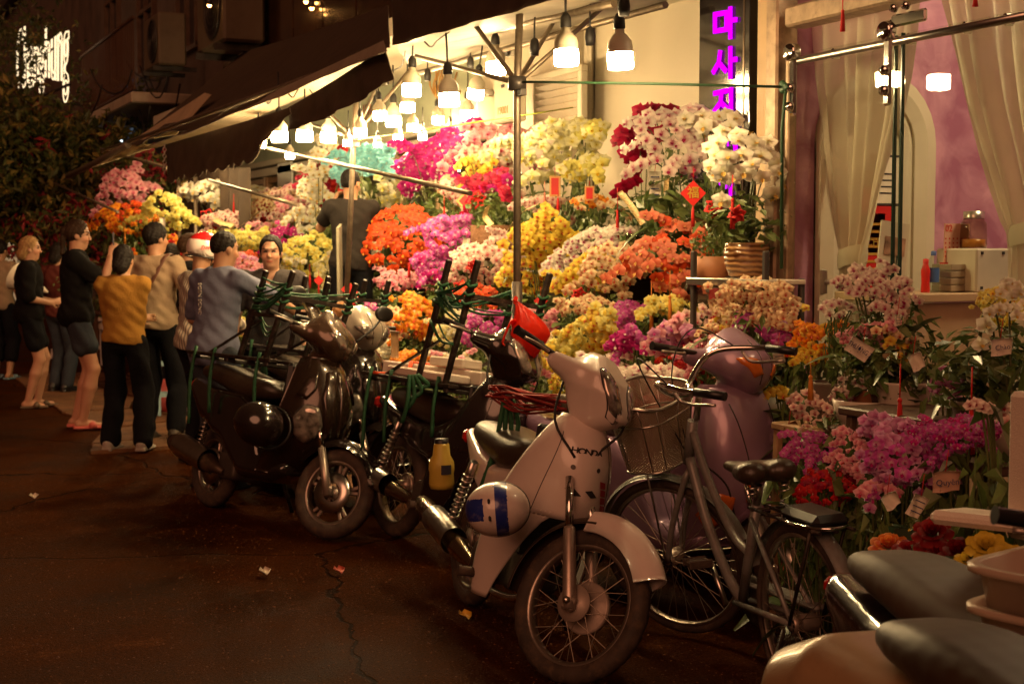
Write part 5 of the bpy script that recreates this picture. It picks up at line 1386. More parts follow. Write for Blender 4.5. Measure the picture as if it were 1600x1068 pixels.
bal = wallbox('balcony', (4.5, 23.2, 3.75), (1.0, 4.6, .16), cream2, nb_, .02)
m_ = MB()
for k in range(33): m_.box((4.05, 20.95 + k * .14, 4.36), (.018, .018, 1.0))
for z in (3.88, 4.88): m_.box((4.05, 23.2, z), (.04, 4.6, .04))
m_.build('railing', M('rusty_rail', (.09, .035, .015), .6, .3), bal, kind='stuff')
for (x, y, z, w_) in ((4.98, 18.2, 4.9, .5), (4.98, 19.6, 4.3, .35)): wallbox('trim_panel', (x, y, z), (.1, w_, 2.2), wood, nb_)
eave = MB(); eave.prism([(0, 0), (1.9, -.75), (1.9, -.87), (0, -.15)], -2.2, 2.2, 0, frame((5.0, 27.6, 4.15), (-1, 0, 0), (0, 0, 1))); eave.build('eave', cream2, nb_)
gr = MB(); c = PD(182, 178, 25.5)
for k in range(9): gr.box((c.x - .01, c.y - 1.0 + .25 * k, c.z), (.03, .03, 1.0)); 
for k in range(5): gr.box((c.x - .02, c.y, c.z - .45 + .22 * k), (.03, 2.1, .03))
g_ = gr.build('window_grille', rust if 'rust' in globals() else darkmetal, nb_); wallbox('lit_pane', (c.x + .1, c.y, c.z), (.02, 2.1, 1.0), emis('cool_window', (.45, .6, .8), .10), g_)
for (px, py) in ((186, 188), (178, 240), (190, 222), (165, 235)):
    p = PD(px, py, 25.0); m_ = MB(); m_.ell((0, 0, 0), (.035, .035, .035), 8, 6); o = m_.build('glow_lamp', emis('cool_lamp', (.75, .9, 1), 3.5)); o.location = p; tag(o, {186: 'small cool white lamp at the window grille', 178: 'lowest cool white lamp under the awning tip', 190: 'cool white lamp right under the grille', 165: 'faint cool white lamp left of the lowest one'}[px], 'lamp')
p = PD(360, 70, 16.8); ac_unit(p.x, p.y, p.z - .05, 'large air conditioner with a round fan high above the awning', M('aged_casing', (.11, .08, .05), .6, dirt=.4), True, 1.5)
p = PD(258, 108, 19.5); ac_unit(p.x, p.y, p.z, 'smaller boxy air conditioner left of the round fan one', M('aged_casing', (.11, .08, .05), .6, dirt=.4), True, 1.15)
for (px, py, lab) in ((478, -2, 'small amber spotlight on the upper amber panels'), (487, 8, 'second amber spotlight just below the first'), (327, 4, 'tiny amber spotlight beside the round fan')):
    p = PX(px, py, 4.58) if px > 400 else PD(px, py, 16.2); t = thing('spotlight', lab, 'lamp', p); m_ = MB(); m_.lathe([(.0, -.03), (.03, -.03), (.035, .04), (.0, .05)], 12, 0, aim((0, 0, 0), (0, 0, 1))); m_.build('can', darkmetal, t); m_ = MB(); m_.lathe([(.028, -.031), (.0, -.036)], 12); m_.ell((0, 0, -.04), (.022, .022, .016), 8, 5); m_.build('lens', emis('amber_spot', (1, .48, .12), 26), t)
# far row and the street end
far = thing('far_house', 'unlit row house at the end of the street behind the tree', 'house', (0, 0, 0)); wallbox('wall', (9.5, 46, 5), (7, 30, 10), darkwall, far); wallbox('roof', (9.5, 46, 10.1), (7.6, 30.6, .3), darkmetal, far)
for k in range(4): f = wallbox('window', (5.98, 33 + k * 2.6, 3.4), (.08, 1.2, 1.5), darkwood, far); wallbox('pane', (5.93, 33 + k * 2.6, 3.4), (.02, 1.0, 1.3), M('night_pane', (.012, .012, .014), .08), f)
far2 = thing('end_house', 'dark house closing the far end of the street', 'house', (0, 0, 0)); wallbox('wall', (2, 95, 6), (26, 4, 12), darkwall, far2); wallbox('roof', (2, 95, 12.2), (26.8, 4.8, .4), darkmetal, far2)
# far glowing shop sign and stall at the left edge
p = PD(4, 392, 30); t = thing('far_sign', 'small far shop sign lit white at the left edge', 'sign', p); m_ = MB(); m_.box((0, 0, 0), (.12, .9, .55), bev=.02); m_.build('box', darkmetal, t); T = frame(-FW * .14 + Vector((-.0, 0, 0)), RT, (0, 0, 1)); m_ = MB(); m_.box((0, 0, 0), (.6, .42, .05), 0, T); m_.build('face', emis('white_sign', (1, .85, .7), 1.3), t); text('Art', .3, M('red_letters', (.35, .02, .05), .6), t, frame(-FW * .18, RT, (0, 0, 1)), depth=.004)
p = PD(22, 425, 27); m_ = MB(); m_.box((0, 0, 0), (.3, 1.6, 1.1), bev=.05); o = m_.build('lit_stall', emis('stall_glow', (1, .62, .3), .35)); o.location = p; tag(o, 'glowing far stall front behind the blonde tourist', 'stall')
# glowing script sign
A, Bp = PD(26, 104, 27), PD(108, 72, 23.5); d = (Bp - A); L_ = d.length; cu = bpy.data.curves.new('script', 'FONT'); cu.body = 'Changhung'; cu.size = 1.0; cu.fill_mode = 'NONE'; cu.bevel_depth = .009; cu.bevel_resolution = 1; cu.align_y = 'CENTER'; cu.shear = .12; o = bpy.data.objects.new('script', cu); COL.objects.link(o); me = bpy.data.meshes.new_from_object(o.evaluated_get(bpy.context.evaluated_depsgraph_get())); bpy.data.objects.remove(o); xs_ = [v.co.x for v in me.vertices]; x0, x1 = min(xs_), max(xs_)
for v in me.vertices: v.co.x = (v.co.x - x0) / (x1 - x0) * L_; v.co.y *= 1.45 + .25 * math.sin(v.co.x * 2.2)
me.materials.clear(); me.materials.append(emis('warm_script', (1, .74, .42), 1.7)); t = thing('script_sign', 'glowing warm white script letters high in the dark at the top left', 'sign', A); link('lettering', me, t, frame((0, 0, 0), d, (0, 0, 1)))
m_ = MB(); m_.tube([Vector((0, 0, -.75)), d + Vector((0, 0, -.62))], .03, 6); m_.tube([d * .5 + Vector((0, 0, -.7)), d * .5 + RT * 1.5 + Vector((0, .8, -.9))], .03, 6); m_.build('bracket', darkmetal, t, kind='stuff')
# ---- trees and creepers
bark = M('bark', (.07, .045, .03), .9, var=.4, vs=9, bump=.6, bs=25); lf_d = M('night_leaf', (.085, .10, .026), .5, var=.5, vs=3, sss=.2); lf_y = M('yellow_leaf', (.24, .19, .045), .5, var=.4, vs=3, sss=.2); lf_r = M('bract_red', (.30, .02, .03), .6, var=.4, sss=.25)
def tree(lab, base, h, lobes, n, ls, mix, seed, cat='tree', name='tree', trunk=.12):
    r_ = random.Random(seed); b = Vector(base); t = thing(name, lab, cat, b); m_ = MB(); limbs = []
    cs = [Vector(l[0]) - b for l in lobes]; c0 = sum(cs, Vector()) / len(cs); fork = Vector((c0.x * .3, c0.y * .3, h * .45)); m_.tube(spline([(0, 0, -.05), (fork.x * .3 + .05, fork.y * .3, fork.z * .5), fork], 5), [trunk * (1 - .45 * i / 10) for i in range(11)], 10); m_.build('trunk', bark, t)
    for c in cs: m_ = MB(); m_.tube(spline([fork, fork.lerp(c, .5) + Vector((r_.uniform(-.2, .2), r_.uniform(-.2, .2), .15)), c], 5), [trunk * .5 * (1 - .8 * i / 10) for i in range(11)], 7); m_.build('limb', bark, t)
    V, Fc, MI = [], [], []
    for (c, rr) in [(Vector(l[0]) - b, l[1]) for l in lobes]:
        for _ in range(int(n * rr[0] * rr[2])):
            q = Vector((r_.gauss(0, .5), r_.gauss(0, .5), r_.gauss(0, .5)))
            if q.length > 1.15: continue
            cl = c + Vector((q.x * rr[0], q.y * rr[1], q.z * rr[2])); tw = Vector((r_.uniform(-1, 1), r_.uniform(-1, 1), r_.uniform(-.9, .4))).normalized(); red_ = r_.random() < mix[2]
            for k in range(5):
                p_ = cl + tw * .055 * k + Vector((r_.uniform(-.05, .05), r_.uniform(-.05, .05), r_.uniform(-.05, .05))); T = aim(p_, (r_.uniform(-1, 1), r_.uniform(-1, 1), r_.uniform(-.2, 1))) @ Matrix.Rotation(r_.uniform(0, 6.28), 4, 'Z'); l = ls * r_.uniform(.6, 1.4); w = l * .42; bb = len(V)
                V += [tuple(T @ Vector(p)) for p in ((-l, 0, 0), (0, -w, .2 * w), (l, 0, -.25 * l), (0, w, .2 * w))]; Fc.append((bb, bb + 1, bb + 2, bb + 3)); MI.append(2 if red_ else (1 if r_.random() < mix[1] else 0))
    link('crown', mesh_from('crown', V, Fc, [lf_d, lf_y, lf_r], MI, False), t); return t
L = lambda px, py, d, a, b, c: (PD(px, py, d), (a, b, c))
tree('dense dark tree overhanging the street at the left, with yellowish lower leaves', PD(118, 395, 21).to_2d().to_3d(), 3.2, [L(60, 260, 21, 1.3, 1.2, .8), L(140, 255, 21.5, 1.2, 1.1, .7), L(30, 330, 20.5, .9, .8, .6), L(100, 330, 20.5, 1.0, .8, .55), L(0, 230, 20, 1.0, 1.0, .9), L(170, 300, 20.5, .7, .7, .6)], 760, .075, (.6, .3, .02), 5)
tree('red flowering creeper bush below the tree behind the tourists', PD(170, 395, 18.5).to_2d().to_3d(), 1.8, [L(150, 360, 18.5, .7, .6, .45), L(230, 320, 18.2, .5, .5, .6), L(90, 380, 18.8, .8, .6, .4), L(215, 395, 18, .6, .5, .5), L(240, 290, 18, .35, .4, .5)], 900, .06, (.5, .2, .35), 8, 'bush', 'flowering_bush', .06)
tree('bare branched creeper hanging over the pale eave', PD(215, 300, 24).to_2d().to_3d(), 4.4, [L(160, 160, 24, .8, .7, .5), L(225, 170, 23.5, .7, .6, .5), L(90, 200, 24, .9, .8, .4), L(40, 60, 25, 1.0, .9, .8), L(8, 130, 24, .6, .9, 1.0)], 260, .06, (.7, .15, .0), 11, 'creeper', 'creeper', .05)
m_ = MB(); rr2 = random.Random(6)
for k in range(14):
    a = PD(rr2.uniform(150, 330), rr2.uniform(90, 190), rr2.uniform(17, 23)); b = a + Vector((rr2.uniform(-.4, .4), rr2.uniform(1, 4), rr2.uniform(-.6, .3))); m_.tube(bez(a, a + Vector((0, .5, -.5)), b + Vector((0, -.5, -.4)), b, 7), .012, 4)
tag(m_.build('overhead_cables', cordm), 'tangle of black cables hanging on the dark upper walls', 'cables')
# dark curtain and doorway between far flowers
m_ = MB(); G = []
for i in range(41): 
    p, q = PX(262 + i * 3.1, 262, 4.1), PX(262 + i * 3.1, 420, 4.1); w_ = .04 * math.sin(i * 1.3); G.append([(p.x + w_, p.y, p.z), (p.x + w_ * .8, p.y, .05)])
m_.grid(G); tag(m_.build('dark_curtain', canvas), 'dark curtain hanging behind the young man in profile', 'curtain')
for (px, lab) in ((281, 'steel post at the left edge of the dark curtain'), (307, 'steel post at the right side of the dark curtain')): 
    p = PX(px, 400, 3.9); m_ = MB(); m_.tube([(0, 0, 0), (0, 0, 2.4)], .025, 10); o = m_.build('steel_post', pole_m); o.location = (p.x, p.y, 0); tag(o, lab, 'post')
# ================================================================== paper tags, charms, ribbons on the flowers
def card(px, py, w, h, x, lab, mt=paper, rot=0.0, lines=3, txt=None, tilt=.0, nm='paper_tag', cat='tag', tm=None):
    c = PX(px, py, x); s_ = mpp(c); t = thing(nm, lab, cat, c); T = frame((0, 0, 0), RT * math.cos(R(rot)) + UPV * math.sin(R(rot)), -RT * math.sin(R(rot)) + UPV * math.cos(R(rot)) + FW * tilt); m_ = MB(); W_, H_ = w * s_, h * s_
    m_.grid([[T @ Vector((W_ * (i / 6 - .5), H_ * (j / 4 - .5), .012 * math.sin(i * .9 + j * .5))) for j in range(5)] for i in range(7)], thick=.0015); m_.build('card', mt, t); m_ = MB(); top = T @ Vector((0, H_ * .5, 0)); m_.tube([top, top + Vector((.01, .0, .06))], .0015, 4); m_.build('string', redsilk, t)
    if txt: text(txt, H_ * .42, tm or bluey, t, T @ Matrix.Translation((0, 0, .016)), depth=.0005, sx=min(1.0, W_ / (H_ * .42 * len(txt) * .62)))
    elif lines:
        m_ = MB()
        for k in range(lines): m_.box((0, H_ * (.25 - .25 * k), .0155), (W_ * .7, H_ * .05, .001), 0, T)
        m_.build('writing', tm or bluey, t, kind='stuff')
    return t
card(1023, 286, 19, 36, 4.0, 'upright cream tag with brush writing under the speckled orchid', txt=None, lines=4)
card(1342, 545, 40, 26, 3.28, 'large handwritten white card leaning on the pink orchid row', rot=-32, txt='THƯỢNG 2'); card(1216, 556, 18, 24, 3.3, 'small white price tag right of the lilac magenta spray', rot=8); card(1402, 500, 10, 18, 3.3, 'tiny white tag below the upright white stems'); card(1432, 565, 22, 26, 3.25, 'white tag right of the yellow orchid with red hearts', rot=25, lines=0)
card(1564, 542, 34, 26, 3.05, 'heart shaped white card with writing among the moth orchids', rot=6, txt='Chào'); card(1478, 752, 44, 32, 2.75, 'pinkish card with handwritten words in the lilac mass', M('pink_card', (.5, .3, .22), .8), 4, txt='Quyên'); card(1432, 790, 24, 36, 2.75, 'curled white tag low in front of the lilac mass', rot=-24, txt=None); card(1392, 782, 26, 24, 2.78, 'small folded white tag left of the curled one', rot=30, lines=0)
card(1239, 672, 22, 24, 3.4, 'brown tag beside the silver scooter front', M('brown_card', (.35, .2, .12), .8), 35); card(1120, 538, 30, 14, 3.35, 'white label behind the lilac magenta spray', txt='Hoa'); card(728, 380, 10, 17, 4.1, 'small white tag below the violet pink orchid', rot=-12, lines=0); card(254, 347, 8, 14, 3.2, 'small white tag on the yellow far orchid', lines=0); card(617, 540, 12, 44, 3.5, 'upright wooden tag in the lower row left of the roped rack', wood, lines=0)
def diamond(px, py, r, x, lab, glyph=None, edge=None, tail=True):
    c = PX(px, py, x); s_ = mpp(c); t = thing('red_charm', lab, 'charm', c); T = frame((0, 0, 0), RT, UPV); m_ = MB(); m_.prism([(0, r * s_), (r * s_, 0), (0, -r * s_), (-r * s_, 0)], -.004, .004, 0, T); m_.build('panel', edge or red, t)
    if edge: m_ = MB(); m_.prism([(0, r * s_ * .68), (r * s_ * .68, 0), (0, -r * s_ * .68), (-r * s_ * .68, 0)], .0042, .006, 0, T); m_.build('centre', red, t)
    if glyph: text(glyph, r * s_ * .95, gold, t, T @ Matrix.Translation((0, 0, .007)), depth=.001, bold=.001)
    m_ = MB(); m_.tube([(0, 0, r * s_), (0, 0, r * s_ * 2)], .0018, 4); m_.build('cord', redsilk, t)
    if tail: m_ = MB(); m_.lathe([(.003, -r * s_), (.007, -r * s_ * 1.3), (.010, -r * s_ * 2.6), (.0, -r * s_ * 2.6)], 8); m_.build('tassel', redsilk, t)
diamond(1083, 302, 20, 3.75, 'large red diamond charm with a gold character below the white orchids', '福'); diamond(727, 314, 15, 4.35, 'gold edged red diamond charm under the crimson row', None, M('gold_card', (.62, .32, .10), .5)); diamond(337, 353, 9, 3.9, 'cream edged red diamond card below the far white orchid', None, M('cream_card', (.65, .5, .25), .6), False); diamond(498, 438, 8, 3.55, 'plain red diamond charm on the leaves beside the grey woman'); diamond(845, 470, 11, 3.9, 'dim red diamond charm under the golden yellow cascade', tail=False); diamond(545, 452, 12, 3.5, 'red bow like charm beside the slim tent pole')
for (px, py, w, h, lab) in ((867, 291, 17, 32, 'gold edged red envelope hanging under the pale orchids'), (921, 302, 15, 22, 'small gold edged red envelope above the little orange orchid')):
    c = PX(px, py, 4.3); s_ = mpp(c); t = thing('red_envelope', lab, 'envelope', c); T = frame((0, 0, 0), RT, UPV); m_ = MB(); m_.box((0, 0, 0), (w * s_, h * s_, .005), 0, T); m_.build('border', M('gold_card', (.62, .32, .10), .5), t); m_ = MB(); m_.box((0, 0, .004), (w * s_ * .68, h * s_ * .8, .004), 0, T); m_.build('face', red, t); m_ = MB(); m_.tube([(0, 0, h * s_ * .5), (0, 0, h * s_ * .9)], .002, 4); m_.build('cord', redsilk, t)
orchid('little orange yellow orchid under the small red envelope', (E, 921, 316, 50, 24), 'peach', 13, 4.35, 1.2, key2='orange', fol=.8)
for (px, py, L_, x, lab, mt) in ((872, 305, .16, 4.28, 'red tassel under the gold edged envelope', redsilk), (851, 295, .18, 4.3, 'pink tassel beside the gold edged envelope', M('pink_silk', (.6, .2, .15), .7)), (965, 305, .3, 4.2, 'long red tassel on a stem left of the woven ribbon', redsilk), (1145, 285, .24, 3.62, 'red tassel under the big white orchid', redsilk), (1018, 450, .26, 3.8, 'orange tassel under the peach yellow orchid', M('orange_silk', (.62, .22, .03), .7)), (1047, 435, .28, 3.8, 'orange tassel under the coral orchid', M('orange_silk', (.62, .22, .03), .7)),
        (1407, 580, .26, 3.2, 'red tassel with a knot in front of the stool plants', redsilk), (1519, 585, .26, 3.05, 'red tassel below the large moth orchid', redsilk), (694, 318, .2, 4.35, 'red tassel left of the gold edged diamond', redsilk), (639, 405, .2, 4.05, 'red tassel under the fiery orange orchid', redsilk), (365, 315, .2, 4.0, 'red tassel below the far white orchid', redsilk), (484, 425, .2, 3.7, 'red tassel on the yellow orchid beside the grey woman', redsilk), (1267, 570, .16, 3.3, 'orange tag tassel under the orange and yellow orchid', M('orange_silk', (.62, .22, .03), .7)), (195, 365, .2, 3.0, 'orange red tassel below the orange far orchid', M('orange_silk', (.62, .22, .03), .7))):
    tassel('tassel', lab, PX(px, py - 12, x), L_, .014, mt=mt)
def bow(px, py, r, x, lab):
    c = PX(px, py, x); s_ = mpp(c) * r; t = thing('red_bow', lab, 'bow', c)
    for k in range(6):
        a = 6.283 * k / 6 + .3; d_ = RT * math.cos(a) + UPV * math.sin(a); m_ = MB(); m_.tube([-FW * .01, d_ * s_ * .6 - FW * (.03 + .01 * (k % 2)) + d_.cross(FW) * s_ * .35, d_ * s_ - FW * .02, d_ * s_ * .6 - FW * .02 - d_.cross(FW) * s_ * .35, -FW * .01], .012, 6, flat=.35); m_.build('loop', redsilk, t)
bow(745, 312, 14, 4.3, 'red silk bow left of the near tent pole'); bow(1115, 325, 14, 3.7, 'red knot bow right of the gold character charm'); bow(325, 340, 14, 3.95, 'red bow left of the diamond card at the far end'); bow(1150, 335, 12, 3.55, 'red bow in front of the big white orchid leaves'); bow(720, 452, 14, 3.9, 'red bow under the pale pink orchid'); bow(555, 470, 14, 3.45, 'red bow with long tails at the slim pole'); bow(738, 416, 9, 3.9, 'tiny red bow on the darker violet orchid'); bow(905, 462, 12, 3.9, 'red bow in the dark leaves under the yellow spray')
ribm = M('woven_ribbon', (.55, .40, .18), .6, var=.5, vs=90)
for (pts, x, lab) in (([(968, 300), (985, 320), (1005, 350)], 4.05, 'woven gold ribbon strip leaning right of the small envelope'), ([(838, 320), (815, 332), (800, 352), (795, 362)], 4.15, 'woven gold ribbon loop behind the near tent pole'), ([(762, 322), (758, 338), (768, 352)], 4.15, 'short woven ribbon left of the near tent pole'), ([(372, 355), (392, 342), (412, 325)], 3.85, 'brown ribbon stick slanting at the far flowers'), ([(325, 335), (345, 348), (362, 352), (360, 360)], 3.85, 'curled tan ribbon above the diamond card'), ([(1042, 280), (1040, 300)], 3.95, 'narrow tan tag strip beside the cream tag')):
    P = spline([PX(a, b, x) for a, b in pts], 6); s_ = mpp(P[0]) * 5; m_ = MB(); m_.grid([[p + RT * s_ * .8 + UPV * s_ * .5, p - RT * s_ * .8 - UPV * s_ * .5] for p in P], thick=.002); tag(m_.build('ribbon', ribm), lab, 'ribbon')
m_ = MB(); m_.box((0, 0, 0), (.02, .34, .75)); o = m_.build('pale_board', M('pale_board', (.26, .24, .17), .8, var=.25, dirt=.4)); o.location = PX(531, 428, 3.6); o.rotation_euler = (.12, 0, -.4); tag(o, 'pale leaning board below the man in the dark tee', 'board')
# ================================================================== bikes (local frame: x forward, y left, z up)
tyre_m = rubber
rimm = M('dull_rim', (.34, .29, .25), .35, .9, var=.15, vs=15, dirt=.3)
alloy = M('fork_alloy', (.44, .36, .31), .38, .75, var=.15, vs=12, dirt=.25)
spoke_m = M('spoke_wire', (.42, .35, .28), .35, .9)
engine_m = M('engine_cast', (.085, .07, .06), .5, .6, var=.3, dirt=.5)
seat_m = M('seat_vinyl', (.040, .027, .018), .33, var=.15, vs=4, bump=.12, bs=140)
wpaint = M('white_gloss_paint', (.70, .60, .55), .28, var=.05, vs=4, coat=.5, dirt=.10, dcol=(.35, .25, .2))
bpaint = M('black_gloss_paint', (.014, .009, .008), .18, var=.2, coat=.8)
brpaint = M('dark_bronze_paint', (.030, .017, .011), .25, .35, var=.15, coat=.7)
vpaint = M('lilac_silver_paint', (.33, .21, .31), .28, .25, var=.08, coat=.7)
lensm = M('headlight_lens', (.30, .26, .23), .06, .55, var=.7, vs=25, coat=1.0)
amber = M('amber_lens', (.65, .16, .02), .2, coat=.6)
redlens = M('red_lens', (.45, .01, .006), .2, coat=.6)
rope_m = M('green_rope', (.012, .085, .032), .7, var=.3, vs=40)
rust = M('worn_black_steel', (.035, .025, .020), .5, .5, var=.4, vs=15, dirt=.5, dcol=(.2, .16, .12))
RY = Matrix.Rotation(R(90), 4, 'X')                    # z axis to the side
def wheel(parent, c, Rr, tr, kind='spoke', mw=None, drum=.075, sp=36, w=None, hubmat=None):
    mw = mw or Matrix(); T = Matrix.Translation(c) @ RY; rr = Rr - tr * 1.75
    mb = MB(); mb.lathe([(rr - .012, -tr * .62), (rr + .008, -tr * .72), (rr + .010, -tr * .5), (rr - .004, -tr * .25), (rr - .006, tr * .25), (rr + .010, tr * .5), (rr + .008, tr * .72), (rr - .012, tr * .62), (rr - .016, .0), (rr - .012, -tr * .62)], 56, 0, T)
    wh = mb.build('wheel', rimm, parent, mw)
    mb = MB(); n = 10; prof = []
    for i in range(n + 1):
        a = math.pi * 2 * (i / n) * .84 + math.pi * .16 + math.pi
        a = -math.pi * .80 + i / n * math.pi * 1.6
        prof.append((Rr - tr + tr * math.cos(a), tr * 1.02 * math.sin(a)))
    mb.lathe(prof, 96, 0, T, wob=lambda i, j: (-.004 if (j + (i % 2)) % 4 == 0 else 0) if 3 <= i <= 7 else 0)
    mb.build('tyre', tyre_m, wh)
    hm = hubmat or alloy
    if kind == 'spoke':
        mb = MB(); mb.lathe([(.0, -.055), (drum * .9, -.055), (drum, -.05), (drum, -.03), (drum * .92, -.028), (.03, -.02), (.03, .035), (drum * .7, .04), (drum * .7, .05), (.0, .055)], 30, 0, T)
        for k in range(10):
            a = k * math.pi / 5; mb.disc((drum * .78 * math.cos(a), drum * .78 * math.sin(a), -.0562), .006, 8, 1, T, -1)
        mb.build('hub', [hm, black], wh)
        mb = MB()
        for k in range(sp):
            a = 2 * math.pi * k / sp; s_ = 1 if k % 2 else -1; b = a + (.5 if (k // 2) % 2 else -.5)
            p = T @ Vector((drum * .86 * math.cos(b) if s_ < 0 else drum * .66 * math.cos(b), drum * .86 * math.sin(b) if s_ < 0 else drum * .66 * math.sin(b), .042 * s_))
            mb.tube([p, T @ Vector((rr * math.cos(a), rr * math.sin(a), 0))], .0016, 4, caps=False)
        mb.build('spokes', spoke_m, wh, kind='stuff')
    else:
        mb = MB(); mb.lathe([(.0, -.04), (.032, -.04), (.036, -.02), (.036, .03), (.0, .035)], 22, 0, T); mb.build('hub', hm, wh)
        for k in range(5):
            a = 2 * math.pi * k / 5 + .3; mb = MB()
            for da in (-.13, .13):
                mb.bar(T @ Vector((.04 * math.cos(a), .04 * math.sin(a), -.008)), T @ Vector((rr * math.cos(a + da), rr * math.sin(a + da), -.012)), .020, .016, up=T.to_3x3() @ Vector((0, 0, 1)), bev=.004)
            mb.build('spoke', hm, wh)
        mb = MB(); mb.lathe([(.05, .032), (.11, .032), (.11, .036), (.05, .036)], 40, 0, T); mb.build('brake_disc', steel, wh)
    return wh
def ushell_hole(levels, n, hole, name, mat, parent, thick=.006):
    def P(L_, s_): z, xf, w, d, q = L_; return (xf - d * abs(s_) ** q, w * math.copysign(math.sin(abs(s_) * math.pi / 2 * .98) ** .9, s_), z)
    zc = hole[0][-1]; m_ = MB(); m_.grid([[P(L_, j / n * 2 - 1) for j in range(n + 1)] for L_ in levels if L_[0] >= zc - .03])
    for s_ in (-1, 1): m_.grid([[P(L_, s_ * (interp(L_[0], *hole) + (1 - interp(L_[0], *hole)) * j / 16)) for j in range(17)] for L_ in levels if L_[0] <= zc + .03], flip=s_ < 0)
    o = m_.build(name, mat, parent); md = o.modifiers.new('thick', 'SOLIDIFY'); md.thickness = thick; md.offset = -1
    return o
def ushell(levels, n=20, p=2.0, thick=.008):            # (z, x front, half width, sweep back[, p])
    mb = MB(); G = []
    for L_ in levels:
        z, xf, w, d = L_[:4]; q = L_[4] if len(L_) > 4 else p; row = []
        for j in range(n + 1):
            s_ = j / n * 2 - 1; a = abs(s_); y = w * math.copysign(math.sin(a * math.pi / 2 * .98) ** .9, s_); row.append((xf - d * a ** q, y, z))
        G.append(row)
    mb.grid(G, thick=thick); return mb
def dense(levels, n=14):                                 # spline the level table
    A = [list(l) + [2.0] * (5 - len(l)) for l in levels]; pts = [spline([Vector((l[k], l[k], l[k])) for l in A], 5) for k in range(5)]
    return [[pts[k][i][0] for k in range(5)] for i in range(len(pts[0]))]
def arc_fender(c, Rr, a0, a1, w, thick=.004, n=22, drop=.02):
    mb = MB(); G = []
    for i in range(n + 1):
        a = a0 + (a1 - a0) * i / n; row = []
        for j in range(9):
            s_ = j / 8 * 2 - 1; rr = Rr - drop * abs(s_) ** 2.2; row.append((c[0] + rr * math.cos(a), w * s_, c[2] + rr * math.sin(a)))
        G.append(row)
    mb.grid(G, thick=thick); return mb
def seat_solid(parent, prof, h=.012, name='seat', mat=None):
    # profile: (x, z top, z bottom, half width)
    lo = (min(p[0] for p in prof) - .08, -.26, min(p[2] for p in prof) - .08); hi = (max(p[0] for p in prof) + .08, .26, max(p[1] for p in prof) + .08)
    s = SD(lo, hi, h); P = spline([Vector((p[0], p[1], p[2])) for p in prof], 4); W = spline([Vector((p[3], 0, 0)) for p in prof], 4)
    for (a, wa), (b, wb) in zip(zip(P, W), list(zip(P, W))[1:]):
        za, zb = (a[1] + a[2]) / 2, (b[1] + b[2]) / 2; ra, rb = abs(a[1] - a[2]) / 2, abs(b[1] - b[2]) / 2
        for k in (-1, -.33, .33, 1): s.put(s_cone((a[0], k * max(.0, wa[0] - ra), za), (b[0], k * max(0, wb[0] - rb), zb), ra, rb), .02)
    for sg in (-1, 1): m_ = MB(); m_.tube([(p_[0], sg * (w_[0] - .006), p_[1] - .30 * (p_[1] - p_[2])) for p_, w_ in zip(P, W)][1:-1], .0045, 5); m_.build('seat_seam', black, parent)
    return s.build(name, mat or seat_m, parent, smooth=2)
def coil(parent, a, b, r=.022, turns=9, mat=None):
    mb = MB(); A, B = Vector(a), Vector(b); d = (B - A); T = aim(A, d); L_ = d.length
    pts = [T @ Vector((r * math.cos(t), r * math.sin(t), L_ * (.12 + .7 * t / (turns * 6.283)))) for t in [i * 6.283 / 9 for i in range(turns * 9)]]
    mb.tube(pts, .0048, 5); mb.tube([A, B], .009, 8); mb.tube([A.lerp(B, .6), B], .018, 10); return mb.build('shock_absorber', mat or steel, parent)
def grips(parent, mw, y, x, z, back=.10, rise=.02, lever=True, gm=None):
    mb = MB(); mb.tube([(x - back, -y, z + rise), (x - .02, -y * .55, z + .01), (x, 0, z), (x - .02, y * .55, z + .01), (x - back, y, z + rise)], .011, 10); mb.build('handlebar', rust, parent, mw)
    for s_ in (-1, 1):
        a, b = Vector((x - back * .62, s_ * y * .72, z + rise * .7)), Vector((x - back * 1.05, s_ * y * 1.04, z + rise * 1.05))
        mb = MB(); mb.tube([a, a.lerp(b, .1), b.lerp(a, .03), b], [.018, .0165, .0165, .019], 14); mb.build('grip', gm or black, parent, mw)
        if lever:
            mb = MB(); q = a + Vector((.04, 0, -.012)); mb.tube(spline([a + Vector((.01, -s_ * .02, 0)), q, q.lerp(b, .6) + Vector((.045, 0, -.012)), b + Vector((.05, 0, -.02))], 4), .0065, 7); mb.build('brake_lever', alloy, parent, mw)
def steer_matrix(axle, rake, ang):                       # turn about the fork line
    d = Vector((-math.sin(rake), 0, math.cos(rake))); return Matrix.Translation(axle) @ Matrix.Rotation(ang, 4, d) @ Matrix.Translation(-Vector(axle))
def place(o, front, rear, wb_front, wb_rear, lean=0.0):  # front and rear wheel contacts on the road
    f, r_ = Vector(front), Vector(rear); h = math.atan2(f.y - r_.y, f.x - r_.x)
    o.rotation_euler = (lean, 0, h); mid = (wb_front + wb_rear) / 2
    c = (f + r_) / 2 - Vector((math.cos(h), math.sin(h), 0)) * mid; o.location = (c.x, c.y, 0.0)
def muffler(parent, a, b, r0=.035, r1=.048, mat=None):
    mb = MB(); A, B = Vector(a), Vector(b); mb.tube([A, A.lerp(B, .12), A.lerp(B, .3), A.lerp(B, .93), B, B.lerp(A, .03)], [r0 * .6, r0, r1, r1 * .95, r1 * .75, r1 * .3], 18); mb.build('muffler', mat or chrome, parent)
    mb = MB(); m_ = A.lerp(B, .55); T = aim(m_ + Vector((0, -.012, .012)), B - A); mb.lathe([(r1 + .012, -.16), (r1 + .014, -.15), (r1 + .014, .15), (r1 + .012, .16)], 18, 0, T); o = mb.build('heat_shield', steel, parent)
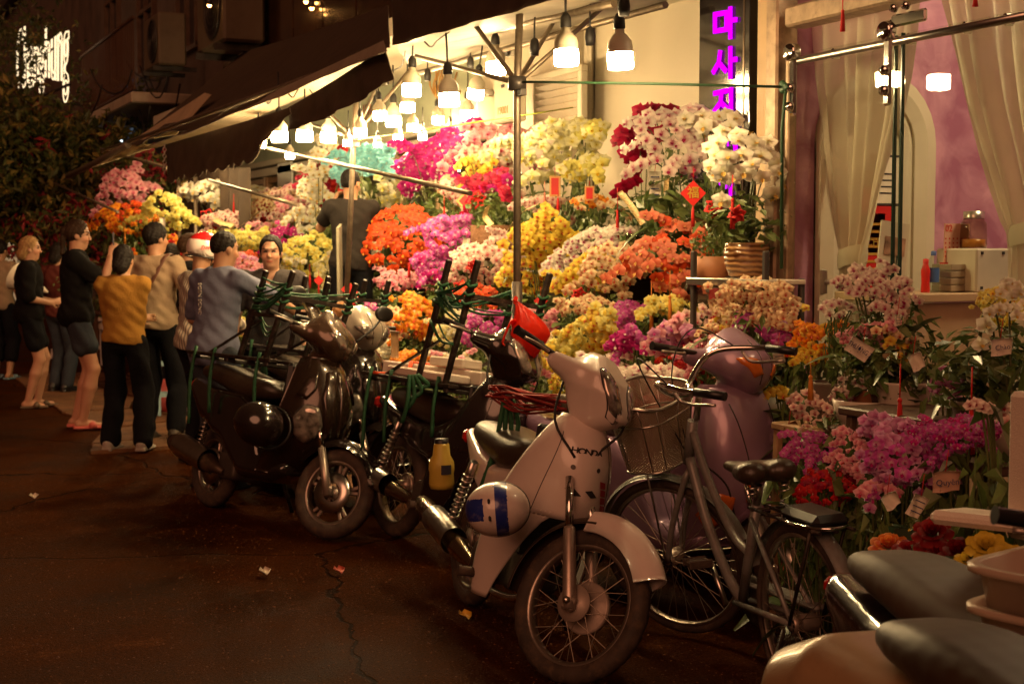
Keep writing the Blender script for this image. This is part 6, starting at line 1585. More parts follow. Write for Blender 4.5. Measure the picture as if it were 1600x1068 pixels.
def bolts(parent, pts, n, r=.008, mat=None, T=None):
    for p in pts:
        mb = MB(); mb.lathe([(.0, .004), (r * .8, .004), (r, 0)], 10, 0, aim(p, n)); mb.build('screw', mat or darkmetal, parent, T)

# ------------------------------------------------------------------ white underbone motorbike, nearest
def white_bike(lab, wpaint, front, rear, steer, lean, sticker=True, muf=None):
    t = thing('motorbike', lab, 'motorbike')
    ax = Vector((.60, 0, .278)); rk = R(26.5); S = steer_matrix(ax, rk, R(steer))
    wheel(t, ax, .278, .036, 'spoke', S, .095, hubmat=M('dull_silver', (.42, .34, .29), .5, .35, dirt=.3))
    wheel(t, (-.60, 0, .278), .278, .040, 'spoke', None, .07)
    u = Vector((-math.sin(rk), 0, math.cos(rk)))
    for s_ in (-1, 1):
        a = ax + Vector((0, s_ * .075, 0)); mb = MB(); mb.tube([a - u * .03, a + u * .02, a + u * .26, a + u * .27], [.020, .025, .023, .020], 14); mb.box(a + Vector((0, 0, -.005)), (.05, .03, .06), bev=.01); mb.build('fork_slider', alloy, t, S)
        mb = MB(); mb.tube([a + u * .26, a + u * .46], .015, 10); mb.build('fork_tube', chrome, t, S)
        mb = MB(); mb.lathe([(.0, .018), (.010, .016), (.016, .008), (.016, 0)], 6, 0, aim(a + Vector((0, s_ * .016, 0)), (0, s_, 0))); mb.build('axle_nut', steel, t, S)
    # front mudguard: white nose piece, dark flap behind
    arc = arc_fender(ax, .340, R(34), R(104), .066, .005, 26, .085); arc.build('mudguard', wpaint, t, S)
    arc_fender(ax, .315, R(96), R(188), .058, .005, 20, .03).build('mud_flap', M('brown_flap', (.05, .03, .02), .6, dirt=.3), t, S)
    # leg shield and nose: one curved sheet, open in the middle below
    lv = dense([(.17, .19, .205, .19, 1.5), (.28, .275, .222, .26, 1.5), (.40, .345, .225, .30, 1.5), (.52, .405, .218, .32, 1.45), (.64, .435, .20, .29, 1.45), (.76, .435, .17, .215, 1.5), (.86, .395, .125, .13, 1.7), (.93, .335, .07, .06, 2)])
    fc = ushell_hole(lv, 44, ([.15, .30, .44, .52, .56], [.66, .52, .40, .30, .20]), 'front_cover', wpaint, t)
    tr = bvh(fc); FT = frame((.40, 0, .70), (0, 1, 0), (0, 0, 1))
    mb = MB(); mb.box((.20, 0, .62), (.03, .26, .5), bev=.01); mb.build('inner_panel', black, t)
    for i, ch in enumerate('HONDA'):
        y = -.050 + .025 * i; hit, nr, _, _ = tr.ray_cast(Vector((.9, y, .805)), Vector((-1, 0, 0)))
        if nr.x < 0: nr = -nr
        text(ch, .032, ink if sticker else steel, t, frame(hit + nr * .001, Vector((0, 0, 1)).cross(nr), (0, 0, 1)), depth=.001, sx=1.25, bold=.0008)
    for s_ in (-1, 1):
        decal('nose_vent', ink, t, tr, [(s_ * .035 - .03, -.035), (s_ * .035, -.03), (s_ * .035 + .03, -.055), (s_ * .035, -.058)], FT)
        seam(M('seam_line', (.05, .035, .03), .7), t, tr, [(s_ * .085, .165), (s_ * .115, .05), (s_ * .135, -.06), (s_ * .15, -.20)], FT)
        decal('cover_screw', darkmetal, t, tr, [(s_ * .05 + .009 * math.cos(a_), .045 + .009 * math.sin(a_)) for a_ in [6.283 * k / 10 for k in range(10)]], FT, sub=1, off=.002)
    if sticker:
        for k in range(6): decal('sticker', M('red_sticker', (.35, .015, .02), .4), t, tr, [(.085 + .010 * k - .018, -.01 - .030 * k + .016), (.085 + .010 * k + .016, -.01 - .03 * k + .010), (.085 + .010 * k + .022, -.01 - .03 * k - .014), (.085 + .01 * k - .010, -.01 - .03 * k - .010)], FT, sub=1)
    # handlebar cowl with twin slanting headlights (turns with the fork)
    sd = SD((.02, -.36, .84), (.54, .36, 1.30), .009)
    hw = lambda x, z: np.interp(z, [.88, .95, 1.02, 1.08, 1.14, 1.2], [.05, .085, .125, .125, .085, .045]) - .05 * np.clip((x - .36) / .14, 0, 1)
    sd.put(s_side([(.20, 1.10), (.25, 1.17), (.31, 1.165), (.40, 1.08), (.46, .99), (.475, .95), (.44, .92), (.36, .89), (.28, .87), (.24, .95)], hw, .035), 0)
    for s_ in (-1, 1): sd.put(s_cone((.27, s_ * .09, 1.06), (.20, s_ * .20, 1.07), .050, .034), .035)
    sd.put(s_box((.13, 0, 1.0), (.075, .4, .25), .01), .012, True)
    co = sd.build('handlebar_cowl', wpaint, t, S, 2); tr = bvh(co)
    for s_ in (-1, 1):
        FT = frame((.42, 0, 1.03), (-.2 * s_, 1, 0), (-.55, 0, .8)); al = [(s_ * .010, -.10), (s_ * .042, -.095), (s_ * .098, -.01), (s_ * .116, .055), (s_ * .10, .085), (s_ * .036, .025)]
        decal('headlight', lensm, t, tr, al, FT, S, off=.001, raise_=.006); seam(ink, t, tr, al + al[:1], FT, S, .003, 'headlight_edge')
    grips(t, S, .35, .24, 1.075, .10, .03)
    mb = MB(); mb.tube([(.22, 0, .66), (.29, 0, .92)], .028, 12); mb.build('steering_column', black, t)
    # seat, side covers, tail
    seat_solid(t, [(.02, .735, .70, .06), (-.06, .775, .66, .10), (-.20, .775, .64, .125), (-.36, .795, .66, .13), (-.52, .80, .69, .12), (-.66, .79, .71, .09)])
    sd = SD((-.95, -.2, .36), (.08, .2, .82), .011)
    sd.put(s_side([(.04, .70), (-.1, .655), (-.3, .64), (-.6, .69), (-.86, .745), (-.9, .70), (-.66, .60), (-.38, .50), (-.16, .46), (-.02, .50)], lambda x, z: .115 - .06 * np.clip((-x - .5) / .4, 0, 1), .03), 0)
    sd.build('side_cover', wpaint, t)
    mb = MB(); mb.box((-.90, 0, .70), (.05, .12, .06), bev=.015); mb.build('tail_light', redlens, t)
    arc_fender((-.60, 0, .278), .335, R(60), R(170), .07, .005, 20, .02).build('rear_mudguard', black, t)
    # engine, exhaust, pegs, swing arm, chain case
    sd = SD((-.30, -.2, .16), (.30, .2, .50), .012)
    sd.put(s_box((-.02, 0, .30), (.14, .11, .09), .03), .02).put(s_cone((.06, 0, .33), (.24, 0, .36), .07, .055), .02).put(s_cone((-.06, -.14, .29), (-.06, .14, .29), .085), .02)
    sd.build('engine', engine_m, t)
    muffler(t, (-.05, -.16, .235), (-.98, -.17, .36), .03, .046, M('rusty_chrome', (.42, .30, .2), .22, 1.0, var=.3, dirt=.3, dcol=(.2, .09, .04)))
    mb = MB(); mb.tube(spline([(.24, -.03, .34), (.26, -.1, .22), (.10, -.15, .2), (-.06, -.16, .235)], 5), .016, 10); mb.build('exhaust_pipe', chrome, t)
    for s_ in (-1, 1):
        mb = MB(); mb.tube([(-.08, s_ * .12, .26), (-.60, s_ * .13, .278)], .018, 8, flat=1.5); mb.build('swing_arm', engine_m, t)
        coil(t, (-.58, s_ * .15, .33), (-.44, s_ * .14, .63)); mb = MB(); mb.tube([(.02, s_ * .1, .25), (.02, s_ * .26, .25)], .014, 8); mb.tube([(.02, s_ * .19, .25), (.02, s_ * .28, .25)], .02, 10); mb.build('foot_peg', rubber, t)
    mb = MB(); mb.tube([(-.02, .12, .22), (-.12, .30, .01)], .012, 8); mb.build('side_stand', rust, t)
    mb = MB(); mb.tube(spline([(.30, -.1, 1.05), (.36, -.13, .9), (.42, -.05, .78)], 4), .005, 6); mb.tube(spline([(.28, .1, 1.05), (.38, .14, .92), (.4, .04, .8)], 4), .005, 6); mb.build('cables', cordm, t, kind='stuff')
    place(t, front, rear, .60, -.60, R(lean)); return t

# ------------------------------------------------------------------ scooters
def scooter(name_lab, apron, cowl_c, body, seatc, wheelkind, front, rear, steer, rimmat=None, lean=-4, rack=False, ap_levels=None, cat='scooter', lamp=True, screen=False, fat=0, scl=1.0, wR=.245, apmat2=None, dark_cowl=None, side_y=1):
    t = thing('scooter', name_lab, cat)
    ax = Vector((.64, 0, wR)); rk = R(26); S = steer_matrix(ax, rk, R(steer)); u = Vector((-math.sin(rk), 0, math.cos(rk)))
    wheel(t, ax, wR, .043, wheelkind, S, hubmat=rimmat); wheel(t, (-.64, 0, wR), wR, .047, wheelkind, None, hubmat=rimmat)
    for s_ in (-1, 1):
        a = ax + Vector((0, s_ * .08, 0)); mb = MB(); mb.tube([a - u * .03, a + u * .24], [.024, .021], 12); mb.box(a, (.055, .03, .06), bev=.012); mb.build('fork_slider', alloy, t, S)
        mb = MB(); mb.tube([a + u * .24, a + u * .4], .014, 8); mb.build('fork_tube', chrome, t, S)
    arc_fender(ax, wR + .045, R(15), R(150), .07, .005, 24, .05).build('front_mudguard', body, t, S)
    lv = ap_levels or [(.30, .30, .20, .16, 1.5), (.40, .42, .21, .22, 1.4), (.52, .52, .215, .26, 1.5), (.64, .555, .205, .26, 1.6), (.76, .535, .18, .22, 1.7), (.88, .47, .14, .16, 1.9), (.95, .40, .10, .10, 2)]
    ushell(dense(lv), 26).build('front_apron', apron, t)
    mb = MB(); mb.box((.24, 0, .60), (.05, .30, .62), bev=.02); mb.build('inner_apron', black, t)
    tr = bvh([o for o in t.children if o.name.startswith('front_apron')][0]); FT = frame((.5, 0, .62), (0, 1, 0), (0, 0, 1))
    for s_ in (-1, 1):
        if lamp:
            decal('nose_panel', apmat2 or apron, t, tr, [(s_ * .012, .26), (s_ * .05, .25), (s_ * .085, .12), (s_ * .065, -.01), (s_ * .02, -.09), (s_ * .012, .05)], FT, raise_=.012)
            al = [(s_ * .07, -.03), (s_ * .10, .06), (s_ * .155, .07), (s_ * .185, -.0), (s_ * .17, -.09), (s_ * .12, -.13), (s_ * .085, -.10)]
            decal('headlight', lensm, t, tr, al, FT, off=.001, raise_=.006); seam(ink, t, tr, al + al[:1], FT, None, .003, 'headlight_edge')
            decal('winglet', apron, t, tr, [(s_ * .09, .25), (s_ * .13, .22), (s_ * .175, .12), (s_ * .15, .10), (s_ * .11, .16)], FT, raise_=.010)
        else:
            seam(ink, t, tr, [(s_ * .12, .28), (s_ * .09, .1), (s_ * .05, -.1), (s_ * .035, -.2)], FT, None, .003); seam(ink, t, tr, [(s_ * .20, .02), (s_ * .15, -.05), (s_ * .11, -.14), (s_ * .05, -.22)], FT, None, .004)
            decal('indicator', amber, t, tr, [(s_ * .115, -.10), (s_ * .18, -.08), (s_ * .195, -.18), (s_ * .15, -.25), (s_ * .105, -.18)], FT, off=.002, raise_=.005)
            decal('air_slot', ink, t, tr, [(s_ * .055, .02), (s_ * .068, -.03), (s_ * .05, -.14), (s_ * .042, -.09)], FT); decal('slot_lip', amber, t, tr, [(s_ * .075, .03), (s_ * .09, .0), (s_ * .066, -.12), (s_ * .062, -.05)], FT, off=.002)
    # handlebar cowl
    sd = SD((.05, -.34, .88), (.60, .34, 1.34), .011)
    sd.put(s_ell((.34, 0, 1.07), (.15, .15, .10), Euler((0, R(35), 0)).to_matrix()), .03).put(s_cone((.30, 0, .94), (.42, 0, 1.0), .06, .05), .04)
    for s_ in (-1, 1): sd.put(s_cone((.29, s_ * .08, 1.06), (.22, s_ * .2, 1.07), .05, .034), .04)
    sd.put(s_cone((.42, 0, 1.06), (.30, 0, 1.18 if not screen else 1.2), .06, .03, ((0, 1, 0), 2.0)), .04).put(s_box((.13, 0, 1.0), (.08, .4, .25), .01), .015, True)
    co = sd.build('handlebar_cowl', cowl_c, t, S, 2); tr = bvh(co)
    for s_ in (-1, 1):
        FT = frame((.45, 0, 1.05), (-.2 * s_, 1, 0), (-.5, 0, .85)); al = [(s_ * .02, -.04), (s_ * .06, -.05), (s_ * .12, .0), (s_ * .13, .03), (s_ * .06, .012)]
        decal('marker_lamp', amber if not lamp else lensm, t, tr, al, FT, S, off=.001, raise_=.004); seam(ink, t, tr, [(s_ * .012, -.12), (s_ * .03, .0), (s_ * .04, .12)], FT, S, .0025)
    if screen:
        mb = MB(); G = [[(.44 - .055 * i + .02 * math.cos(s2), .13 * s2 * (1 - .07 * i), 1.03 + .042 * i) for s2 in [-1 + k / 4 for k in range(9)]] for i in range(6)]
        G = [[(x - .09 * (y / .13) ** 2, y, z) for x, y, z in r_] for r_ in G]; mb.grid(G, thick=.005); mb.build('wind_screen', dark_cowl or body, t, S)
    grips(t, S, .36, .27, 1.075, .10, .02)
    # floor, body, seat, tail
    sd = SD((-1.12, -.26, .22), (.40, .26, .90), .013)
    sd.put(s_side([(.34, .30), (.34, .36), (.1, .38), (-.02, .62), (-.2, .70), (-.6, .72), (-.92, .76), (-.95, .68), (-.70, .52)][:5 if fat else 9] + ([(-.6, .80), (-.84, .83), (-1.0, .76), (-1.06, .60), (-.95, .42), (-.70, .34)] if fat else []) + [ (-.34, .42), (-.1, .24), (.2, .24)], lambda x, z: .19 - (.10 if not fat else -.03) * np.clip((-x - .45) / .5, 0, 1) - .02 * np.clip(x * 3, 0, 1), .05 if not fat else .12), 0)
    sd.put(s_ell((.16, 0, .47), (.14, .07, .12)), .05).cut(lambda x, y, z: -(np.sqrt((x + .64) ** 2 + (z - wR) ** 2) - (wR + .035)) + 0 * y)
    sd.build('body_shell', body, t)
    seat_solid(t, [(.0, .76, .70, .07), (-.08, .795, .69, .12), (-.24, .80, .68, .145), (-.42, .83, .71, .145), (-.62, .855, .75, .13), (-.80, .84, .77, .09)], mat=seatc)
    mb = MB(); mb.box((-.945, 0, .715), (.04, .15, .05), bev=.015); mb.build('tail_light', redlens, t)
    sd = SD((-.85, -.2, .12), (-.1, .2, .42), .014); sd.put(s_box((-.42, .05, .27), (.26, .08, .07), .03), .02).put(s_cone((-.64, .13, wR), (-.64, .06, wR), .085), .03).put(s_box((-.28, -.05, .28), (.1, .1, .08), .03), .02); sd.build('engine', engine_m, t)
    muffler(t, (-.28, -.15, .24), (-.86, -.19, .36), .03, .058, M('grimy_muffler', (.07, .045, .03), .5, .5, var=.3, dirt=.6, dcol=(.2, .12, .07)))
    for s_ in (-1, 1): coil(t, (-.66, s_ * .13, .30), (-.56, s_ * .14, .62))
    mb = MB(); mb.tube([(-.1, .14, .22), (-.18, .30, .01)], .012, 8); mb.build('side_stand', rust, t)
    arc_fender((-.64, 0, wR), wR + .03, R(110), R(185), .06, .005, 12, .02).build('rear_mudguard', black, t)
    place(t, front, rear, .64, -.64, R(lean)); t.scale = (scl,) * 3; return t
def rope_wrap(mb, a, b, c, d, n, r, rr, sag=.05):        # turns of rope pulled between two uprights a-b and c-d
    a, b, c, d = map(Vector, (a, b, c, d)); k = 0
    while k < n:
        u0, u1 = rr.random(), rr.random()
        for q in range(rr.randrange(2, 4)):              # a few strands run side by side
            p, e = a.lerp(b, u0 + .05 * q), c.lerp(d, u1 + .05 * q); o = (e - p).cross(Vector((0, 0, 1))).normalized() * rr.choice((-.018, .018)); mb.tube(spline([p + o, (p + e) / 2 + o - Vector((0, 0, sag * rr.random())), e + o], 4), r * rr.uniform(.6, 1.1), 5, flat=.7); k += 1
def carrier(t_loc, t_rot, lab, legs=((-.02, .22), (-.5, .22)), up=.50, seed=1, z0=.86, hang=True, wrap=7):
    # wooden carrier rack with leaning uprights (own thing, standing on a bike)
    t = thing('carrier_rack', lab, 'rack', t_loc, 0, None, t_rot); rr = random.Random(seed)
    for y in (-.20, -.07, .07, .20): mb = MB(); mb.box((-.30, y, z0), (.95, .06, .022), bev=.004); mb.build('slat', rust, t)
    for x in (-.72, -.3, .14): mb = MB(); mb.box((x, 0, z0 - .022), (.04, .46, .02), bev=.003); mb.build('cross_bar', darkmetal, t)
    ups = []
    for (x, dx) in ((-.18, .16), (.10, .16)):
        for y in (-.21, .21):
            a, b = Vector((x, y, z0)), Vector((x + dx, y, z0 + up)); ups.append((a, b)); mb = MB(); mb.bar(a, b, .026, .03, bev=.004); mb.build('upright', rust, t)
    for (i, j, k) in ((0, 1, .72), (2, 3, .72), (0, 2, .5), (1, 3, .5)):
        mb = MB(); mb.bar(ups[i][0].lerp(ups[i][1], k), ups[j][0].lerp(ups[j][1], k), .022, .022); mb.build('brace', rust, t)
    mb = MB(); mb.bar((-.55, -.2, z0 + .01), (.0, -.21, z0 + .22), .012, .012); mb.bar((-.55, .2, z0 + .01), (.0, .21, z0 + .22), .012, .012); mb.build('stay', rust, t)
    mb = MB(); f = lambda i, k: ups[i][0].lerp(ups[i][1], k)
    rope_wrap(mb, f(0, .55), f(0, .92), f(2, .5), f(2, .85), wrap, .009, rr); rope_wrap(mb, f(0, .6), f(0, .85), f(1, .6), f(1, .85), wrap // 2, .009, rr); rope_wrap(mb, f(2, .3), f(2, .5), f(0, .4), f(0, .6), 2, .008, rr, .12)
    for i in (0, 1, 2, 3):
        for k in range(3): c = f(i, .66 + .07 * k); mb.tube([c + Vector((.024 * math.cos(a), .024 * math.sin(a), .008 * math.sin(2 * a))) for a in [q * 6.283 / 8 for q in range(8)]], .008, 5, closed=True)
    if hang:
        for x, y, l in ((-.66, -.23, .42), (-.45, -.22, .34), (-.2, .23, .3), (-.62, .22, .3), (.05, -.22, .26)):
            mb.tube(spline([(x, y, z0 + .04), (x + .01, y - .015, z0 - l * .4), (x + .05 * rr.random(), y, z0 - l)], 4), .010, 6)
    mb.build('green_rope', rope_m, t, kind='stuff')
    return t
# ================================================================== the parked row
white_bike('white motorbike with wire spoked front wheel parked beside the bicycle', wpaint, PZ(882, 1064), PZ(732, 945), 34, -11)
ub = white_bike('black motorbike carrying styrofoam boards, between the brown scooter and the white motorbike', bpaint, PZ(800, 905), PZ(615, 838), 20, -9, False)
bs = scooter('dark brown scooter with a big roped carrier rack at the left end of the row', brpaint, M('bronze_cowl', (.085, .05, .033), .25, .4, coat=.8), bpaint, seat_m, 'cast', PZ(512, 842), PZ(330, 792), 24, lean=-10, screen=True, dark_cowl=M('dark_screen', (.05, .03, .02), .15, coat=.8))
b2 = scooter('scooter with a pale silver head cowl half hidden behind the brown one', bpaint, M('silver_cowl', (.34, .29, .24), .3, .3, coat=.6), bpaint, seat_m, 'cast', (2.86, 7.75, 0), (2.62, 9.0, 0), 8, lean=-4)
pv_l = [(.30, .33, .17, .12, 1.5), (.40, .43, .19, .15, 1.5), (.52, .50, .205, .19, 1.6), (.66, .52, .21, .21, 1.7), (.80, .49, .20, .19, 1.9), (.90, .44, .18, .16, 2.2), (.95, .40, .16, .12, 2.6), (.965, .36, .14, .08, 2.6)]
scooter('lilac silver scooter with a broad front apron behind the bicycle', vpaint, vpaint, vpaint, seat_m, 'cast', (3.42, 4.64, 0), (3.14, 5.86, 0), 10, ap_levels=pv_l, lamp=False, lean=-3, rimmat=M('copper_rim', (.35, .13, .06), .35, .7))
beige = M('cream_scooter_paint', (.36, .23, .12), .36, .1, var=.12, coat=.35, dirt=.25)
def at_local(h, p, loc):                                 # contacts for a scooter whose point p (local x) lies at loc
    h = Vector((h[0], h[1], 0)).normalized(); o = Vector((loc[0], loc[1], 0)) - h * p; return o + h * .64, o - h * .64
f, r_ = at_local((-.16, -.98), -.84, (2.33, 2.86)); scooter('black motorbike with a brown seat in front of the rose bunches', bpaint, bpaint, bpaint, M('brown_seat', (.06, .032, .018), .6, var=.15), 'spoke', f, r_, 10, lean=-2, scl=.93)
f, r_ = at_local((-.10, -.99), -.90, (1.87, 2.36)); f2 = scooter('blurred cream scooter nearest the camera in the corner', beige, beige, beige, M('dark_brown_seat', (.045, .025, .014), .5, var=.15), 'cast', f, r_, 10, lean=-2, fat=1, scl=.92)
for o_ in f2.children:
    if o_.name.startswith('seat'): o_.location = (.13, -.02, .055)
m_ = MB(); m_.ell((-1.0, -.17, .52), (.045, .04, .035), 14, 8); m_.build('indicator', amber, f2); m_ = MB(); m_.tube(spline([(-.55, -.235, .60), (-.80, -.235, .60), (-.98, -.19, .55), (-1.07, -.05, .5)], 6), .012, 8); m_.build('chrome_trim', chrome, f2)
def on_bike(t, p): return t.location + Euler(t.rotation_euler).to_matrix() @ Vector(p)
for o_, y_, lean_ in ((b2, -.30, 0), (bs, .30, 0)):
    m_ = MB(); m_.tube(spline([(.28, y_ * .8, 1.07), (.30, y_ * 1.1, 1.16), (.28, y_ * 1.3, 1.22)], 4), .007, 6); m_.build('mirror_stem', black, o_); m_ = MB(); m_.ell((.28, y_ * 1.38, 1.26), (.02, .065, .045), 14, 8); m_.build('mirror', black, o_)
carrier(bs.location + Vector((0, 0, .02)), bs.rotation_euler, 'wooden carrier rack wound with green rope on the brown scooter', seed=2, z0=.885)
carrier(on_bike(b2, (.02, 0, .02)), b2.rotation_euler, 'second carrier rack standing on the half hidden scooter', seed=5, up=.46, z0=.89, wrap=4)
carrier(ub.location + Vector((0, 0, .01)), ub.rotation_euler, 'tall roped carrier rack on the black motorbike', seed=8, up=.62, z0=.84, wrap=8)
foam = M('styrofoam', (.74, .64, .54), .85, var=.05, bump=.3, bs=240)
for (c, d, rz, lab) in (((-.42, .10, .90), (.98, .24, .075), .05, 'long white styrofoam board lying on the tall roped rack'), ((-.22, .02, .967), (.30, .13, .05), .1, 'small white styrofoam block on top of the long board'), ((-.25, -.12, .888), (.62, .16, .045), -.02, 'thin styrofoam board at the side of the tall roped rack')):
    m_ = MB(); m_.box((0, 0, 0), d, bev=.008); o = m_.build('styrofoam_board', foam); tag(o, lab, 'styrofoam'); o.location = on_bike(ub, c); o.rotation_euler = Euler((ub.rotation_euler.x, 0, ub.rotation_euler.z + rz))
m_ = MB(); rr = random.Random(4)
for k in range(5): m_.tube([(-.62 + .008 * k, y, z) for y, z in ((-.24, .86), (-.04, .872), (-.03, .942), (.22, .943), (.235, .86))], .007, 5)
o = m_.build('orange_strap', M('orange_strap', (.75, .10, .02), .6)); tag(o, 'orange red strap tied round the styrofoam board', 'strap'); o.location = on_bike(ub, (0, 0, .0)); o.rotation_euler = ub.rotation_euler
# red cloth strips bundled over the seat of the white motorbike
m_ = MB(); A, B = PD(770, 612, 5.9), PD(866, 628, 5.6)
for k in range(16):
    a = A + Vector((rr.uniform(-.03, .03), rr.uniform(-.05, .05), rr.uniform(-.03, .03))); b = B + Vector((rr.uniform(-.04, .04), rr.uniform(-.05, .05), rr.uniform(-.03, .03))); c = (a + b) / 2 + Vector((0, 0, rr.uniform(-.05, .02)))
    m_.tube(spline([a, a.lerp(c, .5) + Vector((0, 0, rr.uniform(-.02, .02))), c, b], 4), rr.uniform(.005, .012), 5, rr.random() < .2, flat=.5)
tag(m_.build('strap_bundle', M('dark_red_cloth', (.26, .02, .015), .75, var=.4, vs=20)), 'bundle of dark red cloth straps lying over the seat behind the white leg shield', 'straps')
for (x0, y0, x1, y1, d, lab) in ((788, 622, 752, 760, 5.85, 'green rope tail hanging beside the white seat'), (640, 585, 628, 660, 6.9, 'green ropes hanging below the styrofoam boards')):
    m_ = MB()
    for k in range(4):
        a, b = PD(x0 + k * 4, y0, d), PD(x1 + k * 6, y1 - 18 * k, d); m_.tube(spline([a, a.lerp(b, .5) + Vector((.02 * k, -.02, -.02)), b], 5), .011, 6)
    tag(m_.build('green_rope', rope_m, None), lab, 'rope')
# helmets
def helmet(lab, loc, rot, mats, mif, sc=1.0, visor=True):
    t = thing('helmet', lab, 'helmet', loc, 0, None, rot); t.scale = (sc,) * 3
    s = SD((-.18, -.16, -.16), (.18, .16, .17), .0085); s.put(s_ell((0, 0, 0), (.135, .115, .125)), .01).put(s_ell((0, 0, -.03), (.118, .098, .118)), .004, True).cut(lambda x, y, z: -(z + .075 + .15 * np.maximum(x, 0)) + 0 * y)
    s.build('shell', mats, t, None, 2, mi=mif)
    m_ = MB(); n = 40; m_.tube([(.134 * math.cos(a), .113 * math.sin(a), -.072 - .12 * max(0, math.cos(a)) * .14) for a in [6.283 * i / n for i in range(n)]], .006, 6, closed=True); m_.build('rim_trim', black, t)
    m_ = MB(); m_.tube(spline([(.02, .10, -.06), (.03, .06, -.17), (.03, -.06, -.17), (.02, -.1, -.06)], 6), .007, 5, flat=.4); m_.build('chin_strap', black, t)
    if visor: m_ = MB(); m_.grid([[(.118 * math.cos(a) + .045 * k * math.cos(a), .104 * math.sin(a), -.045 - .008 * k) for a in [-.9 + 1.8 * i / 12 for i in range(13)]] for k in range(3)], thick=.004); m_.build('peak', mats[0], t)
    return t
helmet('shiny black helmet hung on the side of the brown scooter', PD(405, 662, 7.55), (R(70), R(10), R(-60)), [bpaint], None, 1.05, False)
blue_s = M('blue_stripe', (.015, .03, .22), .3, coat=.6, dirt=.35, dcol=(.6, .52, .48)); hp = M('helmet_white', (.68, .58, .53), .3, coat=.6, dirt=.15, dcol=(.3, .2, .15))
hm = helmet('white helmet with a broad blue stripe hung on the white motorbike', PD(777, 795, 5.0), (R(80), R(-4), R(-26)), [hp, blue_s], lambda c: np.where((np.abs(c[:, 0] - .018) < .027) & (c[:, 2] > -.12), 1, np.where((c[:, 0] < -.055) & (np.abs(c[:, 1]) < .045), 1, 0)), .85, False)
for (x, y) in ((-.03, .035), (-.03, -.035)): m_ = MB(); m_.box((x, y, .117), (.010, .022, .02), bev=.004); m_.build('vent', black, hm)
# yellow jug hung on the black motorbike
t = thing('yellow_jug', 'yellow plastic jug with a dark label hung on the black motorbike', 'jug', PD(690, 762, 6.1)); s_ = 20 * mpp(t.location)
m_ = MB(); m_.lathe([(.0, 0), (s_ * .9, 0), (s_, .02), (s_ * .96, s_ * 1.2), (s_ * 1.02, s_ * 1.5), (s_ * .98, s_ * 2.1), (s_ * .7, s_ * 2.6), (s_ * .62, s_ * 3.4), (s_ * .55, s_ * 3.55), (.0, s_ * 3.55)], 26); m_.build('body', M('yellow_plastic', (.62, .46, .08), .45, var=.12, sss=.25), t)
m_ = MB(); m_.lathe([(s_ * .55, s_ * 3.5), (s_ * .55, s_ * 3.9), (.0, s_ * 3.95)], 18); m_.build('cap', black, t)
m_ = MB(); m_.grid([[(s_ * 1.05 * math.cos(a), s_ * 1.05 * math.sin(a), z * s_) for z in (1.2, 1.5, 1.95)] for a in [-2.0 + .12 * k for k in range(8)]]); m_.build('label_print', M('dark_label', (.03, .03, .05), .5), t)
# red carrier bag hanging at the pole
t = thing('red_bag', 'bright red plastic bag tied to the near tent pole', 'bag', PD(806, 515, 6.85)); o0 = t.location
bagm = M('red_plastic', (.78, .035, .012), .32, var=.1, sss=.45, bump=.4, bs=22); m_ = MB(); G = []
L_, R__ = [(806, 468), (804, 490), (800, 512), (797, 530), (806, 548), (822, 561)], [(807, 469), (826, 482), (845, 498), (860, 520), (850, 540), (832, 563)]
for i in range(21):
    v = i / 20; a = spline([Vector((p[0], p[1], 0)) for p in L_], 8); b = spline([Vector((p[0], p[1], 0)) for p in R__], 8); pa, pb = a[int(v * (len(a) - 1))], b[int(v * (len(b) - 1))]; row = []
    for j in range(28):
        th = 2 * math.pi * j / 28; u = .5 - .5 * math.cos(th); p = PD(pa.x + (pb.x - pa.x) * u, pa.y + (pb.y - pa.y) * u, 6.85) - FW * (.07 * math.sin(th) * math.sin(math.pi * min(1, v * .95 + .05)) + .006 * math.sin(9 * th + 12 * v)); row.append(p - o0)
    G.append(row + [row[0]])
m_.grid(G); m_.build('bag', bagm, t); m_ = MB(); m_.tube(spline([(0, 0, .0), PD(800, 500, 6.8) - o0, PD(786, 532, 6.8) - o0, PD(790, 540, 6.8) - o0], 5), .018, 6, flat=.3); m_.tube([PD(806, 466, 6.92) - o0, PD(802, 470, 7.03) - o0, PD(808, 474, 6.92) - o0], .012, 6); m_.build('handle', bagm, t)

# ------------------------------------------------------------------ bicycle
t = thing('bicycle', 'old grey ladies bicycle with a wire mesh basket and worn saddle', 'bicycle')
bk = M('grey_blue_enamel', (.21, .21, .20), .4, .3, var=.25, vs=10, dirt=.6, dcol=(.12, .06, .03)); fa, ra, wr = Vector((.53, 0, .325)), Vector((-.52, 0, .325)), .325; rk = R(19); u = Vector((-math.sin(rk), 0, math.cos(rk))); S = steer_matrix(fa, rk, R(36))
wheel(t, fa, wr, .019, 'spoke', S, .022); wheel(t, ra, wr, .019, 'spoke', None, .03)
H0, H1, BB, ST = fa + u * .42 + Vector((-.03, 0, 0)), fa + u * .60 + Vector((-.03, 0, 0)), Vector((-.06, 0, .285)), Vector((-.20, 0, .66))
def tb(nm, pts, r, mt=bk, mw=None, n=12): m_ = MB(); m_.tube(pts, r, n); return m_.build(nm, mt, t, mw)
tb('head_tube', [H0, H1], .021); tb('down_tube', spline([H0 + u * .03, (.22, 0, .53), (.06, 0, .36), BB], 6), .019); tb('cross_tube', spline([H1 - u * .04, (.18, 0, .68), (.0, 0, .52), (-.14, 0, .47)], 6), .016)
tb('seat_tube', [BB, ST], .018); tb('seat_post', [ST, ST + Vector((-.02, 0, .07))], .013, steel)
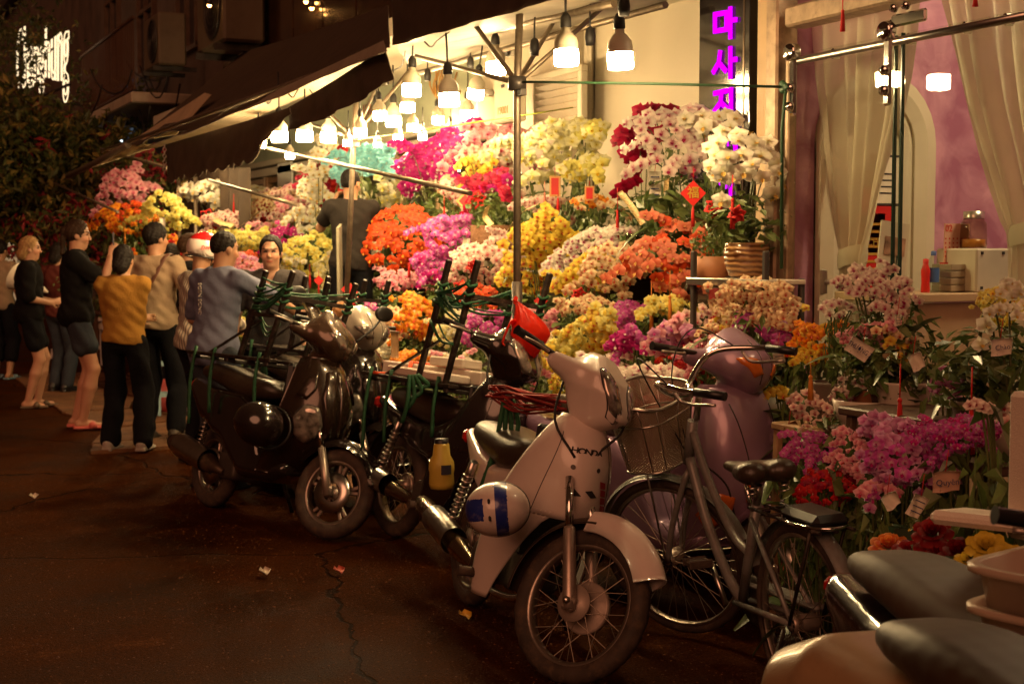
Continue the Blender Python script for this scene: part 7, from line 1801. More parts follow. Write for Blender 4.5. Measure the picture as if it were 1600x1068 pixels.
for s_ in (-1, 1):
    o = Vector((0, s_ * .05, 0)); tb('chain_stay', [BB + o * .6, ra + o], .011); tb('seat_stay', [ST + Vector((.01, s_ * .02, -.05)), ra + o], .009)
    tb('fork_blade', spline([H0 - u * .03, H0 - u * .06 + o * .8, fa + u * .15 + o, fa + o + Vector((.0, 0, 0))], 5), .012, bk, S); tb('basket_stay', [fa + o * 1.3, H0 + Vector((.16, s_ * .08, .12))], .004, steel, S)
tb('stem', [H1, H1 + u * .10, H1 + u * .11 + Vector((.04, 0, 0))], .013, steel, S)
hb = H1 + u * .11 + Vector((.04, 0, 0))
tb('handlebar', spline([hb + Vector((-.30, -.27, .07)), hb + Vector((-.16, -.27, .09)), hb + Vector((.0, -.20, .10)), hb + Vector((.04, -.07, .02)), hb, hb + Vector((.04, .07, .02)), hb + Vector((.0, .20, .10)), hb + Vector((-.16, .27, .09)), hb + Vector((-.30, .27, .07))], 6), .0115, chrome, S)
for s_ in (-1, 1):
    tb('grip', [hb + Vector((-.20, s_ * .272, .087)), hb + Vector((-.32, s_ * .272, .067))], .016, black, S); tb('brake_lever', spline([hb + Vector((-.10, s_ * .255, .085)), hb + Vector((-.14, s_ * .255, .04)), hb + Vector((-.27, s_ * .27, .035))], 4), .006, steel, S)
    tb('brake_cable', spline([hb + Vector((-.10, s_ * .255, .09)), hb + Vector((.06, s_ * .2, .20)), hb + Vector((.12, s_ * .08, .05)), H0], 5), .003, cordm, S, 6)
arc_fender(fa, .350, R(10), R(165), .028, .002, 26, .012).build('front_mudguard', bk, t, S); arc_fender(ra, .350, R(20), R(190), .028, .002, 28, .012).build('rear_mudguard', bk, t)
sd = SD((-.42, -.13, .72), (.08, .13, .90), .008); sd.put(s_cone((-.02, 0, .825), (-.20, 0, .83), .026, .05, ((0, 0, 1), .7)), .02)
for s_ in (-1, 1): sd.put(s_cone((-.2, s_ * .03, .83), (-.30, s_ * .055, .845), .045, .055, ((0, 0, 1), .75)), .03)
o = sd.build('saddle', seat_m, t, None, 2); o.location = (.02, 0, -.06)
m_ = MB()
for s_ in (-1, 1): coilp = [Vector((-.29 + .018 * math.cos(a), s_ * .06 + .018 * math.sin(a), .71 + .006 * a / 2)) for a in [k * .7 for k in range(30)]]; m_.tube(coilp, .0035, 5)
m_.build('saddle_springs', steel, t, kind='stuff')
for (x0, x1, z, y) in ((-.26, -.74, .665, .06), (-.26, -.74, .665, -.06), (-.26, -.74, .665, 0)): tb('carrier_rod', [(x0, y, z), (x1, y, z)], .006, rust)
for k in range(5): tb('carrier_rod', [(-.3 - .1 * k, -.07, z - .002), (-.3 - .1 * k, .07, z - .002)], .005, rust)
for s_ in (-1, 1): tb('carrier_stay', [(-.68, s_ * .06, .66), ra + Vector((0, s_ * .06, 0))], .006, rust)
m_ = MB(); m_.box((-.60, 0, .69), (.24, .13, .045), bev=.02); m_.build('rear_pad', black, t); tb('pad_hoop', [Vector((-.60 + .14 * math.cos(a), .085 * math.sin(a), .675)) for a in [6.283 * k / 24 for k in range(25)]], .006, chrome)
m_ = MB(); m_.lathe([(.0, -.012), (.085, -.012), (.09, 0), (.085, .004), (.0, .004)], 30, 0, Matrix.Translation(BB + Vector((0, -.05, 0))) @ RY); m_.build('chain_wheel', rust, t)
m_ = MB(); m_.bar(BB + Vector((.06, -.062, .05)), ra + Vector((-.02, -.06, .045)), .02, .07, up=(0, 1, 0), bev=.008); m_.build('chain_case', bk, t)
for s_, a in ((-1, R(-125)), (1, R(55))):
    e = BB + Vector((.165 * math.cos(a), s_ * .075, .165 * math.sin(a))); tb('crank', [BB + Vector((0, s_ * .065, 0)), e], .010, steel); m_ = MB(); m_.box(e + Vector((0, s_ * .05, 0)), (.075, .085, .024), bev=.006); m_.box(e + Vector((.03, s_ * .05, 0)), (.012, .09, .03), bev=.003); m_.box(e + Vector((-.03, s_ * .05, 0)), (.012, .09, .03), bev=.003); m_.build('pedal', rubber, t)
tb('kick_stand', [ra + Vector((.02, .07, -.02)), ra + Vector((-.02, .20, -.31))], .008, rust)
# wire mesh basket: frame rods and perforated sheet
bm_, nt_, b_ = _newmat('mesh_sheet'); N, L = nt_.nodes, nt_.links; tc = N.new('ShaderNodeTexCoord'); hs = []
for ax_, off in ((0, (1, 1)), (1, (1, -1))):
    sp = N.new('ShaderNodeVectorMath'); sp.operation = 'DOT_PRODUCT'; sp.inputs[1].default_value = (off[0] * .75, .75, off[1]); L.new(tc.outputs['Object'], sp.inputs[0])
    ml = N.new('ShaderNodeMath'); ml.operation = 'MULTIPLY'; ml.inputs[1].default_value = 560; L.new(sp.outputs['Value'], ml.inputs[0]); sn = N.new('ShaderNodeMath'); sn.operation = 'SINE'; L.new(ml.outputs[0], sn.inputs[0]); hs.append(sn)
mn = N.new('ShaderNodeMath'); mn.operation = 'MAXIMUM'; L.new(hs[0].outputs[0], mn.inputs[0]); L.new(hs[1].outputs[0], mn.inputs[1]); gt = N.new('ShaderNodeMath'); gt.operation = 'GREATER_THAN'; gt.inputs[1].default_value = -.35; L.new(mn.outputs[0], gt.inputs[0]); L.new(gt.outputs[0], b_.inputs['Alpha'])
b_.inputs['Base Color'].default_value = (.42, .33, .25, 1); b_.inputs['Metallic'].default_value = .5; b_.inputs['Roughness'].default_value = .4
bc = H1 + Vector((.20, 0, -.04)); ring = lambda k, z, e=0: [bc + Vector((.13 * k * math.copysign(abs(math.cos(a)) ** .6, math.cos(a)), .175 * k * math.copysign(abs(math.sin(a)) ** .6, math.sin(a)), z + e * .035 * math.cos(a))) for a in [6.283 * i / 40 for i in range(40)]]
m_ = MB(); r0, r1, r2 = ring(.78, -.13), ring(.92, .06), ring(1.05, .15, 1); m_.grid([r + [r[0]] for r in (r0, r1, r2)]); m_.grid([[bc + Vector((0, 0, -.13))] * 41, r0 + [r0[0]]]); m_.build('basket_mesh', bm_, t, S)
m_ = MB(); m_.tube(r2, .007, 7, closed=True); m_.build('basket_rim', steel, t, S); m_ = MB(); m_.tube(r1, .004, 6, closed=True); m_.tube(r0, .005, 6, closed=True)
for k in range(0, 40, 4): m_.tube([r0[k], r1[k], r2[k]], .0028, 5)
m_.build('basket_wires', steel, t, S, kind='stuff')
place(t, (3.0, 4.70, 0), (2.85, 3.70, 0), .53, -.52, R(-3))

# ------------------------------------------------------------------ boxes, tubs, stools around the flowers
for (c, d, rz, lab, nm) in ((PX(1650, 735, 2.62), (.05, .26, .36), .05, 'upright white foam panel at the right edge', 'upright_foam'), (PX(1552, 812, 2.62), (.26, .24, .035), .5, 'white foam lid lying flat beside the lilac orchids', 'styrofoam_sheet')):
    m_ = MB(); m_.box((0, 0, 0), d, bev=.012); o = m_.build(nm, foam); tag(o, lab, 'foam'); o.location = c; o.rotation_euler = (0, .12 if 'lid' in lab else 0, rz)
m_ = MB(); c = PX(1545, 850, 2.62); m_.box((c.x + .05, c.y, .33), (.28, .28, .66), bev=.01); tag(m_.build('storage_crate', darkwood), 'dark crate carrying the white foam lid', 'crate')
tub = M('cream_tub', (.58, .44, .34), .35, var=.06, sss=.2)
for k, (dz, lab) in enumerate(((0, 'cream plastic tub on top of another at the right edge'), (-.085, 'lower cream plastic tub of the two at the right edge'))):
    c = PX(1722, 960, 2.3); t = thing('plastic_tub', lab, 'tub', c + Vector((.03, 0, dz - .08)), .25); m_ = MB(); q = lambda a, s_, z: (.17 * s_ * math.copysign(abs(math.cos(a)) ** .35, math.cos(a)), .24 * s_ * math.copysign(abs(math.sin(a)) ** .35, math.sin(a)), z)
    A = [6.2832 * i / 36 for i in range(37)]; m_.grid([[q(a, s_, z) for a in A] for s_, z in ((.01, 0), (.86, 0), (.97, .145), (1.07, .15), (1.07, .165), (.96, .165), (.84, .012), (.01, .012))]); m_.build('tub', tub, t)
m_ = MB(); c = PX(1722, 992, 2.3); m_.box((c.x + .03, c.y, (c.z - .16) / 2), (.3, .4, c.z - .16), bev=.01); tag(m_.build('tub_crate', darkwood), 'dark crate under the cream tubs', 'crate')
def stool(lab, px, py, x, w, mt, legm=None, z=None, cat='stool', nm='wooden_stool'):
    c = PX(px, py, x); h = c.z if z is None else z; t = thing(nm, lab, cat, (c.x, c.y, 0)); m_ = MB(); m_.box((0, 0, h - .015), (w, w * 1.15, .03), bev=.006); m_.build('seat', mt, t)
    for i in (-1, 1):
        for j in (-1, 1): m_ = MB(); m_.bar((i * w * .42, j * w * .48, h - .03), (i * w * .47, j * w * .54, 0), .03, .03, bev=.004); m_.build('leg', mt, t)
    for j in (-1, 1): m_ = MB(); m_.bar((-w * .44, j * w * .5, h * .4), (w * .44, j * w * .5, h * .4), .02, .03); m_.build('rail', mt, t)
    return t
stool('small wooden stool between the silver scooter and the handwritten card', 1282, 650, 3.5, .26, wood, z=.85); stool('second dark stool under the yellow orchid with red hearts', 1400, 640, 3.5, .34, darkwood, z=.88); stool('dark side table behind the lilac orchids', 1455, 640, 3.4, .42, darkwood, cat='table', nm='side_table'); stool('stool under the large white moth orchid', 1550, 652, 3.25, .34, darkwood, z=.89); stool('low bench under the long lilac orchid row', 1410, 770, 3.05, .3, darkwood, z=.37, nm='low_bench', cat='bench')
stool('small white plastic stool on the ground behind the tourists', 95, 545, 3.0, .24, white, nm='plastic_stool'); stool('pale blue plastic stool behind the man in the tan shirt', 262, 565, 2.85, .24, M('pale_blue_plastic', (.25, .4, .45), .5), nm='plastic_stool'); stool('white plastic stool beside the girl with the phone', 146, 498, 3.2, .26, white, nm='plastic_stool')
m_ = MB(); m_.ell((0, 0, .16), (.16, .15, .17), 18, 12); o = m_.build('pink_bag', M('pink_plastic', (.6, .12, .12), .4, var=.2, sss=.3, bump=.6, bs=18)); o.location = PX(262, 608, 2.9) * 1; o.location.z = 0; tag(o, 'pink plastic bag on the ground behind the legs of the tan shirted man', 'bag')
for (px, py, lab) in ((1130, 468, 'red paper box behind the peach orchid'), (1160, 478, 'smaller red paper box in the middle of the lower rack shelf'), (1184, 468, 'red paper box at the right of the lower rack shelf')):
    c = PX(px, py, RX + .14); m_ = MB(); m_.box((0, 0, (c.z - .79) / 1 * .5), (.1, .09, c.z - .72)); o = m_.build('red_box', red); o.location = (c.x, c.y, .81); tag(o, lab, 'box')
c = PX(1005, 402, 4.3); t = thing('glass_vase', 'clear glass vase behind the big coral orchid', 'vase', c - Vector((0, 0, .14))); m_ = MB(); m_.lathe([(.0, .0), (.07, .0), (.085, .05), (.1, .25), (.105, .28), (.1, .28), (.08, .05), (.0, .02)], 26); m_.build('body', glassmat('vase_glass', (.75, .72, .6), 1.5, .02), t)
for (px, py, x, r_, lab) in ((1112, 420, RX + .05, .085, 'brown glazed pot beside the striped pot'), (772, 378, 4.4, .17, 'wide stone planter behind the near tent pole')):
    c = PX(px, py, x); t = thing('planter', lab, 'planter', (c.x, c.y, c.z - r_ * .8)); m_ = MB(); m_.lathe([(.0, 0), (r_ * .7, 0), (r_, r_ * .5), (r_ * 1.02, r_ * 1.5), (r_ * .94, r_ * 1.5), (.0, r_ * 1.3)], 28); m_.build('body', clay if r_ < .1 else concrete, t); o = link('foliage', CLUMPS[2], t); o['kind'] = 'stuff'; o.scale = (r_ * 2.4,) * 3; o.location = (0, 0, r_ * 2)
# ================================================================== people
skin_a = M('skin', (.45, .25, .16), .5, var=.06, attr='Col', sss=.08)
def Rz(a): return Matrix.Rotation(a, 3, 'Z')
def ik(a, b, l1, l2, pole):
    a, b = Vector(a), Vector(b); d = b - a; L_ = min(d.length, (l1 + l2) * .999); d.normalize(); b = a + d * L_
    x = (l1 * l1 - l2 * l2 + L_ * L_) / (2 * L_); h = math.sqrt(max(0, l1 * l1 - x * x)); p = Vector(pole); p = (p - d * p.dot(d)); p = p.normalized() if p.length > 1e-5 else d.orthogonal()
    return a + d * x + p * h, b
def cloth_m(name, col, **k): return M(name, col, k.pop('rough', .95), spec=.15, var=k.pop('var', .15), vs=k.pop('vs', 5), bump=k.pop('bump', .7), bs=k.pop('bs', 9), **k)
def person(lab, loc, face, H=1.68, skin=(.40, .21, .12), hair='short', haircol=(.012, .008, .006), shirt=None, sleeve=.55, hem=.0, shirt_e=.016, pants=None, leglen=1.0, pants_e=.016, wide=0.0, shoes=None, sandal=False,
           lean=0.0, hyaw=0.0, hpitch=0.0, lw=None, rw=None, lp=(-.6, .6, -.5), rp=(-.6, -.6, -.5), la=None, ra=None, curl=.5, fat=1.0, ltip=None, rtip=None, res=.0085, neckv=False, collar=False):
    k = H / 1.70; t = thing('person', lab, 'person', loc, face); t['group'] = 'people around the flower stall'
    TL = Matrix.Rotation(lean, 3, 'Y'); hip = Vector((0, 0, .92 * k)); up = lambda p: hip + TL @ (Vector(p) * k - hip)
    sh = {s_: up((-.01, s_ * .172 * fat, 1.39)) for s_ in (1, -1)}; nb = up((0, 0, 1.44)); hc = up((.015, 0, 1.585))
    wrist = {1: Vector(lw) * k if lw else up((.06, .26, .84)), -1: Vector(rw) * k if rw else up((.06, -.26, .84))}; pole = {1: lp, -1: rp}
    ank = {1: Vector(la or (0, .10, .085)) * k, -1: Vector(ra or (0, -.10, .085)) * k}
    el, kn = {}, {}
    for s_ in (1, -1): el[s_], wrist[s_] = ik(sh[s_], wrist[s_], .295 * k, .255 * k, pole[s_])
    hj = {s_: hip + Vector((0, s_ * .092 * fat, -.02 * k)) for s_ in (1, -1)}
    for s_ in (1, -1): kn[s_], ank[s_] = ik(hj[s_], ank[s_], .425 * k, .415 * k, (1, 0, 0))
    pts = [hip, hc + Vector((0, 0, .2 * k))] + list(wrist.values()) + list(el.values()) + list(ank.values()) + list(kn.values()) + list(sh.values())
    lo = [min(p[i] for p in pts) - .24 for i in range(3)]; hi = [max(p[i] for p in pts) + .24 for i in range(3)]; lo[2] = -.03
    def E(p, r, e=0.0): return s_ell(up(p), [(q + e) * 1.0 * k for q in r], TL)
    def torso(S, e):
        S.put(E((-.005, 0, 1.28), (.100 * fat, .152 * fat, .17), e), .05).put(E((0, 0, 1.10), (.092 * fat, .138 * fat, .15), e), .05).put(E((-.01, 0, .93), (.112 * fat, .165 * fat, .13), e), .05)
        for s_ in (1, -1): S.put(s_cone(sh[s_] + Vector((0, 0, -.01)), up((0, s_ * .08, 1.385)), (.046 + e * .8) * k, (.052 + e) * k), .05)
    Rh = Rz(hyaw) @ Matrix.Rotation(hpitch, 3, 'Y'); Rh = TL @ Rh; hs = k * .93; hp = lambda p: hc + Rh @ (Vector(p) * hs)
    B = SD(lo, hi, res); torso(B, -.004)
    B.put(s_cone(nb - Vector((0, 0, .03 * k)), hp((-.01, 0, -.06)), .058 * k, .052 * k), .03)
    He = lambda p, r: s_ell(hp(p), [q * hs for q in r], Rh)
    B.put(He((-.005, 0, .032), (.098, .078, .096)), .02).put(He((.022, 0, -.05), (.070, .060, .078)), .03).put(He((.055, 0, -.098), (.028, .028, .022)), .02)
    for s_ in (1, -1): B.put(He((.055, s_ * .036, -.03), (.032, .03, .032)), .015).put(He((.094, s_ * .031, .012), (.014, .018, .011)), .008, True).put(He((-.006, s_ * .078, -.008), (.022, .012, .032)), .006)
    B.put(s_cone(hp((.092, 0, .016)), hp((.108, 0, -.028)), .009 * hs, .014 * hs), .01).put(He((.094, 0, .030), (.008, .05, .008)), .012).put(He((.083, 0, -.064), (.014, .024, .008)), .006)
    for s_ in (1, -1):
        B.put(s_cone(sh[s_], el[s_], .047 * k, .040 * k), .02).put(s_cone(el[s_], wrist[s_], .041 * k, .027 * k), .015)
        f = (wrist[s_] - el[s_]).normalized(); tp = (ltip if s_ == 1 else rtip); f = Vector(tp).normalized() if tp else f; ref = (Vector((0, -s_, 0)) - f * f.dot(Vector((0, -s_, 0)))); nrm = ref.normalized() if ref.length > .2 else f.orthogonal().normalized(); sd_ = f.cross(nrm) * s_
        w = wrist[s_]; B.put(s_cone(w, w + f * .075 * k, .026 * k, .034 * k, (nrm, .5)), .012)
        for q, (o_, l_) in enumerate(((.027, .070), (.010, .078), (-.008, .074), (-.025, .058))):
            a_ = w + f * .08 * k + sd_ * o_ * k; m_ = a_ + (f * math.cos(curl) + nrm * math.sin(curl)) * l_ * .5 * k; e_ = m_ + (f * math.cos(curl * 2.1) + nrm * math.sin(curl * 2.1)) * l_ * .55 * k
            B.put(s_cone(a_, m_, .0098 * k, .009 * k), .004).put(s_cone(m_, e_, .009 * k, .0078 * k), .003)
        a_ = w + f * .025 * k + sd_ * .028 * k; m_ = a_ + (f * .6 + sd_ * .6 + nrm * .35) * .045 * k; B.put(s_cone(a_, m_, .0125 * k, .0105 * k), .006).put(s_cone(m_, m_ + (f * .85 + nrm * .4) * .034 * k, .0105 * k, .0085 * k), .004)
        B.put(s_cone(hj[s_], kn[s_], .082 * k * fat, .056 * k), .04).put(s_cone(kn[s_], kn[s_].lerp(ank[s_], .35), .054 * k, .058 * k * (1 if leglen < .9 else .95)), .02).put(s_cone(kn[s_].lerp(ank[s_], .35), ank[s_], .056 * k, .036 * k), .02)
        B.put(s_cone(ank[s_] + Vector((-.035 * k, 0, -.045 * k)), ank[s_] + Vector((.135 * k, 0, -.06 * k)), .034 * k, .024 * k), .025)
    sk = np.array(skin); Rn = np.array(Rh); hn = np.array(hc)
    def col(V):
        L_ = (V - hn) @ Rn / hs; C = np.tile(sk, (len(V), 1)); x, y, z = L_[:, 0], np.abs(L_[:, 1]), L_[:, 2]; fr = x > .04
        lips = fr & (((x - .09) / .03) ** 2 + (y / .027) ** 2 + ((z + .064) / .010) ** 2 < 1); C[lips] = sk * (.85, .45, .45)
        C[fr & ((y - .034) ** 2 / .026 ** 2 + (z - .032) ** 2 / .0042 ** 2 < 1)] = (.02, .013, .01)
        C[fr & ((y - .033) ** 2 / .018 ** 2 + (z - .010) ** 2 / .0085 ** 2 < 1)] = (.035, .02, .015)
        ch = fr & ((y - .04) ** 2 + (z + .025) ** 2 < .03 ** 2); C[ch] *= (1.08, .93, .9); return C
    body = B.build('body', skin_a, t, None, 1, col)
    # hair
    hm_ = M('hair_%.3f' % haircol[0], haircol, .62, spec=.18, var=.3, vs=30, bump=.3, bs=120)
    if hair != 'none':
        S = SD(hc - Vector((.22, .2, .34)), hc + Vector((.2, .2, .24)), .0065)
        S.put(He((-.010, 0, .036), (.110, .089, .108)), .01); S.put(He((.085, 0, -.035), (.085, .084, .125 if hair in ('bun', 'tail') else .108)), .015, True)
        zc = {'short': -.03, 'crop': -.012, 'bun': -.05, 'tail': -.05, 'long': -.08, 'mop': -.05}[hair]
        Rc = Rh @ Matrix.Rotation(R(-24), 3, 'Y'); S.put(s_box(hp((0, 0, zc)) - Rc @ Vector((0, 0, .15 * hs)), (.25 * hs, .25 * hs, .15 * hs), .01, Rc), .012, True)
        if hair == 'crop': S.warp(lambda x, y, z: .006 + 0 * x + 0 * y + 0 * z)
        if hair == 'mop': S.put(He((.04, .0, .10), (.085, .085, .05)), .02).put(He((.06, .02, .075), (.05, .07, .03)), .02)
        if hair == 'bun': S.put(He((-.080, 0, -.055), (.066, .072, .070)), .02).put(He((-.055, 0, -.02), (.06, .08, .07)), .02)
        if hair == 'topbun': pass
        if hair == 'tail': S.put(He((-.105, 0, .045), (.035, .035, .035)), .015).put(s_cone(hp((-.12, 0, .04)), hp((-.125, 0, -.17)), .030 * hs, .018 * hs), .02)
        S.warp(lambda x, y, z: .0035 * np.sin(x * 150 + y * 90) * np.sin(y * 170 + z * 60) + .003 * np.sin(z * 240 + y * 130) * np.sin(y * 300 + x * 90)); S.build('hair', hm_, t, None, 1)
    # shirt
    if shirt:
        S = SD(lo, hi, res); torso(S, max(shirt_e, .024))
        for s_ in (1, -1):
            if sleeve > 0:
                a, b = sh[s_], el[s_]; e_ = a.lerp(b, min(1, sleeve)); S.put(s_cone(a, e_, (.052 + shirt_e * .6) * k, (.043 + shirt_e * .9) * k), .025)
                if sleeve > 1: S.put(s_cone(b, b.lerp(wrist[s_], sleeve - 1), (.048 + shirt_e) * k, (.036 + shirt_e * .8) * k), .03)
        hz = (.87 + hem) * k; shirt_e = max(shirt_e, .020); S.put(s_cone(nb + Vector((.008, 0, .0)), nb + Vector((.02, 0, .12)), .066 * k, .08 * k), .008, True)
        if neckv: S.put(s_cone(nb + Vector((.10 * k, 0, -.10 * k)), nb + Vector((.08 * k, 0, .05 * k)), .012 * k, .055 * k), .008, True)
        S.warp(lambda x, y, z: .006 * np.sin(z * 21 + 9 * y + 3 * np.sin(x * 9 + y * 7)) * np.clip((1.25 * k - z) * 3, .15, 1) + .0032 * np.sin(y * 34 + z * 17 + x * 25 + 2 * np.sin(z * 11)) + .004 * np.sin(z * 62 - y * 46 + x * 31) * np.sin(z * 9 + y * 13)); S.cut(lambda x, y, z: hz - z + .012 * np.sin(y * 14) + 0 * x)
        S.build('shirt', shirt, t, None, 1)
    if pants:
        S = SD(lo, hi, res); S.put(E((-.01, 0, .93), (.112 * fat, .165 * fat, .13), .004), .03)
        for s_ in (1, -1):
            S.put(s_cone(hj[s_], kn[s_].lerp(hj[s_], max(0, 1 - leglen * 2)), (.082 * fat + .010) * k, (.060 + pants_e + wide * .5 + (.03 * (1 - leglen) if leglen < .5 else 0)) * k), .03)
            if leglen > .5: S.put(s_cone(kn[s_], kn[s_].lerp(ank[s_] + Vector((0, 0, -.02)), (leglen - .5) * 2), (.060 + pants_e + wide * .5) * k, (.046 + pants_e + wide) * k), .03)
        S.warp(lambda x, y, z: .007 * np.sin(z * 30 + 12 * y + 4 * np.sin(x * 12)) * (.5 + .5 * np.sin(z * 7 + y * 20)) + 0 * x); S.cut(lambda x, y, z: z - .99 * k + 0 * x + 0 * y); S.build('trousers' if leglen > .5 else 'shorts', pants, t, None, 1)
    for s_ in (1, -1):
        a = ank[s_]; zb = a.z - .085 * k; m_ = shoes or black; S = SD(a - Vector((.16, .12, .12)), a + Vector((.26, .12, .1)), .006)
        S.put(s_box((a.x + .055 * k, a.y, zb + .012 * k), (.135 * k, .046 * k, .014 * k), .012 * k), .01)
        if sandal: S.put(s_cone(a + Vector((.075 * k, -.04 * k, -.055 * k)), a + Vector((.075 * k, .04 * k, -.055 * k)), .030 * k, None), .012).put(s_cone(a + Vector((.10 * k, 0, -.075 * k)), a + Vector((.03 * k, 0, -.085 * k)), .035 * k), .01)
        else: S.put(s_cone(a + Vector((-.035 * k, 0, -.03 * k)), a + Vector((.14 * k, 0, -.055 * k)), .047 * k, .033 * k), .02).put(s_cone(a + Vector((-.01 * k, 0, .02 * k)), a + Vector((-.02 * k, 0, -.02 * k)), .046 * k), .02)
        S.cut(lambda x, y, z: zb - z + 0 * x + 0 * y); S.build('sandal' if sandal else 'shoe', m_, t, None, 1)
    return t, dict(hc=hc, Rh=Rh, hs=hs, hp=hp, wrist=wrist, el=el, sh=sh, k=k, up=up, hip=hip)
def heading(dx, dd): v = RT * dx + FW * dd; return math.atan2(v.y, v.x)     # facing right by dx, away by dd
def W(t, p): return Vector(t.location) + Rz(t.rotation_euler.z) @ Vector(p)
navy = cloth_m('black_trousers', (.006, .006, .008)); tan_s = cloth_m('tan_tee', (.28, .20, .13)); mustard = cloth_m('mustard_knit', (.30, .15, .028), bump=.25, bs=70); blk = cloth_m('black_tee', (.006, .005, .005)); blue_t = cloth_m('faded_blue_tee', (.125, .135, .20)); grey_t = cloth_m('charcoal_tee', (.040, .035, .036)); denim = cloth_m('blue_denim', (.035, .042, .055)); maroon = cloth_m('maroon_top', (.10, .025, .02))
clog = M('pink_clog', (.55, .12, .10), .6); shoe_g = M('grey_trainer', (.32, .28, .24), .7, var=.2); brownsandal = M('brown_sandal', (.10, .06, .035), .6)
stripe = bpy.data.materials.new('striped_shirt_cloth'); stripe.use_nodes = True; _N, _L = stripe.node_tree.nodes, stripe.node_tree.links; _w = _N.new('ShaderNodeTexWave'); _w.bands_direction = 'Y'; _w.inputs['Scale'].default_value = 13; _w.inputs['Distortion'].default_value = .6; _tc = _N.new('ShaderNodeTexCoord'); _L.new(_tc.outputs['Object'], _w.inputs['Vector']); _r = _N.new('ShaderNodeValToRGB'); _L.new(_w.outputs['Fac'], _r.inputs[0]); _r.color_ramp.elements[0].position = .25; _r.color_ramp.elements[0].color = (.12, .10, .09, 1); _r.color_ramp.elements[1].position = .5; _r.color_ramp.elements[1].color = (.42, .36, .28, 1); _L.new(_r.outputs[0], _N['Principled BSDF'].inputs['Base Color']); _N['Principled BSDF'].inputs['Roughness'].default_value = .85
lightskin, asian = (.52, .27, .17), (.42, .22, .125)
# girl with the phone
p = PZ(124, 668); girl, J = person('tall tourist girl in black tee and denim shorts photographing flowers with a phone', p, heading(.95, .3), 1.79, lightskin, 'tail', (.035, .018, .010), blk, .62, -.02, .032, denim, .26, .020, .0, clog, True,
    hpitch=.05, lw=(.29, .07, 1.43), rw=(.27, -.06, 1.41), lp=(.1, .35, -1), rp=(.1, -.35, -1), curl=.9, ltip=(.25, -.35, .9), rtip=(.25, .35, .9), la=(-.02, .085, .085), ra=(.03, -.085, .085))
ph = (J['wrist'][1] + J['wrist'][-1]) / 2 + Vector((.02, 0, .13)); t = thing('phone', 'dark phone held up by the tourist girl', 'phone', W(girl, ph), girl.rotation_euler.z); m_ = MB(); m_.box((0, 0, 0), (.009, .076, .155), bev=.004); m_.build('case', M('phone_case', (.16, .14, .13), .25), t); m_ = MB(); m_.box((.006, .02, .055), (.004, .02, .03), bev=.002); m_.build('camera_bump', darkmetal, t); m_ = MB(); m_.box((-.0052, 0, 0), (.001, .068, .14)); m_.build('screen', emis('phone_screen', (.5, .35, .3), .25), t)
# blonde woman
p = PZ(50, 636); blo, J = person('blonde tourist with hair in a bun, black tee, black shorts and sandals', p, heading(.95, .3), 1.67, lightskin, 'bun', (.34, .20, .085), blk, .9, .0, .034, navy, .30, .018, .0, brownsandal, True, lw=(.22, .06, 1.06), rw=(.20, -.10, 1.05), lp=(-.6, .5, -.6), rp=(-.6, -.5, -.6), curl=.9, ltip=(.7, -.5, .1), rtip=(.7, .5, .1), la=(.06, .10, .085), ra=(-.03, -.10, .085), fat=1.06)
# mustard woman
p = PZ(197, 703); person('woman in a mustard yellow sweater and black trousers seen from behind, arms folded', p, heading(.12, 1), 1.57, asian, 'bun', (.010, .007, .006), mustard, 1.6, .03, .018, navy, .97, .016, .022, shoe_g, lw=(.19, -.06, 1.10), rw=(.19, .08, 1.08), lp=(-.5, .45, -1), rp=(-.5, -.45, -1), la=(0, .14, .085), ra=(0, -.15, .085), fat=1.0)
# tan shirt man with bag strap
p = PZ(247, 688); tm, J = person('man in a tan tee with a brown shoulder strap seen from behind', p, heading(.25, 1), 1.75, asian, 'short', (.010, .007, .006), tan_s, .9, .02, .02, navy, .95, .016, .012, M('dark_shoe', (.05, .035, .025), .6), hyaw=-.5, lw=(.18, .2, 1.05), rw=(.15, -.22, 1.05), la=(0, .11, .085), ra=(.05, -.13, .085), fat=1.05)
m_ = MB(); m_.tube(spline([J['up']((.10, -.10, 1.30)), J['up']((.06, -.115, 1.455)), J['up']((-.06, -.11, 1.44)), J['up']((-.128, -.05, 1.28)), J['up']((-.125, .08, 1.10)), J['up']((-.06, .185, .98)), J['up']((.09, .15, 1.0))], 6), .022, 8, flat=.3); o = m_.build('bag_strap', M('brown_leather', (.10, .04, .025), .5)); tag(o, 'brown shoulder strap across the back of the tan shirted man', 'strap'); o.location = tm.location; o.rotation_euler = tm.rotation_euler
# helmeted man in striped shirt
p = PD(302, 395, 10.3); p.z = 0; hmn, J = person('man in a striped shirt wearing a red and white helmet', p, heading(.75, .65), 1.62, asian, 'none', (.01, .01, .01), stripe, 1.7, .0, .022, navy, .95, lean=.10, hpitch=.2, lw=(.38, .12, 1.02), rw=(.36, -.16, 1.0), rp=(-.9, -.5, -.3))
h2 = helmet('red topped white motorcycle helmet worn by the striped shirt man', W(hmn, J['hp']((.0, 0, .055))), (0, .2, hmn.rotation_euler.z), [M('helmet_red', (.42, .012, .012), .25, coat=.7), hp], lambda c: np.where(c[:, 2] < .045, 1, 0), 1.0, True)
text('goviet', .05, red, h2, frame((-.03, -.119, .0), (1, 0, 0), (0, 0, 1)), depth=.002)
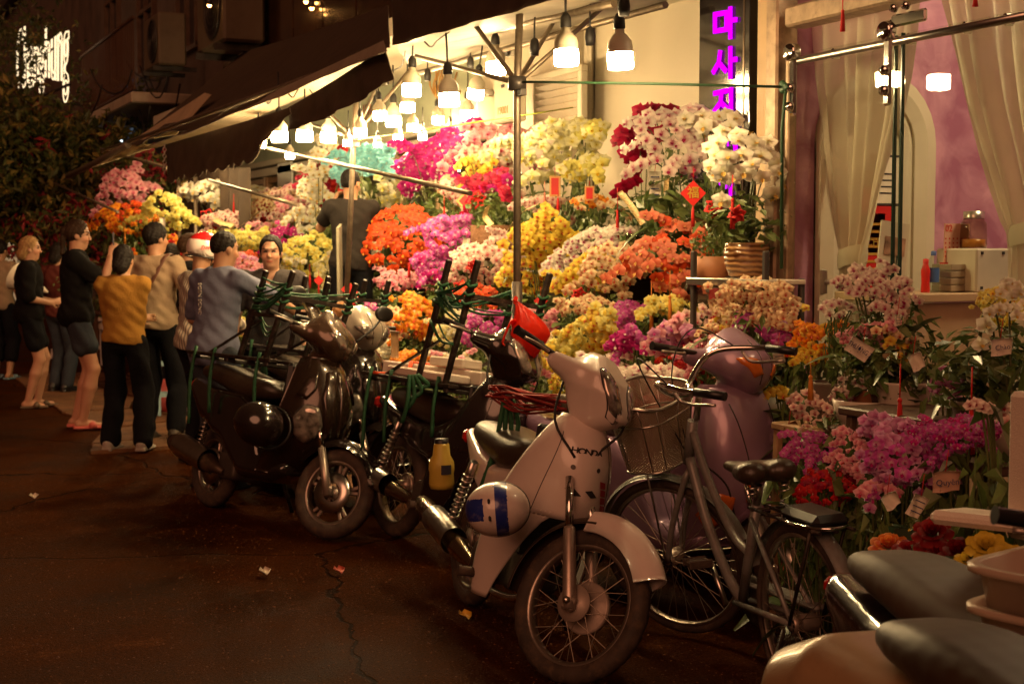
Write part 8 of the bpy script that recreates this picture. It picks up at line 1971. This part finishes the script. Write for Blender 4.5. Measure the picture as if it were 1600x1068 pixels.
# blue tee man reaching for the handlebar
p = PD(332, 400, 9.15); p.z = 0; bm, J = person('man in a faded blue tee reaching over to a handlebar, seen from behind', p, heading(.55, .8), 1.66, asian, 'crop', (.012, .008, .006), blue_t, .85, -.06, .024, denim, .95, .016, .012, black, lean=.14, hyaw=-.25, rw=(.62, -.28, 1.10), lw=(.30, .22, .98), rp=(.1, -.8, .4), curl=1.1, la=(0, .12, .085), ra=(-.04, -.14, .085), fat=1.05)
w = J['up']((-.128, .03, 1.30)); text('SCEN SCNO', .038, M('pale_print', (.5, .48, .45), .8), bm, frame(J['up']((-.135, .03, 1.24)), (.0, .0, -1), (0, -1, 0)), depth=.004)
# seller facing us
p = PD(424, 400, 9.8); p.z = 0; person('flower seller in a grey v neck tee looking towards the camera', p, heading(-.05, -1), 1.63, (.50, .28, .18), 'bun', (.007, .005, .004), grey_t, .55, .0, .03, navy, .95, .016, .012, black, hyaw=.1, lw=(.1, .27, .85), rw=(.12, -.26, .88), fat=1.1, neckv=True, res=.0075)
# man in the dark shirt among the orchids
p = PX(548, 320, 3.8); p.z = .56; person('man in a dark tee reaching up among the orchids with his back turned', p, heading(-.15, 1), 1.62, asian, 'crop', (.008, .006, .005), cloth_m('dark_tee', (.022, .018, .016)), .6, .0, .022, navy, .95, .016, .012, black, hyaw=-.5, lw=(.30, .14, 1.44), rw=(.30, -.02, 1.36), lp=(-.1, .5, -1), rp=(-.1, -.5, -1), fat=1.0)
# young man in profile
p = PD(293, 395, 13.2); p.z = 0; person('young man in a black tee in profile beside the dark curtain', p, heading(.95, .3), 1.68, asian, 'mop', (.05, .026, .014), blk, .8, .0, .025, navy, .95)
# people further back on the left
p = PZ(95, 612); p2 = p; person('woman in a maroon top and jeans holding green plants', p, heading(.5, .85), 1.62, asian, 'bun', (.012, .008, .006), maroon, 1.5, .0, .02, denim, .95, .014, .012, black, lw=(.28, .10, 1.12), rw=(.28, -.12, 1.12))
o = link('plant_bundle', CLUMPS[4]); o.location = Vector((p.x, p.y, 1.18)) + RT * .16 - FW * .1; o.scale = (.36, .36, .26); tag(o, 'bundle of leafy green plants carried between the two tourists', 'plants')
m_ = MB(); G = [[(math.cos(a) * r_, math.sin(a) * r_, z) for a in [6.283 * i / 16 for i in range(17)]] for r_, z in ((.01, 0), (.16, .42))]; m_.grid(G); o = m_.build('paper_wrap', paper); o.location = Vector((p.x, p.y, 1.1)) - FW * .3 + RT * -.02; o.rotation_euler = (R(-35), R(-60), 0); tag(o, 'pale paper flower wrap behind the blonde tourist', 'paper')
p = PZ(4, 592); person('person at the far left edge in black trousers and blue sandals', p, heading(.3, 1), 1.66, asian, 'short', (.012, .008, .006), tan_s, .8, .0, .02, navy, .75, .016, .02, M('blue_sandal', (.12, .2, .25), .6), True)
p = PD(268, 400, 14.2); p.z = 0; person('dark haired shopper half hidden behind the young man in profile', p, heading(.3, 1), 1.60, asian, 'bun', (.012, .008, .006), blk, .8, .0, .02, navy, .95)
p = PD(532, 480, 9.7); p.z = 0; person('child with light brown hair behind the silver head cowl', p, heading(.5, .85), 1.17, lightskin, 'mop', (.22, .10, .035), maroon, .8, .0, .02, navy, .95)
